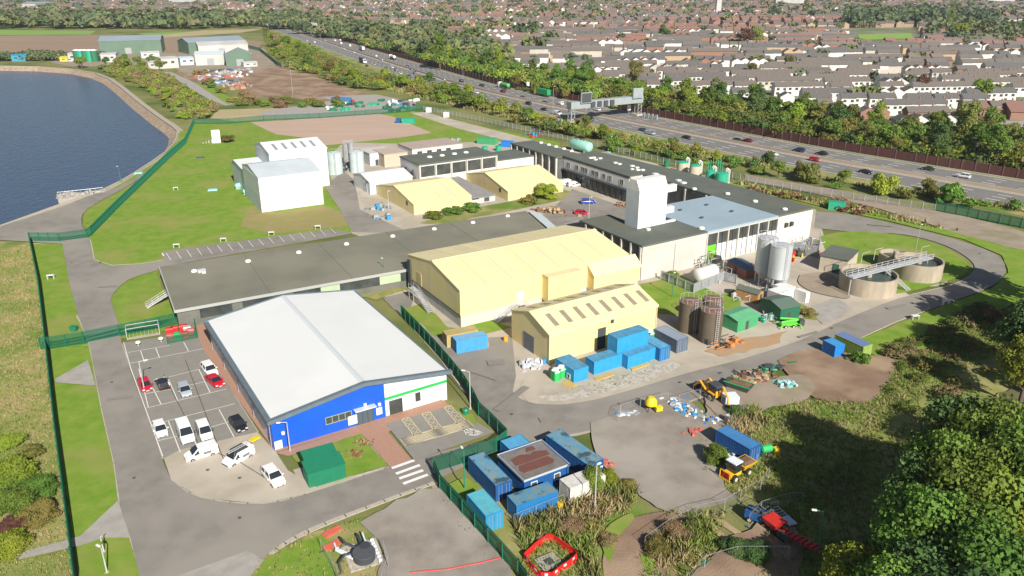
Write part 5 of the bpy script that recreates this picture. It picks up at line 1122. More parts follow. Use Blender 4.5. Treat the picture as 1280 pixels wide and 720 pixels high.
for x in (3.5,L_-5.5):
    q=MB().box(x,-2.6,8.6,x+6,-1.85,13.4).build('message_sign',mat('sign_grey',(.30,.34,.36),rough=.5),r); MB().box(x+.3,-2.7,8.9,x+5.7,-2.61,13.1).build('display',DKMET if x<9 else GT,q)
for i in range(4): x=9.5+i*3.7; q=MB().box(x,-2.4,6.5,x+2.3,-1.81,8.9).build('lane_signal',DKMET,r)
for (px,py,lab) in ((392,37,'large pale information sign over the far end of the motorway'),):
    g_=G(px,py+6); r=E('road_sign',lab,'sign',(g_[0],g_[1],0),R(-30)); MB().box(-7,-.3,6,7,.3,13).build('sign_panel',mat('sign_pale',(.5,.5,.47)),r); [MB().cyl(s,0,0,6,.3,n=8).build('post',GT,r) for s in (-5,5)]
for (px,py,lab) in ((786,143,'small white cabinet on two legs at the far leg of the gantry'),(660,112,'small white sign on a post above the green lorry')):
    g_=G(px,py); r=E('verge_sign',lab,'sign',(g_[0],g_[1],0)); MB().box(-.8,-.1,2,.8,.1,4.5).build('sign_panel',sgm,r); MB().cyl(0,.2,0,4,.12,n=6).build('post',GT,r)
MB_=MB()
r=E('cabinet_row','row of pale roadside cabinets just right of the gantry far footing','cabinets',(*G(803,147)[:2],0),math.atan2(G(820,150)[1]-G(803,147)[1],G(820,150)[0]-G(803,147)[0]))
for i in range(4): MB().box(i*2.6,0,0,i*2.6+1.2,.7,2.4).build('cabinet',GT,r)
r=E('cabinet_row','row of pale roadside cabinets at the foot of the camera mast','cabinets',(*G(688,152)[:2],0),math.atan2(G(705,152)[1]-G(688,148)[1],G(705,152)[0]-G(688,148)[0]))
for i in range(4): MB().box(i*2.4,0,0,i*2.4+1.1,.7,2.2).build('cabinet',GT,r)
# ================================================================ vehicles
TYRE=mat('tyre_rubber',(.02,.02,.02),rough=.9); RIM=mat('alloy_rim',(.4,.4,.42),rough=.35,metal=.6); CGL=mat('car_glass',(.02,.025,.03),rough=.06,spec=.9)
HL=mat('headlight_glass',(.6,.62,.62),rough=.15,spec=.8); TL=mat('tail_light_red',(.35,.02,.02),rough=.3)
CARC={'white':(.75,.75,.75),'black':(.018,.018,.02),'red':(.50,.012,.03),'silver':(.42,.47,.53),'navy':(.02,.035,.10),'blue':(.02,.06,.35),'maroon':(.16,.01,.03),'grey':(.16,.17,.18),'teal':(.05,.10,.10),'darkgreen':(.02,.05,.03)}
def cpaint(c): return mat('car_paint_'+c,CARC[c],rough=.22,spec=.7,metal=.15 if c in('silver','grey') else 0)
def wheels(r,L_,W,rad,xs):
    for x in xs:
        for s in (-1,1):
            m=MB(); m.hcyl((x,s*(W/2-.21),rad),(x,s*(W/2+.01),rad),[(0,rad*.9),(.15,rad),(.85,rad),(1,rad*.9)],16); w_=m.build('wheel',TYRE,r)
            MB().hcyl((x,s*(W/2),rad),(x,s*(W/2+.02),rad),[(0,rad*.6),(1,rad*.55)],12).build('rim',RIM,w_)
def sec(x,w,z0,zb,t=.93): return [(x,-w*.9,z0),(x,-w,z0+.18),(x,-w,zb-.12),(x,-w*t,zb),(x,w*t,zb),(x,w,zb-.12),(x,w,z0+.18),(x,w*.9,z0)]
CARP={}
def make_car(kind,col):
    P=cpaint(col)
    if kind=='hatch': L_,W,H=4.1,1.76,1.48; body=[(-2.05,.80,.35,.80),(-1.95,.93,.28,.98),(-1.4,1,.24,.97),(.75,1,.24,.93),(1.5,.97,.24,.82),(1.95,.86,.28,.68),(2.05,.72,.34,.58)]; cab=((-1.92,.95),(-1.55,-.02),(.25,0),(1.05,.93))
    elif kind=='suv': L_,W,H=4.5,1.86,1.68; body=[(-2.25,.85,.4,.9),(-2.15,.95,.33,1.1),(-1.5,1,.3,1.1),(.85,1,.3,1.08),(1.75,.97,.3,1.0),(2.15,.88,.33,.85),(2.25,.76,.4,.7)]; cab=((-2.15,1),(-1.85,0),(.35,0),(1.05,1))
    elif kind=='saloon': L_,W,H=4.6,1.80,1.43; body=[(-2.3,.80,.35,.78),(-2.2,.93,.28,.95),(-1.5,1,.24,.96),(.8,1,.24,.92),(1.7,.97,.24,.80),(2.2,.86,.28,.66),(2.3,.72,.34,.56)]; cab=((-1.75,.95),(-1.05,0),(.25,0),(1.1,.93))
    r=E('parked_car','car','car'); hw=W/2
    m=MB(); m.loft([sec(x,hw*k,z0,zb) for x,k,z0,zb in body]); m.build('body',P,r,smooth=True)
    zb=body[2][3]-.03; (xa,_),(xb,_),(xc,_),(xd,_)=cab
    def q(x0,x1,w,z): return [(x0,-w,z),(x1,-w,z),(x1,w,z),(x0,w,z)]
    m=MB(); m.loft([q(xa+.05,xd,hw*.92,zb),q(xb,xc,hw*.76,H-.03)]); m.build('windows',CGL,r)
    m=MB(); m.loft([q(xb-.06,xc+.06,hw*.80,H-.05),q(xb,xc,hw*.76,H)]);
    for s in (-1,1):
        for (x0,x1) in ((xa+.03,xb),((xa+xd)/2-.15,(xb+xc)/2-.1),(xd+.02,xc)): m.tube((x0,s*hw*.925,zb),(x1,s*hw*.77,H-.03),.045,4)
    m.build('roof',P,r)
    wheels(r,L_,W,.32 if kind!='suv' else .36,(-L_/2+.8,L_/2-.82))
    for s in (-1,1):
        MB().cbox(L_/2-.13,s*hw*.66,.62 if kind!='suv' else .78,.2,.36,.15).build('headlight',HL,r); MB().cbox(-L_/2+.07,s*hw*.74,.72 if kind!='suv' else .85,.12,.25,.2).build('tail_light',TL,r)
        MB().cbox(xd-.25,s*(hw+.1),zb-.02,.15,.2,.13).build('wing_mirror',P,r)
    MB().cbox(L_/2-.02,0,.36,.06,hw*1.1,.16).build('grille',DKMET,r); MB().cbox(L_/2+.005,0,.44,.03,.5,.11).build('number_plate',sgm,r)
    return r
def make_van(kind,col):
    P=cpaint(col); r=E('parked_van','van','van')
    if kind=='smallvan': L_,W,H=4.4,1.83,1.83
    else: L_,W,H=5.3,1.98,2.15
    hw=W/2; f=L_/2
    secs=[]
    for x,k,z0,z1,t in ((-f,.96,.4,H-.12,.82),(-f+.12,1,.3,H-.02,.84),(f-2.1,1,.28,H,.82),(f-1.75,1,.28,H-.06,.80),(f-.95,.99,.28,1.12 if kind=='smallvan' else 1.3,.93),(f-.3,.94,.3,.92 if kind=='smallvan' else 1.08,.9),(f,.82,.36,.68,.9)):
        w=hw*k; zm=min(z1-.12,1.05); secs.append([(x,-w*.92,z0),(x,-w,z0+.15),(x,-w,zm),(x,-w*t,z1),(x,w*t,z1),(x,w,zm),(x,w,z0+.15),(x,w*.92,z0)])
    m=MB(); m.loft(secs); m.build('body',P,r,smooth=True)
    zc=1.12 if kind=='smallvan' else 1.3
    m=MB(); x1,x0=f-.92,f-1.8; m.add([(x1,-hw*.86,zc+.03),(x1,hw*.86,zc+.03),(x0,hw*.74,H-.08),(x0,-hw*.74,H-.08),(x1+.03,-hw*.86,zc+.06),(x1+.03,hw*.86,zc+.06),(x0+.03,hw*.74,H-.02),(x0+.03,-hw*.74,H-.02)],[(0,1,2,3),(7,6,5,4),(0,4,5,1),(2,6,7,3),(1,5,6,2),(0,3,7,4)]); m.build('windscreen',CGL,r)
    for s in (-1,1):
        m=MB(); y0=s*(hw+.006);y1=s*hw*.87
        m.add([(f-1.15,y0,zc-.08),(f-2.0,y0,zc-.08),(f-2.0,y1,H-.28),(f-1.65,y1,H-.28)],[(0,1,2,3)] if s<0 else [(3,2,1,0)]); m.build('side_window',CGL,r)
        MB().cbox(f-.22,s*hw*.68,.66,.3,.34,.2).build('headlight',HL,r); MB().cbox(-f+.02,s*hw*.86,.9,.06,.14,.5).build('tail_light',TL,r); MB().cbox(f-1.3,s*(hw+.12),zc-.05,.18,.22,.25).build('wing_mirror',DKMET,r)
        MB().cbox(-.7,s*(hw+.002),.75,1.1,.012,.4).build('side_marking',mat('decal_grey',(.16,.17,.2),rough=.5),r)
    MB().cbox(f-.03,0,.38,.1,hw*1.5,.2).build('bumper',DKMET,r); MB().cbox(-f-.01,0,1.2,.03,1.2,.4).build('rear_window',CGL,r)
    wheels(r,L_,W,.33,(-f+.85,f-.85)); return r
def make_lorry(col,tcol=None,tank=False,ycab=False):
    r=E('lorry','lorry','lorry'); C1=cpaint('white') if not ycab else paint('lorry_yellow',(.7,.45,.03)); T=paint('trailer_'+str(col),col,dirt=.9)
    if tank: MB().hcyl((-6.5,0,2.3),(3.2,0,2.3),[(0,.6),(.05,1.15),(.95,1.15),(1,.6)],20).build('tank_body',T,r,smooth=True)
    else: MB().box(-7,-1.25,1.1,3.4,1.25,4.0).build('trailer_body',T,r)
    MB().box(-6.8,-1.1,.8,3.2,1.1,1.08).build('chassis',DKMET,r)
    MB().loft([[(4,-1.22,.7),(6.2,-1.22,.7),(6.2,1.22,.7),(4,1.22,.7)],[(4,-1.22,2.2),(6.2,-1.22,2.1),(6.2,1.22,2.1),(4,1.22,2.2)],[(4,-1.15,3.5),(5.7,-1.1,3.3),(5.7,1.1,3.3),(4,1.15,3.5)]]).build('cab',C1,r)
    MB().loft([[(6.23,-1.1,2.1),(6.26,-1.1,2.1),(6.26,1.1,2.1),(6.23,1.1,2.1)],[(5.8,-1.0,3.15),(5.84,-1.0,3.15),(5.84,1.0,3.15),(5.8,1.0,3.15)]]).build('windscreen',CGL,r)
    wheels(r,13,2.5,.5,(-5.6,-4.3,1.6,5.3)); return r
def vehicle(kind,col,label,px,ang,cat=None,name=None,group=None,z=0):
    key=(kind,str(col)); g_=G(px[0],px[1],z+.5)
    if key not in CARP: 
        r=CARP[key]=make_car(kind,col) if kind in('hatch','suv','saloon') else make_van(kind,col) if 'van' in kind else make_lorry(*col)
    else: r=dup(CARP[key],(0,0,0),0)
    r.location=(g_[0],g_[1],z); r.rotation_euler=(0,0,ang); r['label']=label; r['category']=cat or ('van' if 'van' in kind else 'lorry' if kind=='lorry' else 'car')
    if name: r.name=name
    if group: r['group']=group
    return r
UP=SITE+R(90); DN=SITE-R(90)
GP_='vehicles parked outside the white-roofed hall'
for kind,col,lab,px,an in (
 ('hatch','red','bright red hatchback in the far left bay beside the slim lamp post',(181.5,482),DN+.05),
 ('hatch','black','black hatchback in the bay between the red and the silver car',(203.5,480),UP),
 ('hatch','silver','silver-blue car in the middle bays facing the camera',(231,488),DN),
 ('suv','white','white car tucked behind the red one by the brick path',(262,463),DN+.1),
 ('saloon','red','crimson saloon parked against the brick path in front of a white car',(268.5,476.5),DN+.2),
 ('hatch','white','white hatchback alone at the left end of the lower bays',(200.5,537),DN),
 ('bigvan','white','tall white van, left one of the two parked side by side in the lower bays',(232,543),DN),
 ('smallvan','white','white van, right one of the two parked side by side in the lower bays',(256,541),DN),
 ('hatch','black','black hatchback in the lower bays beside the brick path',(298,531),DN+.1),
 ('smallvan','white','white van parked across the end of the two lower-bay vans',(251.5,567),math.pi+ang_px((233,572),(272,560))),
 ('smallvan','white','white van carrying a yellow-ended ladder on its roof',(298,572),math.pi+ang_px((278,584),(318,562))),
 ('suv','white','white car parked by itself nearest the green kiosk',(342,597),DN+.12),
 ('bigvan','white','white van at the back of the inner car yard beside another white van',(709,230),R(20)),
 ('smallvan','white','white van in front of another at the back of the inner car yard',(718,231.5),R(15)),
 ('suv','blue','dark blue car in the inner car yard below the office windows',(735,253),SITE-R(25)),
 ('hatch','red','red car half hidden by grass at the edge of the inner car yard',(727,266.5),SITE-R(50))):
    v=vehicle(kind,col,lab,px,an,group=GP_ if px[0]<400 else None)
    if 'ladder' in lab:
        m=MB(); 
        for s in (-.2,.2): m.box(-3.4,s-.03,2.0,1.6,s+.03,2.08)
        for i in range(12): m.box(-3.2+i*.4,-.2,2.01,-3.15+i*.4,.2,2.07)
        m.build('roof_ladder',ALUB,v); MB().box(-3.6,-.4,1.95,-2.2,.4,2.12).build('ladder_board',paint('signal_yellow',(.75,.55,.02)),v); MB().box(-1.3,-.8,1.85,.6,.8,1.95).build('roof_rack',DKMET,v)
# motorway traffic: heading along the road
def road_dir(px,py):
    p=Vector(G(px,py)).xy; i=min(range(1,len(CLW)-1),key=lambda i:(CLW[i]-p).length); d=(CLW[i+1]-CLW[i-1]).normalized(); s=(p-CLW[i]).x*d.y-(p-CLW[i]).y*d.x
    return math.atan2(d.y,d.x),s,d
K4=lambda x,y:(320+x/4,y/4)
K5=lambda x,y:(640+x/4,y/4)
K6=lambda x,y:(960+x/4,180+y/4)
TR=[]
for kind,col,(x,y) in (('bigvan','grey',K4(205,157)),('bigvan','white',K4(292,212)),('suv','white',K4(395,203)),('hatch','white',K4(420,200)),('bigvan','white',K4(424,218)),('hatch','white',K4(440,245)),
 ('bigvan','white',K4(468,230)),('saloon','white',K4(490,263)),('lorry',((.5,.52,.55),),K4(528,250)),('lorry',((.06,.08,.2),),K4(535,312)),('hatch','silver',K4(590,322)),('saloon','silver',K4(630,300)),('lorry',((.7,.72,.72),None,True),K4(682,293)),
 ('hatch','black',K4(650,343)),('saloon','black',K4(757,333)),('saloon','navy',K4(778,347)),('suv','navy',K4(765,383)),('suv','black',K4(833,390)),('hatch','black',K4(890,398)),('saloon','silver',K4(940,396)),('hatch','maroon',K4(890,420)),('saloon','grey',K4(935,417)),
 ('suv','black',K4(1026,405)),('saloon','black',K4(1078,447)),('saloon','white',K4(1100,463)),('suv','black',K4(1128,428)),('suv','maroon',K4(1235,457)),('lorry',((.10,.45,.10),None,True),K4(1238,437)),
 ('saloon','grey',K5(55,485)),('suv','black',K5(85,519)),('saloon','black',K5(160,513)),('saloon','black',K5(162,547)),('smallvan','white',K5(240,519)),('lorry',((.02,.30,.10),None,False,True),K5(148,474)),('bigvan','white',K5(228,570)),
 ('suv','black',K5(392,596)),('hatch','white',K5(425,547)),('saloon','teal',K5(655,650)),('saloon','silver',K5(692,666)),('saloon','black',K5(875,688)),('saloon','black',K5(1120,700)),('saloon','maroon',K5(1176,703)),
 ('saloon','white',K6(22,50)),('suv','navy',K6(155,32)),('saloon','black',K6(268,47)),('hatch','red',K6(235,78)),('saloon','black',K6(490,140)),('saloon','darkgreen',K6(797,124)),('suv','white',K6(975,161)),
 ('hatch','white',K4(255,205)),('saloon','black',K4(270,220)),('smallvan','white',K4(150,128)),('hatch','silver',K4(190,150)),('hatch','white',K4(70,118)),('saloon','white',K4(345,205)),('hatch','black',K4(555,330)),('suv','grey',K4(700,350)),('hatch','white',K4(600,280))):
    TR.append([kind,col,x,y])
rq=random.Random(12)
for i in range(26):
    ci=rq.randint(14,34); off=rq.choice((-14,-11,-7.5,-4,4,7.5,11,14)); p=CLW[ci].lerp(CLW[ci+1],rq.random()) if ci+1<len(CLW) else CLW[ci]; d=(CLW[ci+1]-CLW[ci]).normalized(); p=p+Vector((-d.y,d.x))*off
    dy=p.y; dz=-CAMH; c_,s_=math.cos(PITCH),math.sin(PITCH); dep=dy*c_-dz*s_; up=dy*s_+dz*c_; q=(640+F_PX*p.x/dep,360-F_PX*up/dep)
    if q[0]<560 and all(abs(q[0]-t[2])>5 or abs(q[1]-t[3])>3 for t in TR): TR.append([rq.choice(('hatch','saloon','suv','bigvan')),rq.choice(('white','silver','grey','white','black')),q[0],q[1]])
TR.sort(key=lambda t:-t[2]); cnt={}
for t in TR:
    a_,s,d=road_dir(t[2],t[3]); side='near' if s*(-FAR_SIDE)<0 else 'far'
    # s sign: positive to the right of direction
    cn=t[1] if isinstance(t[1],str) else ('green-tanked' if t[1][0]==(.10,.45,.10) else 'green-sided yellow-cabbed' if len(t[1])>3 else 'white-tanked' if len(t[1])>2 else 'dark blue' if t[1][0][0]<.1 else 'pale grey')
    nm={'hatch':'hatchback','saloon':'saloon','suv':'tall car','smallvan':'small van','bigvan':'van','lorry':'lorry'}[t[0]]
    far=t[3]<G and True if 0 else None
    k=(cn,nm); cnt[k]=cnt.get(k,0)+1; t.append((cn,nm,cnt[k],a_,s,d))
tot={}
for t in TR: tot[t[4][:2]]=max(tot.get(t[4][:2],0),t[4][2])
for t in TR:
    cn,nm,k,a_,s,d=t[4]
    lab=f'{cn} {nm} on the motorway' if tot[(cn,nm)]==1 else f'{cn} {nm} on the motorway, {nth(k)} of its kind counting leftwards from the right edge'
    p=G(t[2],t[3],.9); cl_=min(max(abs(s),3.4),15.5)
    an=a_ if s>0 else a_+math.pi
    vehicle(t[0],t[1],lab,(t[2],t[3]+.0),an,name='lorry' if t[0]=='lorry' else 'moving_van' if 'van' in t[0] else 'moving_car',group='traffic on the motorway',z=MO+.02)
# ================================================================ construction machines and stored things
YEL=paint('machine_yellow',(.72,.46,.02)); ORG=paint('machine_orange',(.75,.36,.03)); REDM=paint('machine_red',(.55,.03,.02)); LIME=paint('lime_machine',(.12,.75,.05)); EARTH=mat('dug_soil',(.17,.10,.06),(.12,.075,.05),scale=3,rough=.95,bump=.5)
TIMB=mat('plank_timber',(.42,.32,.19),(.34,.26,.15),scale=2,rough=.9)
def mach(name,label,px,ang,cat): g_=G(*px); return E(name,label,cat,(g_[0],g_[1],0),ang)
def mwheels(r,pos,rad,w):
    for x,y in pos:
        s=1 if y>0 else -1; q=MB().hcyl((x,y-s*w/2,rad),(x,y+s*w/2,rad),[(0,rad*.85),(.15,rad),(.85,rad),(1,rad*.85)],18).build('wheel',TYRE,r); MB().hcyl((x,y+s*w/2,rad),(x,y+s*(w/2+.04),rad),[(0,rad*.55),(1,rad*.5)],12).build('rim',mat('machine_rim',(.5,.45,.3),rough=.5),q)
# backhoe loader, bucket to the left of the photo
a_=ang_px((905,505),(868,480)); r=mach('backhoe_loader','orange-yellow and black wheeled loader with its dark bucket towards the road',(888,496),a_,'loader')
MB().loft([[(-1.8,-.6,.8),(1.9,-.5,.8),(1.9,.5,.8),(-1.8,.6,.8)],[(-1.8,-.6,1.5),(1.9,-.45,1.5),(1.9,.45,1.5),(-1.8,.6,1.5)],[(-1.7,-.55,1.9),(1.7,-.4,1.75),(1.7,.4,1.75),(-1.7,.55,1.9)]]).build('bonnet',ORG,r)
MB().box(-1.7,-.7,1.5,-.1,.7,2.7).build('cab',CGL,r); MB().box(-1.85,-.8,2.71,0,.8,2.84).build('cab_roof',DKMET,r)
m=MB(); m.path([(.2,-.95,1.5),(1.6,-.95,2.3),(3.0,-.95,.9)],.17,8); m.path([(.2,.95,1.5),(1.6,.95,2.3),(3.0,.95,.9)],.17,8); m.build('loader_arm',ORG,r)
m=MB(); m.extr([(-.0,0),(0,0),(0,0)],'y',0,0) if 0 else None
m.loft([[(2.9,-1.2,.25),(3.9,-1.2,.15),(3.9,1.2,.15),(2.9,1.2,.25)],[(2.9,-1.2,1.2),(3.3,-1.2,1.15),(3.3,1.2,1.15),(2.9,1.2,1.2)]]); m.build('bucket',DKMET,r)
m=MB(); m.path([(-1.9,0,1.2),(-2.7,0,3.0),(-3.9,0,1.8),(-4.1,0,.6)],.16,8); m.build('digging_boom',ORG,r); MB().cbox(-4.1,0,.1,.6,.7,.6).build('digging_bucket',DKMET,r)
mwheels(r,((1.3,-1,),(1.3,1)),.55,.35); mwheels(r,((-1.2,-1.05),(-1.2,1.05)),.78,.45); m=MB(); [m.box(-1.9+s,-1.25,1.5,-.5+s,-.8,1.62) for s in (0,)]; [m.box(-1.9,.8,1.5,-.5,1.25,1.62)]; m.build('mudguard',ORG,r)
# dumper with cab
a_=ang_px((905,598),(935,582)); r=mach('site_dumper','yellow site dumper with a white-roofed cab and a skip full of soil',(919,595),a_,'dumper')
MB().box(-1.9,-.7,.6,.3,.7,1.2).build('chassis',YEL,r); MB().box(-1.2,-.75,1.2,.1,.75,2.6).build('cab',CGL,r); MB().box(-1.3,-.85,2.61,.2,.85,2.75).build('cab_roof',sgm,r)
m=MB(); m.loft([[(.7,-.7,.9),(2.2,-.7,.9),(2.2,.7,.9),(.7,.7,.9)],[(.4,-1.1,1.75),(3.2,-1.1,1.65),(3.2,1.1,1.65),(.4,1.1,1.75)]]); m.build('skip',YEL,r); MB().loft([[(.6,-.95,1.76),(3.0,-.95,1.7),(3.0,.95,1.7),(.6,.95,1.76)],[(1.0,-.5,2.0),(2.6,-.5,2.0),(2.6,.5,2.0),(1.0,.5,2.0)]]).build('soil_load',EARTH,r)
m=MB(); [m.tube(a,b,.07,5) for a,b in (((-2.3,-.8,.4),(-2.3,.8,.4)),((-2.3,-.8,1.7),(-2.3,.8,1.7)),((-2.3,-.8,.4),(-2.3,-.8,1.7)),((-2.3,.8,.4),(-2.3,.8,1.7)))]; m.box(-2.35,-.75,.45,-2.28,.75,.6); m.build('rear_frame',YEL,r); MB().box(-2.15,-.6,.5,-1.92,.6,1.3).build('radiator_cover',REDM,r)
mwheels(r,((-1.3,-.95),(-1.3,.95),(1.5,-.95),(1.5,.95)),.58,.45)
# red machine at the lower right
a_=ang_px((968,662),(1005,690)); r=mach('tracked_screener','bright red tracked screening machine with a long dark red conveyor',(972,668),a_,'machine'); r.scale=(.78,.78,.78)
MB().loft([[(-1.8,-.9,1.0),(0,-.9,1.0),(0,.9,1.0),(-1.8,.9,1.0)],[(-2.4,-1.3,2.2),(.5,-1.3,2.2),(.5,1.3,2.2),(-2.4,1.3,2.2)]]).build('hopper',REDM,r)
m=MB(); m.loft([[(.3,-.6,1.0),(.3,.6,1.0),(.3,.6,1.3),(.3,-.6,1.3)],[(7.4,-.6,2.4),(7.4,.6,2.4),(7.4,.6,2.7),(7.4,-.6,2.7)]]); m.build('conveyor',mat('dark_red',(.25,.015,.025),rough=.5),r); m=MB(); [m.box(1+i*.9,-.75,1.2+i*.19,1.3+i*.9,.75,1.62+i*.19) for i in range(7)]; m.build('conveyor_frame',REDM,r)
for s in (-1,1): MB().extr([(-2,.3),(-1.6,0),(1.8,0),(2.2,.3),(1.8,.75),(-1.6,.75)],'y',s*.9-.2,s*.9+.2).build('track',TYRE,r)
MB().box(.8,-1.2,.9,2.8,-.75,1.9).build('engine_box',DKMET,r)
r=mach('plant_trailer','dark blue machine with black hoses left of the red screener',(948,652),R(-35),'machine')
MB().box(-1.6,-.8,.5,1.6,.8,1.5).build('body',CBL,r); m=MB(); rn=random.Random(3)
for i in range(10): m.path([(rn.uniform(-1.5,1.5),rn.uniform(-.8,.8),1.5),(rn.uniform(-1.8,1.8),rn.uniform(-1,1),2.1),(rn.uniform(-2,2),rn.uniform(-1.2,1.2),1.2)],.09,5)
m.build('hose_coil',DKMET,r); mwheels(r,((-.9,-.85),(-.9,.85),(.9,-.85),(.9,.85)),.4,.25)
r=mach('flat_trailer','small silver ladder-framed trailer behind the red screener',(981,652),R(-70),'trailer'); m=MB(); [m.box(-2.2,y,.5,1.5,y+.1,.65) for y in (-.6,.5)]; [m.box(-2.2+i*.5,-.6,.55,-2.1+i*.5,.6,.62) for i in range(8)]; m.box(-.2,-.6,.62,1.5,.6,.7); m.path([(-2.2,-.55,.6),(-2.2,-.55,1.4),(-2.2,.55,1.4),(-2.2,.55,.6)],.05,5); m.build('frame',ALUB,r); mwheels(r,((.2,-.8),(.2,.8)),.33,.2)
# lime access platform
a_=ang_px((970,409),(1002,407)); r=mach('access_platform','lime green spider access platform folded in front of the dark green store',(985,409),a_,'platform')
MB().box(-1.6,-.5,.5,1.6,.5,1.0).build('chassis',LIME,r); m=MB(); m.path([(-1.5,0,1.1),(1.9,0,1.5)],.2,8); m.path([(1.9,.3,1.5),(-1.7,.3,1.9)],.16,8); m.build('boom',LIME,r); m=MB()
for sx in (-1,1):
    for sy in (-1,1): m.path([(sx*1.2,sy*.4,.9),(sx*1.9,sy*1.1,.9),(sx*2.2,sy*1.5,.1)],.09,6)
m.build('outrigger',LIME,r); MB().box(2.0,-.6,.4,3.0,.6,1.5).build('basket',DKMET,r); mwheels(r,((-.8,-.6),(-.8,.6),(.8,-.6),(.8,.6)),.35,.25)
# yellow mixer
r=mach('tipping_mixer','small bright yellow mixer by the kerb between mesh panels',(813,514),R(20),'mixer'); MB().lathe([(.5,.9),(.95,1.3),(.9,2.0),(.45,2.5)],n=16).build('drum',paint('signal_yellow',(.75,.55,.02)),r,smooth=True); m=MB(); [m.tube((x,y,0),(x*.5,y*.5,1.2),.07,5) for x in (-.9,.9) for y in (-.7,.7)]; m.build('stand',DKMET,r); MB().box(.3,-1.3,.5,1.4,-.6,1.2).build('engine_cover',paint('signal_yellow',(.75,.55,.02)),r)
r=mach('site_bowser','yellow and green fuel bowser behind the navy container',(957,568),R(15),'bowser'); MB().hcyl((-.9,0,1),(.9,0,1),[(0,.3),(.1,.55),(.9,.55),(1,.3)],14).build('tank',paint('bin_green',(.03,.42,.12)),r); MB().cbox(1.2,-.6,0,.8,.8,1.3).build('pump_case',YEL,r); MB().box(-1,-.6,.3,1,.6,.45).build('frame',DKMET,r)
r=mach('cable_reel','light blue hoop standing at the navy container doors',(947,575),R(60),'reel'); m=MB(); 
for i in range(16): a=i*math.pi/8;b=a+math.pi/8; m.tube((.6*math.cos(a),0,.65+.6*math.sin(a)),(.6*math.cos(b),0,.65+.6*math.sin(b)),.08,5)
m.build('hoop',paint('sky_container',(.07,.32,.62)),r)
# white cube tank, skip
r=mach('white_cube_tank','white boxy bowser standing between the loader and the timber beam',(912,506),a_,'tank'); MB().cbox(0,0,.3,2.2,1.8,1.5).build('tank_body',sgm,r); MB().cbox(0,0,0,2.3,1.9,.28).build('skid',DKMET,r); MB().box(-1.12,-.5,.5,-1.105,.5,1.5).build('panel',CBR,r)
r=mach('scrap_skip','dark skip with a green rim holding brown rubble',(923,487),ang_px((905,483),(930,491)),'skip'); MB().loft([[(-1.6,-.8,0),(1.6,-.8,0),(1.6,.8,0),(-1.6,.8,0)],[(-2.2,-1.0,1.3),(2.2,-1.0,1.3),(2.2,1.0,1.3),(-2.2,1.0,1.3)]]).build('skip_body',DKMET,r); MB().loft([[(-1.9,-.8,1.31),(1.9,-.8,1.31),(1.9,.8,1.31),(-1.9,.8,1.31)],[(-1,-.4,1.6),(1.2,-.3,1.6),(1,.4,1.6),(-1.2,.4,1.6)]]).build('rubble',EARTH,r); m=MB(); m.box(-2.25,1.0,1.2,2.25,1.08,1.36); m.box(-2.25,-1.08,1.2,2.25,-1.0,1.36); m.build('rim',paint('bin_green',(.03,.42,.12)),r)
def heap(label,px,n,mats,rx,ry,seed,ang=0,name='scrap_heap',cat='heap',long=1.5,flat=.35):
    rn=random.Random(seed); r=mach(name,label,px,ang,cat)
    for k,ma in enumerate(mats):
        m=MB()
        for i in range(n):
            x=rn.gauss(0,rx*.5);y=rn.gauss(0,ry*.5);z=max(0,(1-(x/rx)**2-(y/ry)**2))*flat*1.5*rn.random()
            m.cbox(x,y,z,rn.uniform(.3,long),rn.uniform(.2,long*.6),rn.uniform(.1,flat),rn.random()*3.1,rn.uniform(.6,1))
        m.build(['loose_pieces','mixed_pieces','small_pieces','other_pieces'][k],ma,r)
    return r
RUSTY=mat('rusty_steel',(.26,.10,.05),(.18,.08,.05),scale=2,rough=.8)
heap('heap of rusty steel, timber and dark scrap behind the loader',(937,473),26,(RUSTY,DKMET,TIMB),4.5,2.6,1,R(10),long=2.2)
heap('dark and white rubble heap with a turquoise sheet beside the bare earth',(982,482),18,(DKMET,sgm,paint('turquoise',(.25,.62,.58))),2.6,2.0,2,long=1.2)
heap('pile of black pipes and green sheeting along the road edge',(962,462),14,(DKMET,GRN),4.2,1.2,3,R(25),long=2.6)
heap('bundles of blue and white pipe fittings on the gravel, nearest the yellow mixer',(846,508),20,(BLP,sgm,ALU),2.8,1.8,4,R(-40),long=1.2)
heap('scattered blue fittings and sacks in the middle of the stored row',(868,520),16,(BLP,sgm,TIMB),2.4,1.6,5,R(-40),long=1.0)
heap('blue buckets and fittings at the lower end of the stored row',(888,528),12,(paint('royal_container',(.02,.20,.60)),sgm),2.0,1.3,6,long=.9)
heap('stack of pale plastic sheets and blue wrap beside the yellow mixer',(785,519),14,(sgm,ALU,BLP),2.4,1.2,7,R(10),long=1.6,flat=.2)
heap('white bulk sacks stacked beside the cream shed corner',(664,458),16,(sgm,ALUB),2.2,1.8,8,R(20),long=1.3,flat=.8,name='bulk_sacks')
heap('tumbled red plastic barriers at the edge of the gravel left of the bush',(865,543),14,(mat('faded_red',(.50,.13,.10),rough=.6),),2.8,1.6,9,R(20),long=1.6,name='barrier_pile')
heap('pile of red plastic barriers beside the long blue cabin',(760,583),14,(mat('faded_red',(.50,.13,.10),rough=.6),),2.6,1.4,10,R(-40),long=1.6,name='barrier_pile')
heap('white wrapped bundles on the dirt left of the navy container',(914,528),4,(sgm,DKMET),1.0,.8,11,long=1.3,flat=.9,name='bulk_sacks')
heap('mixed timber and small drums along the front of the navy container',(915,573),14,(TIMB,sgm),3.2,.7,12,R(-40),long=1.0)
heap('small dark and red plant piled on the pale yard by the pump hut',(1037,318),12,(REDM,DKMET),2.8,1.2,13,R(-30),long=1.5)
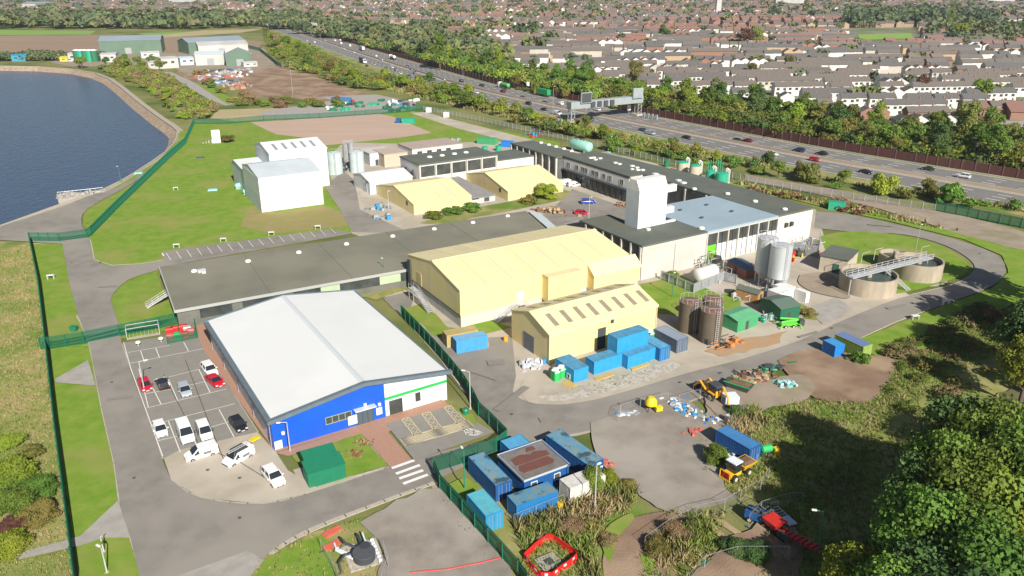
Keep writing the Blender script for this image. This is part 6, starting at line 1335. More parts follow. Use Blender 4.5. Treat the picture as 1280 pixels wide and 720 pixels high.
heap('yellow skips and dark junk right of the silver silos, nearer pile',(997,321),7,(YEL,DKMET),1.8,1.2,14,long=1.8,flat=1.2)
heap('yellow plastic barriers right of the silver silos, farther pile',(1011,317),9,(YEL,),2.0,1.1,15,long=1.4,flat=.9)
heap('orange-yellow skips just behind the front silver silo',(990,328),3,(ORG,REDM),1.2,.8,16,long=1.8,flat=1.4)
heap('brown heap of excavated spoil under the silos store',(938,333),10,(RUSTY,TIMB,GRN),2.8,1.6,17,long=1.5)
heap('rusty red pallets stacked in the yard between the low roof and the dark felt block',(690,266),26,(RUSTY,TIMB),5.5,2.2,18,SITE-R(60),long=2.0,flat=.9)
heap('brown timber pallets at the foot of the white tower',(778,258),8,(RUSTY,TIMB),2.4,1.2,19,long=1.6,flat=.9)
heap('rusty rings and rollers on the loop road verge near the right edge of the site',(1290,345),4,(RUSTY,),2,1,20)
for (px,py,lab,mm) in ((632,427,'orange round drum against the left gable of the cream shed',ORG),(608,434,'small yellow drum at the corner of the light blue container',YEL),(719,471,'dark green and yellow compressor in front of the blue containers',DKMET),(926,412,'yellow drum in front of the mid-green store',YEL),(680,455,'blue drum behind the portable toilets',BLP),(700,636,'small yellow drum at the corner of the white container',YEL)):
    g_=G(px,py); r=E('drum',lab,'drum',(g_[0],g_[1],0)); MB().cyl(0,0,0,.95,.42,n=14).build('shell',mm,r,smooth=True); MB().cyl(0,0,.96,1.0,.36,n=14).build('lid',mm,r)
# planks
for a,b_,w_,lab in (((880,652),(917,684),.9,'left one of two long pale track mats leading over the bare earth'),((893,648),(933,675),.9,'right one of two long pale track mats leading over the bare earth'),((790,700),(805,735),.9,'pale timber board at the bottom edge in the grass'),((903,498),(940,476),.6,'long pale timber beam leaning across the stored scrap'),((825,632),(834,643),.2,'thin yellow pole lying at the gravel edge')):
    p=Vector(G(*a));q=Vector(G(*b_)); d=q-p; c=(p+q)/2; m=MB(); n_=3 if w_>.5 else 1; an=math.atan2(d.y,d.x)
    for i in range(n_): off=(i-(n_-1)/2)*w_/n_; m.cbox(c.x-math.sin(an)*off,c.y+math.cos(an)*off,.06,d.length,w_/n_-.04,.14,an)
    tag(m.build('track_mat',TIMB),lab,'board')
# dark green mat
g_=[G(*p) for p in ((874,706),(892,697),(908,712),(888,722))]; m=MB(); m.prism([p[:2] for p in g_],.1,.22); tag(m.build('green_mat',mat('green_mat',(.02,.22,.12),(.02,.17,.09),scale=2,rough=.8)),'dark green sheet lying on the bare earth at the bottom','mat')
# red barrier ring (lower middle)
ring=[(655,700),(664,712),(676,724),(690,724),(700,716),(712,708),(721,700),(718,695),(705,686),(692,677),(684,676),(670,686)]
grp='red plastic barriers forming a ring in the long grass'
base=None
for i in range(len(ring)):
    p=Vector(G(*ring[i]));q=Vector(G(*ring[(i+1)%len(ring)])); d=q-p
    m=MB(); L_=d.length-.06; m.extr([(-.22,.0),(.22,0),(.16,.12),(.05,.5),(.05,1.0),(-.05,1.0),(-.05,.5),(-.16,.12)],'x',0,L_)
    r=E('plastic_barrier',f'red plastic barrier of the grass ring, {nth(i+1)} from its left corner','barrier',tuple(p),math.atan2(d.y,d.x),grp); m.build('panel',mat('barrier_red',(.62,.02,.02),(.52,.02,.02),scale=1,rough=.5),r); MB().box(L_*.35,-.062,.55,L_*.65,-.052,.85).build('reflector',sgm,r)
g_=G(686,705); r=E('manhole_slab','pale grey concrete chamber slab inside the red barrier ring','slab',(g_[0],g_[1],0),R(30)); MB().box(-1.3,-1.2,0,1.3,1.2,.35).build('slab',CONCG,r); MB().box(-.5,-.5,.351,.5,.5,.4).build('cover',DKMET,r)
# valve works at the bottom (dark round chamber)
g_=G(455,698); r=E('valve_chamber','round black-lidded chamber with black pipes on a pale concrete base at the bottom','chamber',(g_[0],g_[1],0),R(25)); r.scale=(.82,.82,.82)
MB().box(-2.4,-2.2,0,2.6,3.4,.25).build('base',mat('white_rubble',(.5,.5,.5)),r); MB().cyl(0,-.3,.25,1.3,1.55,n=28).build('chamber_ring',mat('black_plastic',(.05,.055,.065),rough=.5),r,smooth=True); MB().cyl(0,-.3,1.31,1.42,1.62,n=28).build('lid',mat('charcoal_lid',(.085,.09,.10),(.07,.075,.085),scale=3,rough=.6),r)
MB().cyl(.5,.9,.25,1.5,.8,n=20).build('small_ring',mat('black_plastic',(.05,.05,.06)),r)
m=MB(); m.path([(-.6,.6,.8),(-2.6,.8,.9),(-3.6,-.4,.9),(-3.6,-1.4,.1)],.16,8); m.path([(.2,1.4,.9),(.2,4.2,1.0),(.2,4.4,.1)],.22,8); m.path([(-.6,1.4,1.0),(-2.0,2.8,1.3),(-2.2,4.6,.9)],.2,8); m.build('inlet_pipe',mat('black_plastic',(.05,.05,.06)),r); m=MB(); m.path([(.8,.9,1.2),(.9,4.0,1.2)],.14,8); m.path([(-1.6,0,.5),(-3.2,2.6,.5),(-3.2,4.4,.5)],.14,8); [m.cbox(1.9,-1.8+i*.75,.25,.5,.35,.45) for i in range(7)]; [m.cbox(-1.9-.3*i,1+i*.5,.25,.5,.35,.4,i) for i in range(5)]; m.build('pale_fittings',sgm,r)
for pts,lab in (([(405,672),(425,660)],'two red mesh barriers lying at the left of the black-lidded chamber, upper one'),([(405,688),(424,678)],'two red mesh barriers lying at the left of the black-lidded chamber, lower one'),([(512,718),(560,714),(600,706),(625,700)],'long red flexible hose trailing across the gravel to the green fence')):
    m=MB(); P=[Vector(G(*p))+Vector((0,0,.25)) for p in pts]
    if 'hose' in lab: m.path([tuple(p) for p in P],.13,6); tag(m.build('hose',mat('barrier_red',(.6,.02,.02))),lab,'hose')
    else:
        d=P[1]-P[0]; c=(P[0]+P[1])/2; m.cbox(c.x,c.y,.1,d.length,1.0,.12,math.atan2(d.y,d.x)); tag(m.build('mesh_barrier',mat('faded_red2',(.6,.12,.08),rough=.6)),lab,'barrier')
for (a,b_,lab) in (((576,703),(600,697),'upper silver rail of the pair lying on the gravel'),((577,706),(601,700),'lower silver rail of the pair lying on the gravel')):
    m=MB(); p=Vector(G(*a));q=Vector(G(*b_)); m.tube(p+Vector((0,0,.1)),q+Vector((0,0,.1)),.07,6); tag(m.build('steel_rail',ALUB),lab,'rail')
for (px,py,lab,mm,rr) in ((444,570,'lower round brown planted bed on the hall lawn',RUSTY,1.2),(454,556,'upper oval brown planted bed on the hall lawn',RUSTY,1.3)):
    heap(lab,(px,py),18,(RUSTY,mat('dry_leaf',(.30,.20,.10))),rr*1.3,rr,px,name='planted_bed',cat='planted bed',long=.5,flat=.4)
# ================================================================ far works beyond the lawn
def shed(label,pxl,pxr,depth,he,hr,wm_,rm,name='barn',cat='barn',ridge='x',door=True):
    a=ang_px(pxl,pxr); g_=G(*pxl); L_=(Vector(G(*pxr))-Vector(g_)).length; r=E(name,label,cat,(g_[0],g_[1],0),a); gable(r,L_,depth,he,hr,ridge,wm_,rm,ov=.3,th=.25)
    if door: MB().box(L_*.4,-.1,0,L_*.4+5,-.004,min(5,he-.5)).build('door',mat('door_mid_grey',(.3,.32,.33),rough=.6),r)
    return r
BG=mat('barn_green',(.12,.19,.14),(.10,.165,.12),scale=.1,rough=.6,wave=(.6,'X',.1)); BGR=mat('barn_grey_roof',(.26,.31,.36),(.23,.28,.33),scale=.05,rough=.6)
FW=mat('far_white',(.50,.50,.49),(.42,.42,.41),scale=.08,rough=.6)
shed('huge sage green barn with a blue-grey roof, left one of the far pair',(126,68),(203,66),32,11,14,BG,BGR)
shed('huge sage green barn with a blue-grey roof, right one behind the white shed',(237,68),(308,64),30,9.5,12.5,BG,BGR)
shed('long white shed in front of the right green barn',(249,69),(311,66.5),24,8,10,FW,FW,'white_barn','shed')
shed('gabled sage green shed beside the far scrap yard',(283,83),(316,82),18,8,12,BG,mat('sage_roof',(.24,.30,.26),rough=.6),'green_shed','shed',ridge='y')
shed('white low shed with a pale blue roof in the far works',(245,82),(281,81),18,8,9.5,FW,mat('pale_blue_roof',(.5,.58,.62),rough=.5),'white_barn','shed')
for i,(a,b_,c,h,col,lab) in enumerate((((203,86),(224,84.5),14,9.5,FW,'tallest white block in the middle of the far works'),((186,86),(203,86),12,6,FW,'low white block left of the tallest one in the far works'),((226,82),(243,81),12,7,mat('pale_blue',(.45,.55,.62),rough=.6),'pale blue block right of the tallest white one in the far works'),((127,78),(146,77.5),14,8,FW,'white block below the left green barn'),((86,77),(95,77),8,8,FW,'white silo block at the left of the green tanks'),((177,73),(200,72),6,6,FW,'row of small white units at the foot of the left green barn'),((305,84),(322,83),6,4,FW,'low white units right of the gabled sage shed'),((75,77),(85,77),6,4,mat('far_yellow',(.6,.5,.08),rough=.6),'small yellow unit at the left of the far works'),((15,77),(34,76.5),10,6,paint('bright_cyan',(.05,.28,.42)),'turquoise building alone beyond the far reservoir bank'))):
    h*=.75; r=shed(lab,a,b_,c,h,h+.6,col,col if i not in(0,) else FW,'industrial_unit','building',door=False); 
    m=MB(); [m.box(2+k*5,-.1,h*.5,4.2+k*5,-.004,h*.7) for k in range(2)]; m.build('window_band',GLASSD,r)
for i,(px,py) in enumerate(((98,77),(103,77),(108,77),(114,77),(119,77))): vtank('far_tank',f'dark green upright tank in the far works, {nth(i+1)} of five from the left',G(px,py),3.0,8.5,TEAL if i%2 else GRN,sgm,dome=1,lad=False,n=14,group='green tanks in the far works')
rn=random.Random(77)
COLS=[sgm,mat('faded_red',(.5,.13,.1)),ALU,DKMET,ALU,mat('dull_blue',(.15,.22,.3),rough=.7),TIMB,RUSTY,CONCG]
for i,(px,py) in enumerate([(rn.uniform(250,308),rn.uniform(88,112)) for _ in range(46)]):
    if py> 92+(px-240)*.32: py=92+(px-240)*.32
    g_=G(px,py); m=MB(); 
    for k in range(8): m.cbox(rn.gauss(0,3.5),rn.gauss(0,3.5),0,rn.uniform(.8,3.2),rn.uniform(.7,2),rn.uniform(.5,1.6),rn.random()*3)
    if i<9: 
        r=E('scrap_heap',f'pile of crates and metal in the far scrap yard, {nth(i+1)} of the named piles','heap',(g_[0],g_[1],0),0,'piles in the far scrap yard'); m.build('pieces',COLS[i%9],r)
    else:
        if i==9: SC=[MB() for _ in COLS]
        for (x,y,z) in m.v: SC[i%9].v.append((x+g_[0],y+g_[1],z))
        b0=len(SC[i%9].v)-len(m.v)
        for f_ in m.f: SC[i%9].f.append(tuple(j+b0 for j in f_)); SC[i%9].m.append(0)
for k,s_ in enumerate(SC):
    if s_.v: tag(s_.build('scrap_clutter',COLS[k]),None,None,kind='stuff')
rn=random.Random(78)
for i in range(26):
    px,py=rn.uniform(410,520),rn.uniform(126,141); cm=rn.choice([mat('bright_orange',(.75,.15,.06)),REDM,BLP,TEAL,sgm,DKMET,GRN]); g_=G(px,py); m=MB()
    nm=mm_=cm.name.replace('paint_','').replace('_',' ')
    for k in range(4): m.cbox(rn.gauss(0,1.6),rn.gauss(0,1.2),0,rn.uniform(1,3),rn.uniform(.8,2),rn.uniform(.6,1.6),rn.random()*3)
    o_=m.build('stored_plant',cm); o_.location=(g_[0],g_[1],0); tag(o_,f'piled site material in the compound behind the pink field, {nth(i+1)} of the scattered piles','site material','piles in the compound behind the pink field')
for (px,py,lab) in ((536,141,'white cabinet by the track, first beyond the pink field'),(558,147,'white cabinet by the track, second beyond the pink field'),(427,128,'dark blue cabin in the compound behind the pink field')):
    g_=G(px,py); r=E('site_cabinet',lab,'cabinet',(g_[0],g_[1],0),R(-20)); MB().cbox(0,0,.2,2.4 if 'white' in lab else 11,1.6 if 'white' in lab else 3.4,2.4).build('body',sgm if 'white' in lab else paint('navy_roof',(.06,.20,.42)),r); MB().cbox(0,0,0,2,1.4,.2).build('plinth',DKMET,r)
r=E('green_cabin','teal cabin and blue pump on the grass right of the pink field','cabin',(*G(506,154)[:2],0),R(-10)); MB().cbox(2,0,.1,6,2.5,2.2).build('cabin_body',TEAL,r); MB().cbox(-3,0,.1,2,2,2).build('pump_body',CBL,r)
# earth windrow right of the plant
# ================================================================ houses
RS=np.random.RandomState(11)
def inpoly(x,y,P):
    c=False; j=len(P)-1
    for i in range(len(P)):
        if ((P[i][1]>y)!=(P[j][1]>y)) and x<(P[j][0]-P[i][0])*(y-P[i][1])/(P[j][1]-P[i][1])+P[i][0]: c=not c
        j=i
    return c
def PX(x,y,z=0):
    """world -> photo pixel"""
    dy=y; dz=z-CAMH; c,s=math.cos(PITCH),math.sin(PITCH); dep=dy*c-dz*s; up=dy*s+dz*c
    return (640+F_PX*x/dep, 360-F_PX*up/dep)
TOWN=[(470,62),(500,69),(560,80),(640,92),(700,99),(760,108),(860,122),(960,132),(1060,150),(1120,166),(1180,170),(1210,158),(1300,164),(1300,-5),(640,-5),(420,10),(350,24),(430,44)]
WROOF=[mat('roof_brown_tile',(.155,.135,.118),(.12,.105,.095),scale=1.5,rough=.9),mat('roof_grey_tile',(.125,.12,.115),(.095,.09,.088),scale=1.5,rough=.9),mat('roof_red_tile',(.24,.13,.105),(.19,.105,.085),scale=1.5,rough=.9),mat('roof_pinkish_tile',(.185,.155,.135),(.15,.125,.11),scale=1.5,rough=.9)]
WWALL=[mat('house_white_render',(.68,.66,.62),(.62,.60,.56),scale=.6,rough=.8),mat('house_brick_red',(.30,.165,.12),(.25,.135,.10),scale=1.2,rough=.9),mat('house_brick_buff',(.45,.33,.22),(.40,.29,.19),scale=1.2,rough=.9),mat('house_pebble',(.50,.46,.40),(.44,.40,.35),scale=1.2,rough=.9)]
RN=['brown-roofed','grey-roofed','red-roofed','pinkish-roofed']; WN=['white','red brick','buff brick','pebbledashed']
DOORC=[paint('door_blue',(.05,.1,.3)),paint('door_white',(.7,.7,.66)),paint('door_maroon',(.2,.03,.03))]
HP={}
def make_house(w,d,he,hr,wi,ri,det,two):
    """two: white upper panel above brick"""
    r=E('terraced_house','house','house')
    m=MB(); m.extr([(-d/2,0),(d/2,0),(d/2,he),(0,hr),(-d/2,he)],'x',-w/2,w/2); m.build('wall',WWALL[wi],r)
    m=MB(); o=.35; s=(hr-he)/(d/2); m.extr([(-d/2-o,he-o*s+.02),(0,hr+.02),(0,hr+.22),(-d/2-o,he-o*s+.2)],'x',-w/2,w/2); m.extr([(0,hr+.02),(d/2+o,he-o*s+.02),(d/2+o,he-o*s+.2),(0,hr+.22)],'x',-w/2,w/2); ro=m.build('roof',WROOF[ri],r)
    if two: MB().box(-w/2+.15,-d/2-.12,he*.52,w/2-.15,-d/2-.004,he-.15).build('upper_panel',WWALL[0],r)
    if det:
        for x in (-w*.25,w*.25):
            MB().box(x-.75,-d/2-.2,he*.62,x+.75,-d/2-.124,he*.85).build('window',GLASSD,r)
        MB().box(-w*.25-.9,-d/2-.1,.9,-w*.25+.9,-d/2-.004,2.2).build('window',GLASSD,r); MB().box(w*.2,-d/2-.1,0,w*.2+1,-d/2-.004,2.1).build('door',DOORC[1],r)
        MB().box(w/2-1.0,-.3,hr-.2,w/2-.5,.3,hr+1.1).build('chimney',WWALL[1],ro)
    return r
HOUSES=[]  # (x,y,ang,w,d,he,hr,wi,ri,two,rowid,pos)
rid=0; y=330.0; rn=random.Random(4)
while y<1000:
    x=-420.0+rn.uniform(0,20); ang0=R(rn.choice([-3,-3,-2,-4])); pos=0
    while x<900:
        n=rn.choice([2,2,3,4,4,5,6]); w=rn.uniform(6.2,7.6) if y<620 else rn.uniform(7,9); off=rn.uniform(-2.5,2.5) if y<600 else rn.uniform(-6,6); step=rn.choice([2.2,2.2,3.0,'z']) if y<600 else rn.choice([0,2.6,-2.6,3.4,'z']); wi=rn.choice([0,0,0,0,3,0,1] if y<600 else [0,0,0,3,1,2]); ri=rn.choice([0,0,1] if y<600 else [0,0,1,1,3]) 
        if y>760 and rn.random()<.35: ri=2; wi=1
        he=rn.uniform(4.9,5.4); two=rn.random()<.55; cr=rn.random()<.13
        for k in range(n):
            xx=x+k*w; yy=y+off+((k%2)*2.4 if step=='z' else step*k*.5)+(xx)*math.tan(ang0)*1.0
            p=PX(xx,yy)
            if inpoly(p[0],p[1],TOWN) and not inpoly(p[0],p[1],[(1060,37),(1150,35),(1158,56),(1060,58)]) and not (p[0]>1180 and 150<p[1]<175) : HOUSES.append((xx,yy,ang0+(R(90) if cr else 0),w*(1.0),rn.uniform(7.2,8.2),he,he+rn.uniform(2.0,2.5),wi,ri,two,rid,pos)); 
            pos+=1
        x+=n*w+rn.choice([3,4,5,9,16,24])
    y+=rn.choice([19,21,23]) if y<600 else rn.choice([20,23,27,32]); rid+=1
HOUSES.sort(key=lambda h:h[0]**2+h[1]**2)
HOUSES=[h for h in HOUSES if -30<PX(h[0],h[1])[0]<1310]
near=HOUSES[:290]; far=HOUSES[290:]
rows={}
for h in near: rows.setdefault(h[10],[]).append(h)
for ri_,(k,hs) in enumerate(sorted(rows.items())):
    hs.sort(key=lambda h:h[0])
    for j,h in enumerate(hs):
        det=h[1]<560; key=(round(h[3]*2)/2,h[7],h[8],h[9],det)
        if key not in HP: HP[key]=r=make_house(key[0]+.3,7.2,5.3,7.3,h[7],h[8],det,h[9]); first=True
        else: r=dup(HP[key],(0,0,0),0)
        r.location=(h[0],h[1],0); r.rotation_euler=(0,0,h[2]); r['group']='terraced houses beyond the motorway trees'
        r['label']=f'{RN[h[8]]} {WN[h[7]]} house, {nth(j+1)} from the left in the {nth(ri_+1)} row beyond the motorway'
# distant houses as one mass
def house_mass(name,L_):
    V=[];F=[];MI=[];b=0
    for (x,y,a,w,d,he,hr,wi,ri) in L_:
        c,s=math.cos(a),math.sin(a)
        P=[(-w/2,-d/2,0),(w/2,-d/2,0),(w/2,d/2,0),(-w/2,d/2,0),(-w/2,-d/2,he),(w/2,-d/2,he),(w/2,d/2,he),(-w/2,d/2,he),(-w/2,0,hr),(w/2,0,hr),
           (-w/2-.1,-d/2-.4,he-.1),(w/2+.1,-d/2-.4,he-.1),(w/2+.1,0,hr+.15),(-w/2-.1,0,hr+.15),(w/2+.1,d/2+.4,he-.1),(-w/2-.1,d/2+.4,he-.1)]
        V+=[(x+p[0]*c-p[1]*s,y+p[0]*s+p[1]*c,p[2]) for p in P]
        F+=[tuple(i+b for i in f) for f in ((0,1,5,4),(1,2,6,5),(2,3,7,6),(3,0,4,7),(4,5,9,8),(6,7,8,9),(5,6,9,9),(7,4,8,8),(10,11,12,13),(13,12,14,15))]
        MI+=[wi]*8+[4+ri]*2; b+=16
    me=bpy.data.meshes.new(name); 
    F=[f if f[2]!=f[3] else f[:3] for f in F]; me.from_pydata(V,[],F); [me.materials.append(m) for m in WWALL+WROOF]; me.polygons.foreach_set('material_index',MI)
    o=bpy.data.objects.new(name,me); COL.objects.link(o); return tag(o,None,None,kind='stuff')
house_mass('more_suburban_houses',[h[:9] for h in far])
DIST=[]
for k in range(9000):
    px=RS.uniform(-20,1300); 
y=980.0
while y<3300:
    a0=RS.uniform(-.35,.35); x=-y*.72
    seg=0
    while x<y*.72:
        if seg<=0: a0=RS.uniform(-.5,.5); seg=RS.randint(8,20); gap=RS.rand()<.22; wi=RS.choice([0,1,1,2,3]); ri=RS.choice([0,0,1,2,2,3])
        seg-=1; w=RS.uniform(8,13)
        yy=y+math.sin(x*.01)*14+RS.uniform(-3,3); p=PX(x,yy)
        ok=-10<p[0]<1290 and -4<p[1]<60
        if p[0]<340: ok=ok and p[1]<22+(RS.rand()*4)
        elif p[0]<640: ok=ok and p[1]<34
        if inpoly(p[0],p[1],TOWN) and yy<1000: ok=False
        q=Vector((x,yy)); 
        if ok and min((q-c).length for c in CLW[::2])>60 and not gap and not inpoly(p[0],p[1],[(1060,37),(1150,35),(1158,56),(1060,58)]): DIST.append((x,yy,a0+(1.57 if RS.rand()<.25 else 0),w,9,RS.uniform(5,6),RS.uniform(7.6,8.8),wi,ri))
        x+=w+RS.uniform(1.5,6)
    y+=RS.uniform(24,44)
house_mass('distant_town_houses',DIST)
# a few far landmarks
for (px,py,w,d,h,lab) in ((1150,3,120,60,16,'long white warehouse on the horizon at the top right'),(1245,4,90,50,14,'white warehouse on the horizon at the far top right corner'),(235,6,70,40,12,'white-roofed warehouse at the top left, beyond the trees'),(878,4,60,30,14,'white block on the horizon above the town centre'),(985,8,60,30,16,'pale block on the horizon right of the town centre'),(303,4,30,20,14,'bright white building at the top edge left of the motorway'),(50,12,50,30,12,'pale blue industrial roof at the top left edge')):
    g_=G(px,py); r=E('distant_warehouse',lab,'warehouse',(g_[0],g_[1],0),R(RS.uniform(-10,10))); MB().box(-w/2,-d/2,0,w/2,d/2,h).build('wall',FW,r); MB().extr([(-d/2-1,h+.01),(d/2+1,h+.01),(0,h+3)],'x',-w/2-1,w/2+1).build('roof',FW if 'blue' not in lab else BGR,r)
for (px,py,lab,wm_,rm_) in ((1228,147,'red-brown roofed low building at the right edge beyond the motorway trees',WWALL[1],WROOF[2]),(1262,150,'brick building with a red roof at the far right edge beyond the motorway',WWALL[1],WROOF[2])):
    g_=G(px,py); r=E('community_hall',lab,'building',(g_[0],g_[1],0),R(-8)); gable(r,22,14,4,7,'x',wm_,rm_,ov=.5,th=.2)
sheet('estate_road',CONCG,[(1205,166),(1240,160),(1300,158),(1300,150),(1235,152),(1195,160)])
g_=G(897,20); r=E('church_spire','slim pale tower rising over the middle of the town','tower',(g_[0],g_[1],0)); MB().box(-4,-4,0,4,4,26).build('shaft',FW,r); MB().loft([[(-4,-4,26.01),(4,-4,26.01),(4,4,26.01),(-4,4,26.01)],[(-.2,-.2,38),(.2,-.2,38),(.2,.2,38),(-.2,.2,38)]]).build('spire',BGR,r)
# ================================================================ trees
LEAFG=[mat('leaf_mid_green',(.13,.215,.035),(.18,.26,.045),scale=.5,rough=.7,trans=.28,vary=.7,spec=.2,col3=(.10,.18,.03),scale3=.25),
       mat('leaf_olive',(.205,.215,.05),(.255,.24,.065),scale=.5,rough=.7,trans=.25,vary=.8,spec=.2,col3=(.15,.18,.04),scale3=.25),
       mat('leaf_yellow_green',(.23,.32,.035),(.29,.34,.045),scale=.5,rough=.7,trans=.3,vary=.6,spec=.2,col3=(.15,.25,.03),scale3=.25),
       mat('leaf_dark_green',(.075,.135,.04),(.095,.165,.045),scale=.5,rough=.7,trans=.22,vary=.5,spec=.2),
       mat('leaf_copper',(.13,.06,.05),(.17,.09,.055),scale=.5,rough=.7,trans=.2,vary=.4,spec=.2),
       mat('leaf_rust_brown',(.22,.165,.085),(.28,.20,.10),scale=.5,rough=.7,trans=.2,vary=.6,spec=.2)]
LN=['mid-green','olive','yellow-green','dark green','copper-leaved','rust-brown']
BARK=mat('bark',(.13,.10,.075),(.09,.07,.05),scale=3,rough=.95)
def crown_mesh(seed,n,rx,rz,zc,leaf,lobes,base=.5):
    rs=np.random.RandomState(seed); P,d=crown_pts(rs,n,rx,rz,lobes,zc,base=base); V,F=leaves(P,d,leaf,rs); return V,F
CM={}
def tree_proto(kind,li,seed,det):
    """kind: size class; unit crown ~ radius 1 is scaled per tree"""
    key=(kind,li,seed,det)
    if key in CM: return CM[key]
    n,leaf,lob={'hi':(15000,.034,26),'mid':(3000,.062,16),'lo':(700,.12,9)}[det]
    rz={'round':.85,'tall':1.45,'bush':.55,'cone':1.7}[kind]; zc={'round':1.35,'tall':1.9,'bush':.42,'cone':1.8}[kind]
    V,F=crown_mesh(seed*7+li,n,1.0,rz,zc,leaf,lob)
    if kind=='cone':
        t=np.clip((V[:,2]-.2)/3.4,0,1); V[:,:2]*=(1.0-.75*t)[:,None]
    me=mesh_np('crown',V,F,[LEAFG[li]])
    rs=random.Random(seed); m=MB(); top=zc+rz*.3
    if kind!='bush':
        m.tube((0,0,0),(0,0,top*.55),.075,8,.05)
        for i in range(7): a=i*.9+rs.random(); z=top*(.35+.06*i); m.tube((0,0,z),(.6*math.cos(a),.6*math.sin(a),z+.45),.03,5,.01)
        m.tube((0,0,top*.5),(.05,.05,top),.05,6,.015)
    else:
        for i in range(6): a=i*1.05; m.tube((0,0,0),(.4*math.cos(a),.4*math.sin(a),.5),.02,4,.008)
    tm=bpy.data.meshes.new('trunk'); tm.from_pydata(m.v,[],m.f); tm.materials.append(BARK)
    CM[key]=(me,tm); return CM[key]
def tree(name,label,x,y,rad,hs,kind,li,seed,det,group=None,cat='tree',rz=None,trunk=True):
    """rad: crown radius; hs: vertical scale multiplier"""
    me,tm=tree_proto(kind,li,seed,det)
    r=E(name,label,cat,(x,y,0),rz if rz is not None else (x*1.7+y)%6.28,group); r.scale=(rad,rad,rad*hs)
    c=bpy.data.objects.new('crown',me); COL.objects.link(c); c.parent=r
    if trunk: t=bpy.data.objects.new('trunk' if kind!='bush' else 'stem',tm); COL.objects.link(t); t.parent=r
    return r
TREES=[]
def plant(px,py,rad,hs,kind,li,det,label,group=None,seed=None,z=0,cat=None):
    g_=G(px,py,z); nm={'bush':'bush','round':'broadleaf_tree','tall':'broadleaf_tree','cone':'poplar_tree'}[kind]
    return tree(nm,label,g_[0],g_[1],rad,hs,kind,li,seed if seed is not None else int(px+py)%3,det,group,cat or ('bush' if kind=='bush' else 'tree'))
# the big trees at the bottom right; px is the middle of the crown
BT_=[(1288,408,5.5,1.2,3),(1288,455,4.8,1.2,2),(1198,558,5.6,1.35,3),(1240,572,5.8,1.35,0),(1180,600,5.4,1.35,0),(1222,632,6,1.25,0),(1150,668,5.4,1.2,0),(1200,690,6.2,1.05,0),(1262,650,6.4,1.1,2),(1272,590,5.2,1.05,2),(1072,716,4.2,.9,2),(1128,742,5.0,1,0),(1185,748,6,1,3),(1250,735,6.5,1,0),(1105,705,3.6,.9,3),(1298,548,6,1.05,0),(1318,620,8,1.1,0),(1158,628,4.8,1.3,3)]
desc=['darkest tree at the right edge level with the round tanks road','small bright tree poking in at the right edge above the shade','dark dense tree at the top left front of the right-hand wood','mid-green tree at the top of the right-hand wood beside the dark one','mid-green tree at the left of the wood beside the deep shade','broad mid-green tree in the centre of the right-hand wood','mid-green tree low on the left side of the right-hand wood','mid-green tree near the bottom of the wood, behind the edge trees','broad bright yellow-green tree near the right edge in the wood','smaller bright yellow-green tree high at the right edge of the wood','yellow-green tree at the bottom edge beside the shaded lamp','mid-green tree cut by the bottom edge, right of the first bright one','dark green tree cut by the bottom edge in the middle of the wood','mid-green tree cut by the bottom edge at the right corner','small dark tree between the shade and the bottom bright tree','tree half outside the right edge at the top of the wood','tall tree half outside the right edge, low in the wood','small dark tree on the left flank of the wood above the bright one']
for (px,py,rad,hs,li),ds in zip(BT_,desc):
    zc=1.35*rad*hs; g_=G(px,py,zc); tree('broadleaf_tree',ds,g_[0],g_[1],rad,hs,'round',li,int(px)%3,'hi','trees of the bottom right wood')
# shade casters standing outside the right edge
for k,(x,y,rad) in enumerate(((93,104,8),(100,122,8),(112,146,8),(104,134,7))):
    tree('broadleaf_tree','big tree just beyond the right edge of the view',x,y,rad,1.15,'round',3,k%3,'mid','trees just outside the right edge')
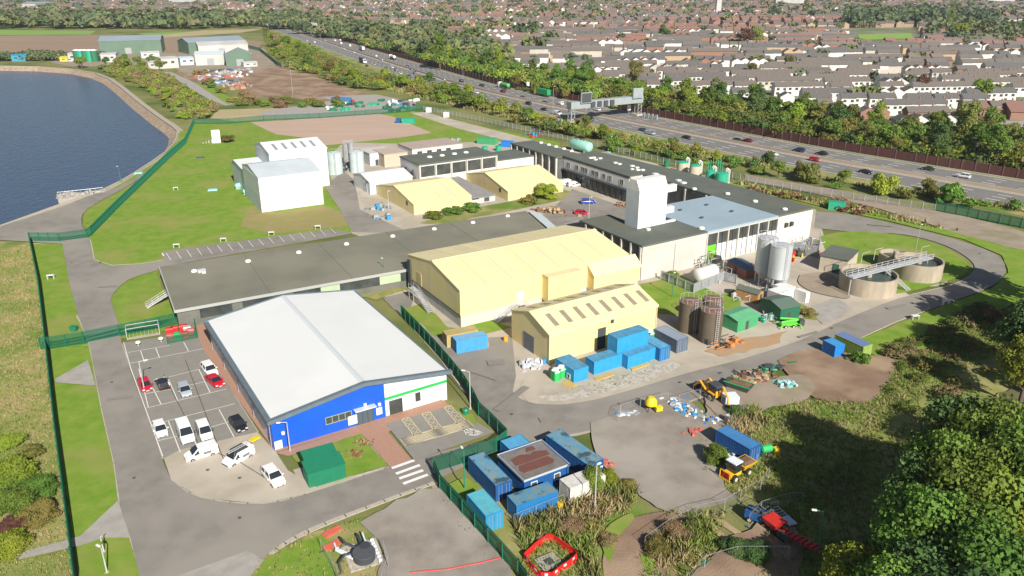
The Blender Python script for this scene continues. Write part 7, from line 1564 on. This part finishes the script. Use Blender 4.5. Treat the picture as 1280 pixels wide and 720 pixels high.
# scattered named trees and bushes
for a in ((894,578,2.0,1.5,'bush',0,'hi','green bush against the navy container'),(741,616,1.7,2.4,'bush',0,'hi','leafy green bush in front of the white container'),(762,608,1.4,1.8,'bush',2,'hi','bright lime bush behind the lamp post near the cabins'),(785,612,1.3,1.2,'bush',1,'hi','olive bush at the gravel edge right of the lime one'),
 (1075,455,1.6,1.6,'bush',0,'mid','small green bush at the end of the lime striped container'),(1062,450,1.1,1.2,'bush',1,'mid','small olive bush between the two road-side containers'),
 (683,249,4.0,1.2,'bush',2,'hi','bright green shrub at the corner of the farther small cream shed'),(660,255,3.0,1.0,'bush',1,'mid','olive shrub left of the bright green one by the cream shed'),(590,264,3.4,.8,'bush',0,'mid','low shrub in the bed behind the long roof, right part'),(566,268,3.2,.7,'bush',0,'mid','low shrub in the bed behind the long roof, middle'),(542,273,3.2,.7,'bush',0,'mid','low shrub in the bed behind the long roof, left part'),
 (455,362,2.2,.9,'bush',2,'mid','yellow-green shrub in the bed behind the white hall, left'),(470,358,2.2,1.0,'bush',1,'mid','olive shrub in the bed behind the white hall, middle'),(492,354,2.0,1.1,'bush',0,'mid','green shrub in the bed behind the white hall, right'),
 (885,328,2.0,1.9,'bush',2,'mid','lanky yellow-green shrub by the lime green door'),(840,348,2.2,.8,'bush',2,'mid','low bright shrub behind the grey palisade'),(285,178,3.4,.9,'bush',1,'mid','round olive bush beside the small white valve house'),
 (1010,395,2.0,.7,'bush',1,'mid','low scrub on the road corner by the white tanks'),(822,690,1.9,1.0,'bush',1,'hi','tall brown-green thicket at the bottom, left part'),(845,672,2.0,1.0,'bush',5,'hi','tall brown-green thicket at the bottom, middle part'),(868,668,1.9,1.0,'bush',1,'hi','tall brown-green thicket at the bottom, right part'),(920,690,1.9,1.0,'bush',3,'hi','dark thicket below the blue machine'),(943,698,2,1.0,'bush',3,'hi','dark thicket under the red conveyor'),
 (920,520,1.5,1.1,'bush',3,'hi','dark weed clump behind the white boxy bowser'),(760,680,1.5,.8,'bush',5,'hi','brown weed clump at the left of the bottom track'),(740,665,1.6,.8,'bush',1,'hi','olive weed clump below the lamp post in the tall grass'),(715,665,2,.8,'bush',5,'hi','brown weed clump right of the red barrier ring')):
    plant(*a)
# left rough field scrub
for a in ((22,600,3.6,.9,'bush',2,'hi','yellow-green scrub at the left edge, upper clump'),(45,620,3.0,.9,'bush',0,'hi','green scrub left of the fence, upper clump'),(20,640,3.4,1.0,'bush',0,'hi','green scrub at the left edge, middle clump'),(50,650,2.6,.9,'bush',1,'hi','olive scrub near the fence, lower clump'),(18,662,1.8,.9,'bush',4,'hi','purple-brown scrub at the left edge'),(12,690,3.0,.8,'bush',2,'hi','bright yellow-green scrub low on the left edge'),(8,560,2.6,.9,'bush',2,'hi','small bright scrub at the left edge above the rest'),(38,572,2.2,.7,'bush',1,'mid','small olive scrub near the fence above the rest')):
    plant(*a)
# ---- belts: individually planted trees sampled along the motorway and works
rs=random.Random(21); belt=[]
def fill(poly,n,rmin,rmax,mind,lis,kinds,grp,where,det='mid',hs=(.8,1.1)):
    xs=[p[0] for p in poly]; ys=[p[1] for p in poly]; W=[G(*p)[:2] for p in poly]; wx=[p[0] for p in W]; wy=[p[1] for p in W]; pts=[]; t=0; acc=[]
    while len(acc)<n and t<n*60:
        t+=1; x=rs.uniform(min(wx),max(wx)); y=rs.uniform(min(wy),max(wy))
        if not inpoly(x,y,W): continue
        if any((x-a)**2+(y-b)**2<mind**2 for a,b in acc): continue
        acc.append((x,y))
    acc.sort(key=lambda a:PX(*a)[0])
    for i,(x,y) in enumerate(acc):
        li=rs.choice(lis); kd=rs.choice(kinds); rad=rs.uniform(rmin,rmax); nm='bush' if kd=='bush' else 'poplar_tree' if kd=='cone' else 'broadleaf_tree'
        tree(nm,f'{LN[li]} {"bush" if kd=="bush" else "tree"}, {nth(i+1)} from the left {where}',x,y,rad,rs.uniform(*hs),kd,li,rs.randint(0,2),det,grp,'bush' if kd=='bush' else 'tree',trunk=det!='lo')
MIX=[0,0,1,1,2,3,0,5]
fill([(745,118),(800,130),(870,144),(960,166),(1040,180),(1150,198),(1300,222),(1300,180),(1200,172),(1120,168),(1040,158),(960,142),(880,132),(800,120),(760,112)],74,3.9,5.8,6.2,[0,0,1,2,3,0,0],['round','tall','round'],'trees behind the motorway noise barrier, right part','behind the barrier right of the gantry')
fill([(450,56),(500,66),(560,84),(640,104),(745,124),(760,112),(700,100),(640,92),(560,80),(500,68),(470,52)],42,4.2,6.2,8,[0,0,1,2,3,0],['round','tall','round'],'trees behind the motorway noise barrier, middle part','behind the barrier left of the gantry')
fill([(640,112),(720,128),(800,144),(900,160),(1000,178),(1140,199),(1290,222),(1290,214),(1140,192),(1000,170),(900,152),(800,137),(720,121),(640,105)],46,2.4,3.6,3.2,[0,1,2,1],['bush','round'],'bushes tight behind the noise barrier','in the hedge against the barrier')
fill([(470,108),(540,124),(620,146),(700,170),(740,180),(700,158),(640,140),(580,120),(520,104),(480,98)],30,3,5,6,[2,0,2,1,0],['round','bush'],'trees on the near embankment, left part','on the embankment left of the mast')
fill([(700,165),(780,184),(860,204),(940,220),(1060,240),(1180,256),(1180,246),(1060,228),(940,206),(860,192),(780,172),(720,158)],24,1.8,3.2,7,[1,0,2,5,1],['bush','round'],'bushes on the near embankment, right part','on the embankment right of the mast')
fill([(330,44),(372,55),(410,74),(450,96),(500,116),(440,112),(400,96),(365,86),(340,66)],44,3.4,5.6,8,[0,1,0,2,1,5],['round','bush','bush'],'trees between the far works and the motorway','in the copse beyond the far works')
fill([(128,88),(170,84),(215,100),(250,128),(272,140),(262,150),(228,150),(205,128),(175,108),(140,95)],44,2.4,4.2,7,[1,5,5,2,1,0],['bush'],'scrub between the reservoir and the access road','in the scrub by the reservoir')
fill([(240,88),(262,100),(300,118),(330,126),(400,130),(420,122),(440,138),(370,136),(300,132),(255,108)],22,2.6,4.6,7,[0,1,5],['bush'],'bushes round the far scrap yard','round the far scrap yard')
fill([(70,80),(120,84),(200,82),(210,90),(140,90),(100,86)],18,3,5,8,[0,1,0],['bush','round'],'bushes beyond the reservoir corner','beyond the reservoir corner')
for a in ((768,189,3.4,1.9,'bush',0,'mid','tall dark bushy tree standing behind the pale turquoise tank'),(797,194,3.0,1.3,'bush',2,'mid','bright bush on the embankment right of the tall dark one'),(960,206,3.4,1.5,'bush',3,'mid','dark round bush by the near carriageway above the tanks'),(1010,228,4.0,1.7,'bush',1,'mid','brown-green tree with a dark shaded side near the fence'),(1104,244,4.2,1.7,'bush',2,'mid','bright yellow-green tree in the row by the near carriageway'),(1160,246,3.0,2.0,'bush',1,'mid','thin yellowing tree in the row by the near carriageway'),(1186,256,4.4,1.6,'bush',0,'mid','bright green tree at the left end of the dense green fence'),(550,88,7,1.2,'tall',0,'mid','big green tree beyond the motorway at the left of the town'),(585,58,7,1.2,'round',0,'mid','broad green tree by the edge of the town'),
 (1150,118,5.2,1.0,'round',4,'mid','copper-leaved tree between the nearest house rows'),(1226,128,5.4,1.1,'round',2,'mid','bright tree beside the houses at the right edge'),(1224,152,3,1.0,'bush',5,'mid','orange-tinted bush beside the brick end house'),(940,100,5,1,'round',1,'mid','olive tree in the middle of the terraces'),(985,88,5,1,'round',1,'mid','olive tree right of the terraces middle'),
 (1186,42,6,1.9,'cone',0,'mid','tall poplar on the far right of the playing field'),(1278,48,7,2.0,'cone',0,'mid','tall poplar at the very right edge'),(1200,52,8,1.1,'round',2,'mid','big yellow-green tree beside the poplar'),(830,52,7,1.1,'round',3,'mid','dark evergreen among the middle terraces'),(930,62,8,1.1,'round',4,'mid','copper tree beside the tall olive group in the town'),(945,60,9,1.1,'round',1,'mid','large olive tree in the town right of the copper one')):
    plant(*a)
# ---- masses
def mass(name,pts,rads,mats_,leafn,leafs,seed,flat=1.0):
    rs_=np.random.RandomState(seed); n=len(pts); pts=np.array(pts); rads=np.array(rads)
    C=np.repeat(np.arange(n),leafn); d=rs_.normal(0,1,(len(C),3)); d/=np.linalg.norm(d,axis=1,keepdims=True); d[:,2]=np.abs(d[:,2])
    j=rs_.normal(0,.16,(n,8,3)); lob=rs_.randint(0,8,len(C)); 
    cen=np.column_stack([pts[:,0],pts[:,1],rads*.75*flat])[C]+ (rs_.normal(0,.45,(n,8,3))[C,lob]*rads[C][:,None]*np.array([1,1,.35]))
    P=cen+d*(rads[C]*.55)[:,None]*np.array([1,1,flat]); P[:,2]=np.maximum(P[:,2],.2)
    V,F=leaves(P,d,(rads[C]*leafs),rs_)
    mi=(rs_.randint(0,len(mats_),n))[C]; me=mesh_np(name,V,F,mats_,mi); o=bpy.data.objects.new(name,me); COL.objects.link(o); return tag(o,None,None,kind='stuff')
def scatter(poly,n,seed,fn=None):
    r_=np.random.RandomState(seed); W=[G(*p)[:2] for p in poly]; wx=[p[0] for p in W]; wy=[p[1] for p in W]; out=[]; t=0
    while len(out)<n and t<n*40:
        t+=1; x=r_.uniform(min(wx),max(wx)); y=r_.uniform(min(wy),max(wy))
        if inpoly(x,y,W) and (fn is None or fn(x,y)): out.append((x,y))
    return out
PIT=[(1060,37),(1150,35),(1158,60),(1060,60)]
awayroad=lambda x,y: not inpoly(*PX(x,y),PIT) and min((Vector((x,y))-c).length for c in CLW[::2])>34
def away_h(x,y): return awayroad(x,y)
FARL=[mat('far_leaf_a',(.10,.14,.055),(.125,.165,.065),scale=.05,rough=.8,trans=.15),mat('far_leaf_b',(.135,.145,.065),(.165,.17,.08),scale=.05,rough=.8,trans=.15),mat('far_leaf_c',(.065,.10,.05),(.08,.12,.055),scale=.05,rough=.8,trans=.15),mat('far_leaf_d',(.15,.185,.06),(.175,.195,.07),scale=.05,rough=.8,trans=.15)]
# garden trees inside the town
P1=scatter(TOWN,1700,1,awayroad); mass('garden_trees',P1,np.random.RandomState(2).uniform(2.2,6.0,len(P1)),FARL,90,.26,3)
P2=scatter([(-20,34),(330,30),(420,44),(470,60),(560,78),(640,78),(700,60),(660,30),(1300,30),(1300,-6),(-20,-6)],1900,4,awayroad); mass('distant_woods',P2,np.random.RandomState(5).uniform(4,9,len(P2)),FARL,40,.38,6)
P2=scatter([(-40,37),(110,36),(240,37),(330,33),(330,24),(150,22),(-40,22)],700,14,awayroad); mass('distant_woods',P2,np.random.RandomState(5).uniform(6,11,len(P2)),FARL,40,.36,6)
P2=scatter([(300,30),(450,56),(560,80),(640,92),(620,66),(560,50),(460,38),(360,20)],900,15,awayroad); mass('distant_woods',P2,np.random.RandomState(5).uniform(5,9,len(P2)),FARL,60,.3,6)
P2=scatter([(-40,77),(130,76),(130,72),(60,70),(-40,73)],120,16); mass('distant_hedge',P2,np.random.RandomState(5).uniform(2,4,len(P2)),FARL,60,.3,6)
P2=scatter([(1160,56),(1300,56),(1300,38),(1165,34)],150,17); mass('distant_woods',P2,np.random.RandomState(5).uniform(4,9,len(P2)),FARL,60,.3,6)
P2=scatter([(1060,35),(1240,32),(1240,22),(1060,20)],300,18); mass('distant_woods',P2,np.random.RandomState(5).uniform(6,12,len(P2)),[FARL[2],FARL[0]],60,.3,6)
# low scrub and tall grass
def grass(name,polys,dens,hmin,hmax,wid,mats_,seed,lean=.35):
    rs_=np.random.RandomState(seed); pts=[]
    for k,poly in enumerate(polys):
        W=[G(*p)[:2] for p in poly]; A=abs(sum(W[i-1][0]*W[i][1]-W[i][0]*W[i-1][1] for i in range(len(W))))/2; pts+=scatter(poly,int(A*dens),seed+k)
    P=np.array(pts); n=len(P); B=4
    C=np.repeat(np.arange(n),B); m=len(C); base=np.column_stack([P[C]+rs_.normal(0,.12,(m,2)),np.zeros(m)]); a=rs_.uniform(0,6.283,m); h=rs_.uniform(hmin,hmax,m)*np.repeat(.5+rs_.random(n),B)
    U=np.column_stack([np.cos(a),np.sin(a),np.zeros(m)])*(wid*.5); t=rs_.normal(0,lean,(m,2))*h[:,None]
    mid=base+np.column_stack([t*.35,h*.6]); tip=base+np.column_stack([t,h]); V=np.stack([base-U,base+U,mid+U*1.2,tip,mid-U*1.2],1).reshape(-1,3); F=np.arange(5*m).reshape(m,5)
    patch=(np.sin(P[:,0]*.35+P[:,1]*.21)+np.sin(P[:,1]*.5-P[:,0]*.13)+rs_.normal(0,.6,n)); q=np.clip(((patch+2)/4*len(mats_)).astype(int),0,len(mats_)-1)
    me=mesh_np(name,V,F,mats_,q[C]); o=bpy.data.objects.new(name,me); COL.objects.link(o); return tag(o,None,None,kind='stuff')
GB=[mat('blade_green',(.17,.27,.045),(.22,.30,.065),scale=.4,rough=.8,trans=.2,spec=.1),mat('blade_olive',(.30,.29,.10),(.35,.32,.14),scale=.4,rough=.8,trans=.2,spec=.1),mat('blade_straw',(.48,.38,.20),(.41,.33,.18),scale=.4,rough=.8,trans=.2,spec=.1),mat('blade_dark',(.16,.18,.06),(.20,.19,.08),scale=.4,rough=.8,trans=.2,spec=.1)]
grass('tall_grass',[[(905,560),(945,518),(1010,500),(1085,505),(1105,490),(1130,455),(1180,425),(1240,400),(1200,450),(1130,500),(1090,560),(1070,640),(1000,640),(950,615),(925,625),(905,610)],[(640,640),(735,590),(800,615),(790,640),(760,650),(745,690),(758,735),(640,735),(655,690)],[(830,640),(905,640),(900,690),(850,735),(800,735),(800,690)]],9,.25,.6,.08,[GB[0],GB[0],GB[1],GB[2],GB[0]],31,lean=.5)
grass('tall_grass',[[(1118,452),(1180,430),(1228,402),(1290,372),(1290,420),(1200,470),(1120,520),(1100,500)],[(960,640),(1080,560),(1150,520),(1290,500),(1290,735),(940,735)]],7,.25,.6,.08,[GB[0],GB[1],GB[0],GB[3]],35)
grass('rough_grass_blades',[[(-10,318),(36,305),(47,360),(58,440),(70,540),(82,625),(93,735),(-10,735)]],6,.2,.4,.07,[GB[2],GB[1],GB[0],GB[2]],41)
grass('weed_clumps',[[(850,535),(880,545),(895,585),(880,600),(862,565)],[(672,496),(780,470),(830,456),(838,462),(740,497)],[(440,356),(505,347),(512,362),(470,376)],[(545,604),(600,650),(640,700),(600,700),(560,640)],[(300,735),(330,695),(385,668),(450,650),(470,735)],[(985,378),(1020,388),(1028,402),(1005,400)]],2.5,.15,.45,.07,GB,51)
grass('embankment_scrub',[[(640,150),(740,168),(860,196),(960,212),(1100,238),(1290,268),(1290,262),(1120,240),(960,208),(880,190),(760,164),(640,136)],[(470,110),(640,150),(640,138),(500,98)],[(905,225),(1000,245),(1110,268),(1200,290),(1160,285),(1050,262),(940,238)]],.8,.5,1.4,.35,GB,61)
P3=scatter([(1130,455),(1180,425),(1240,395),(1290,372),(1290,440),(1200,500),(1130,540),(1090,500)],22,71); mass('bramble_scrub',P3,np.random.RandomState(5).uniform(.8,2.0,len(P3)),[LEAFG[1],LEAFG[5],LEAFG[0]],500,.10,8,flat=.7)
P3=scatter([(1105,440),(1150,420),(1230,385),(1240,396),(1180,428),(1118,452)],46,72); mass('bramble_scrub',P3,np.random.RandomState(6).uniform(.7,1.8,len(P3)),[LEAFG[1],LEAFG[5],LEAFG[3]],500,.10,8,flat=.6)
P3=scatter([(700,640),(760,600),(800,620),(780,650),(700,700),(660,680)],12,73); mass('bramble_scrub',P3,np.random.RandomState(6).uniform(.6,1.2,len(P3)),[LEAFG[1],LEAFG[5],LEAFG[0]],500,.10,8,flat=.6)
P3=scatter([(925,236),(1050,252),(1120,268),(1090,272),(1000,252),(930,242)],30,74); mass('bramble_scrub',P3,np.random.RandomState(6).uniform(.8,1.8,len(P3)),[LEAFG[1],LEAFG[5],LEAFG[4]],200,.16,8,flat=.5)

for poly,n,ra,sd,nm in (([(745,122),(800,136),(870,152),(960,170),(1040,184),(1150,200),(1300,223),(1300,186),(1200,176),(1120,172),(1040,160),(960,144),(880,134),(800,122),(760,112)],620,(2.6,4.6),81,'barrier_thicket'),
  ([(450,58),(500,68),(560,86),(640,106),(745,126),(760,112),(700,102),(640,94),(560,82),(500,66),(470,54)],480,(3,5.5),82,'barrier_thicket'),
  ([(470,108),(540,124),(620,146),(700,170),(740,178),(700,160),(640,142),(580,122),(520,106),(480,98)],90,(2,4),83,'embankment_thicket'),
  ([(700,166),(780,186),(860,206),(940,222),(1060,240),(1180,258),(1290,276),(1290,262),(1060,228),(940,208),(860,192),(780,174)],42,(1.2,2.4),84,'embankment_thicket'),
  ([(330,44),(372,55),(410,74),(450,96),(500,116),(440,112),(400,96),(365,86),(340,66)],260,(2.2,4.2),85,'copse'),
  ([(128,88),(170,84),(215,100),(250,128),(272,140),(262,150),(228,150),(205,128),(175,108),(140,95)],260,(1.2,2.8),86,'reservoir_scrub')):
    P3=scatter(poly,n,sd); lm=[LEAFG[0],LEAFG[1],LEAFG[2],LEAFG[0],LEAFG[3],LEAFG[0],LEAFG[1]] if 'scrub' not in nm else [LEAFG[1],LEAFG[5],LEAFG[2],LEAFG[1]]
    mass(nm,P3,np.random.RandomState(sd).uniform(*ra,len(P3)),lm,260,.13,sd+1)

grass('tall_weeds',[[(640,655),(700,636),(745,612),(795,615),(792,630),(750,655),(742,700),(758,735),(735,735),(722,695),(690,672),(655,690)],[(808,690),(835,668),(885,650),(892,668),(870,690),(830,715)],[(905,530),(945,510),(960,530),(920,560)]],7,.7,1.5,.10,[GB[0],GB[1],GB[3],GB[2]],91,lean=.3)
# ================================================================ camera, sky, sun
cd=bpy.data.cameras.new('camera'); cam=bpy.data.objects.new('camera',cd); COL.objects.link(cam); sc.camera=cam
cam.location=(0,0,CAMH); cam.rotation_euler=(R(90)-PITCH,0,0); cd.sensor_width=36; cd.lens=F_PX*36/1280; cd.clip_start=.5; cd.clip_end=20000
w=bpy.data.worlds.new('World'); sc.world=w; w.use_nodes=True; nt=w.node_tree
sky=nt.nodes.new('ShaderNodeTexSky'); sky.sky_type='NISHITA'; sky.sun_disc=False; sky.sun_elevation=R(33)
SUNX,SUNY=math.sin(R(25)),-math.cos(R(25)); sky.sun_rotation=math.atan2(SUNX,SUNY)
sky.altitude=100; sky.air_density=1.0; sky.dust_density=1.0; sky.ozone_density=1.0
nt.links.new(sky.outputs[0],nt.nodes['Background'].inputs[0]); nt.nodes['Background'].inputs[1].default_value=.05
sd=bpy.data.lights.new('sun','SUN'); so=bpy.data.objects.new('sun',sd); COL.objects.link(so); sd.energy=5.0; sd.angle=R(.5); sd.color=(1,.94,.845)
so.rotation_euler=Vector((-SUNX*math.cos(R(33)),-SUNY*math.cos(R(33)),-math.sin(R(33)))).to_track_quat('-Z','Y').to_euler()
vs=sc.view_settings; vs.view_transform='Standard'; vs.look='None'; vs.gamma=1; vs.use_curve_mapping=False; vs.exposure=EXPO
sc.cycles.max_bounces=5; sc.cycles.diffuse_bounces=3; sc.cycles.glossy_bounces=3; sc.cycles.transmission_bounces=2; sc.cycles.caustics_reflective=False; sc.cycles.caustics_refractive=False

m=bpy.data.materials.new('haze'); m.use_nodes=True; nt=m.node_tree; nt.nodes.remove(nt.nodes['Principled BSDF']); pv=nt.nodes.new('ShaderNodeVolumePrincipled')
pv.inputs['Color'].default_value=(.86,.92,1,1); pv.inputs['Density'].default_value=HAZE; pv.inputs['Anisotropy'].default_value=.2; nt.links.new(pv.outputs[0],nt.nodes['Material Output'].inputs['Volume'])
hz=MB().box(-6600,-400,-5,6600,9100,95).build('haze',m); hz['kind']='stuff'
sc.cycles.volume_bounces=0
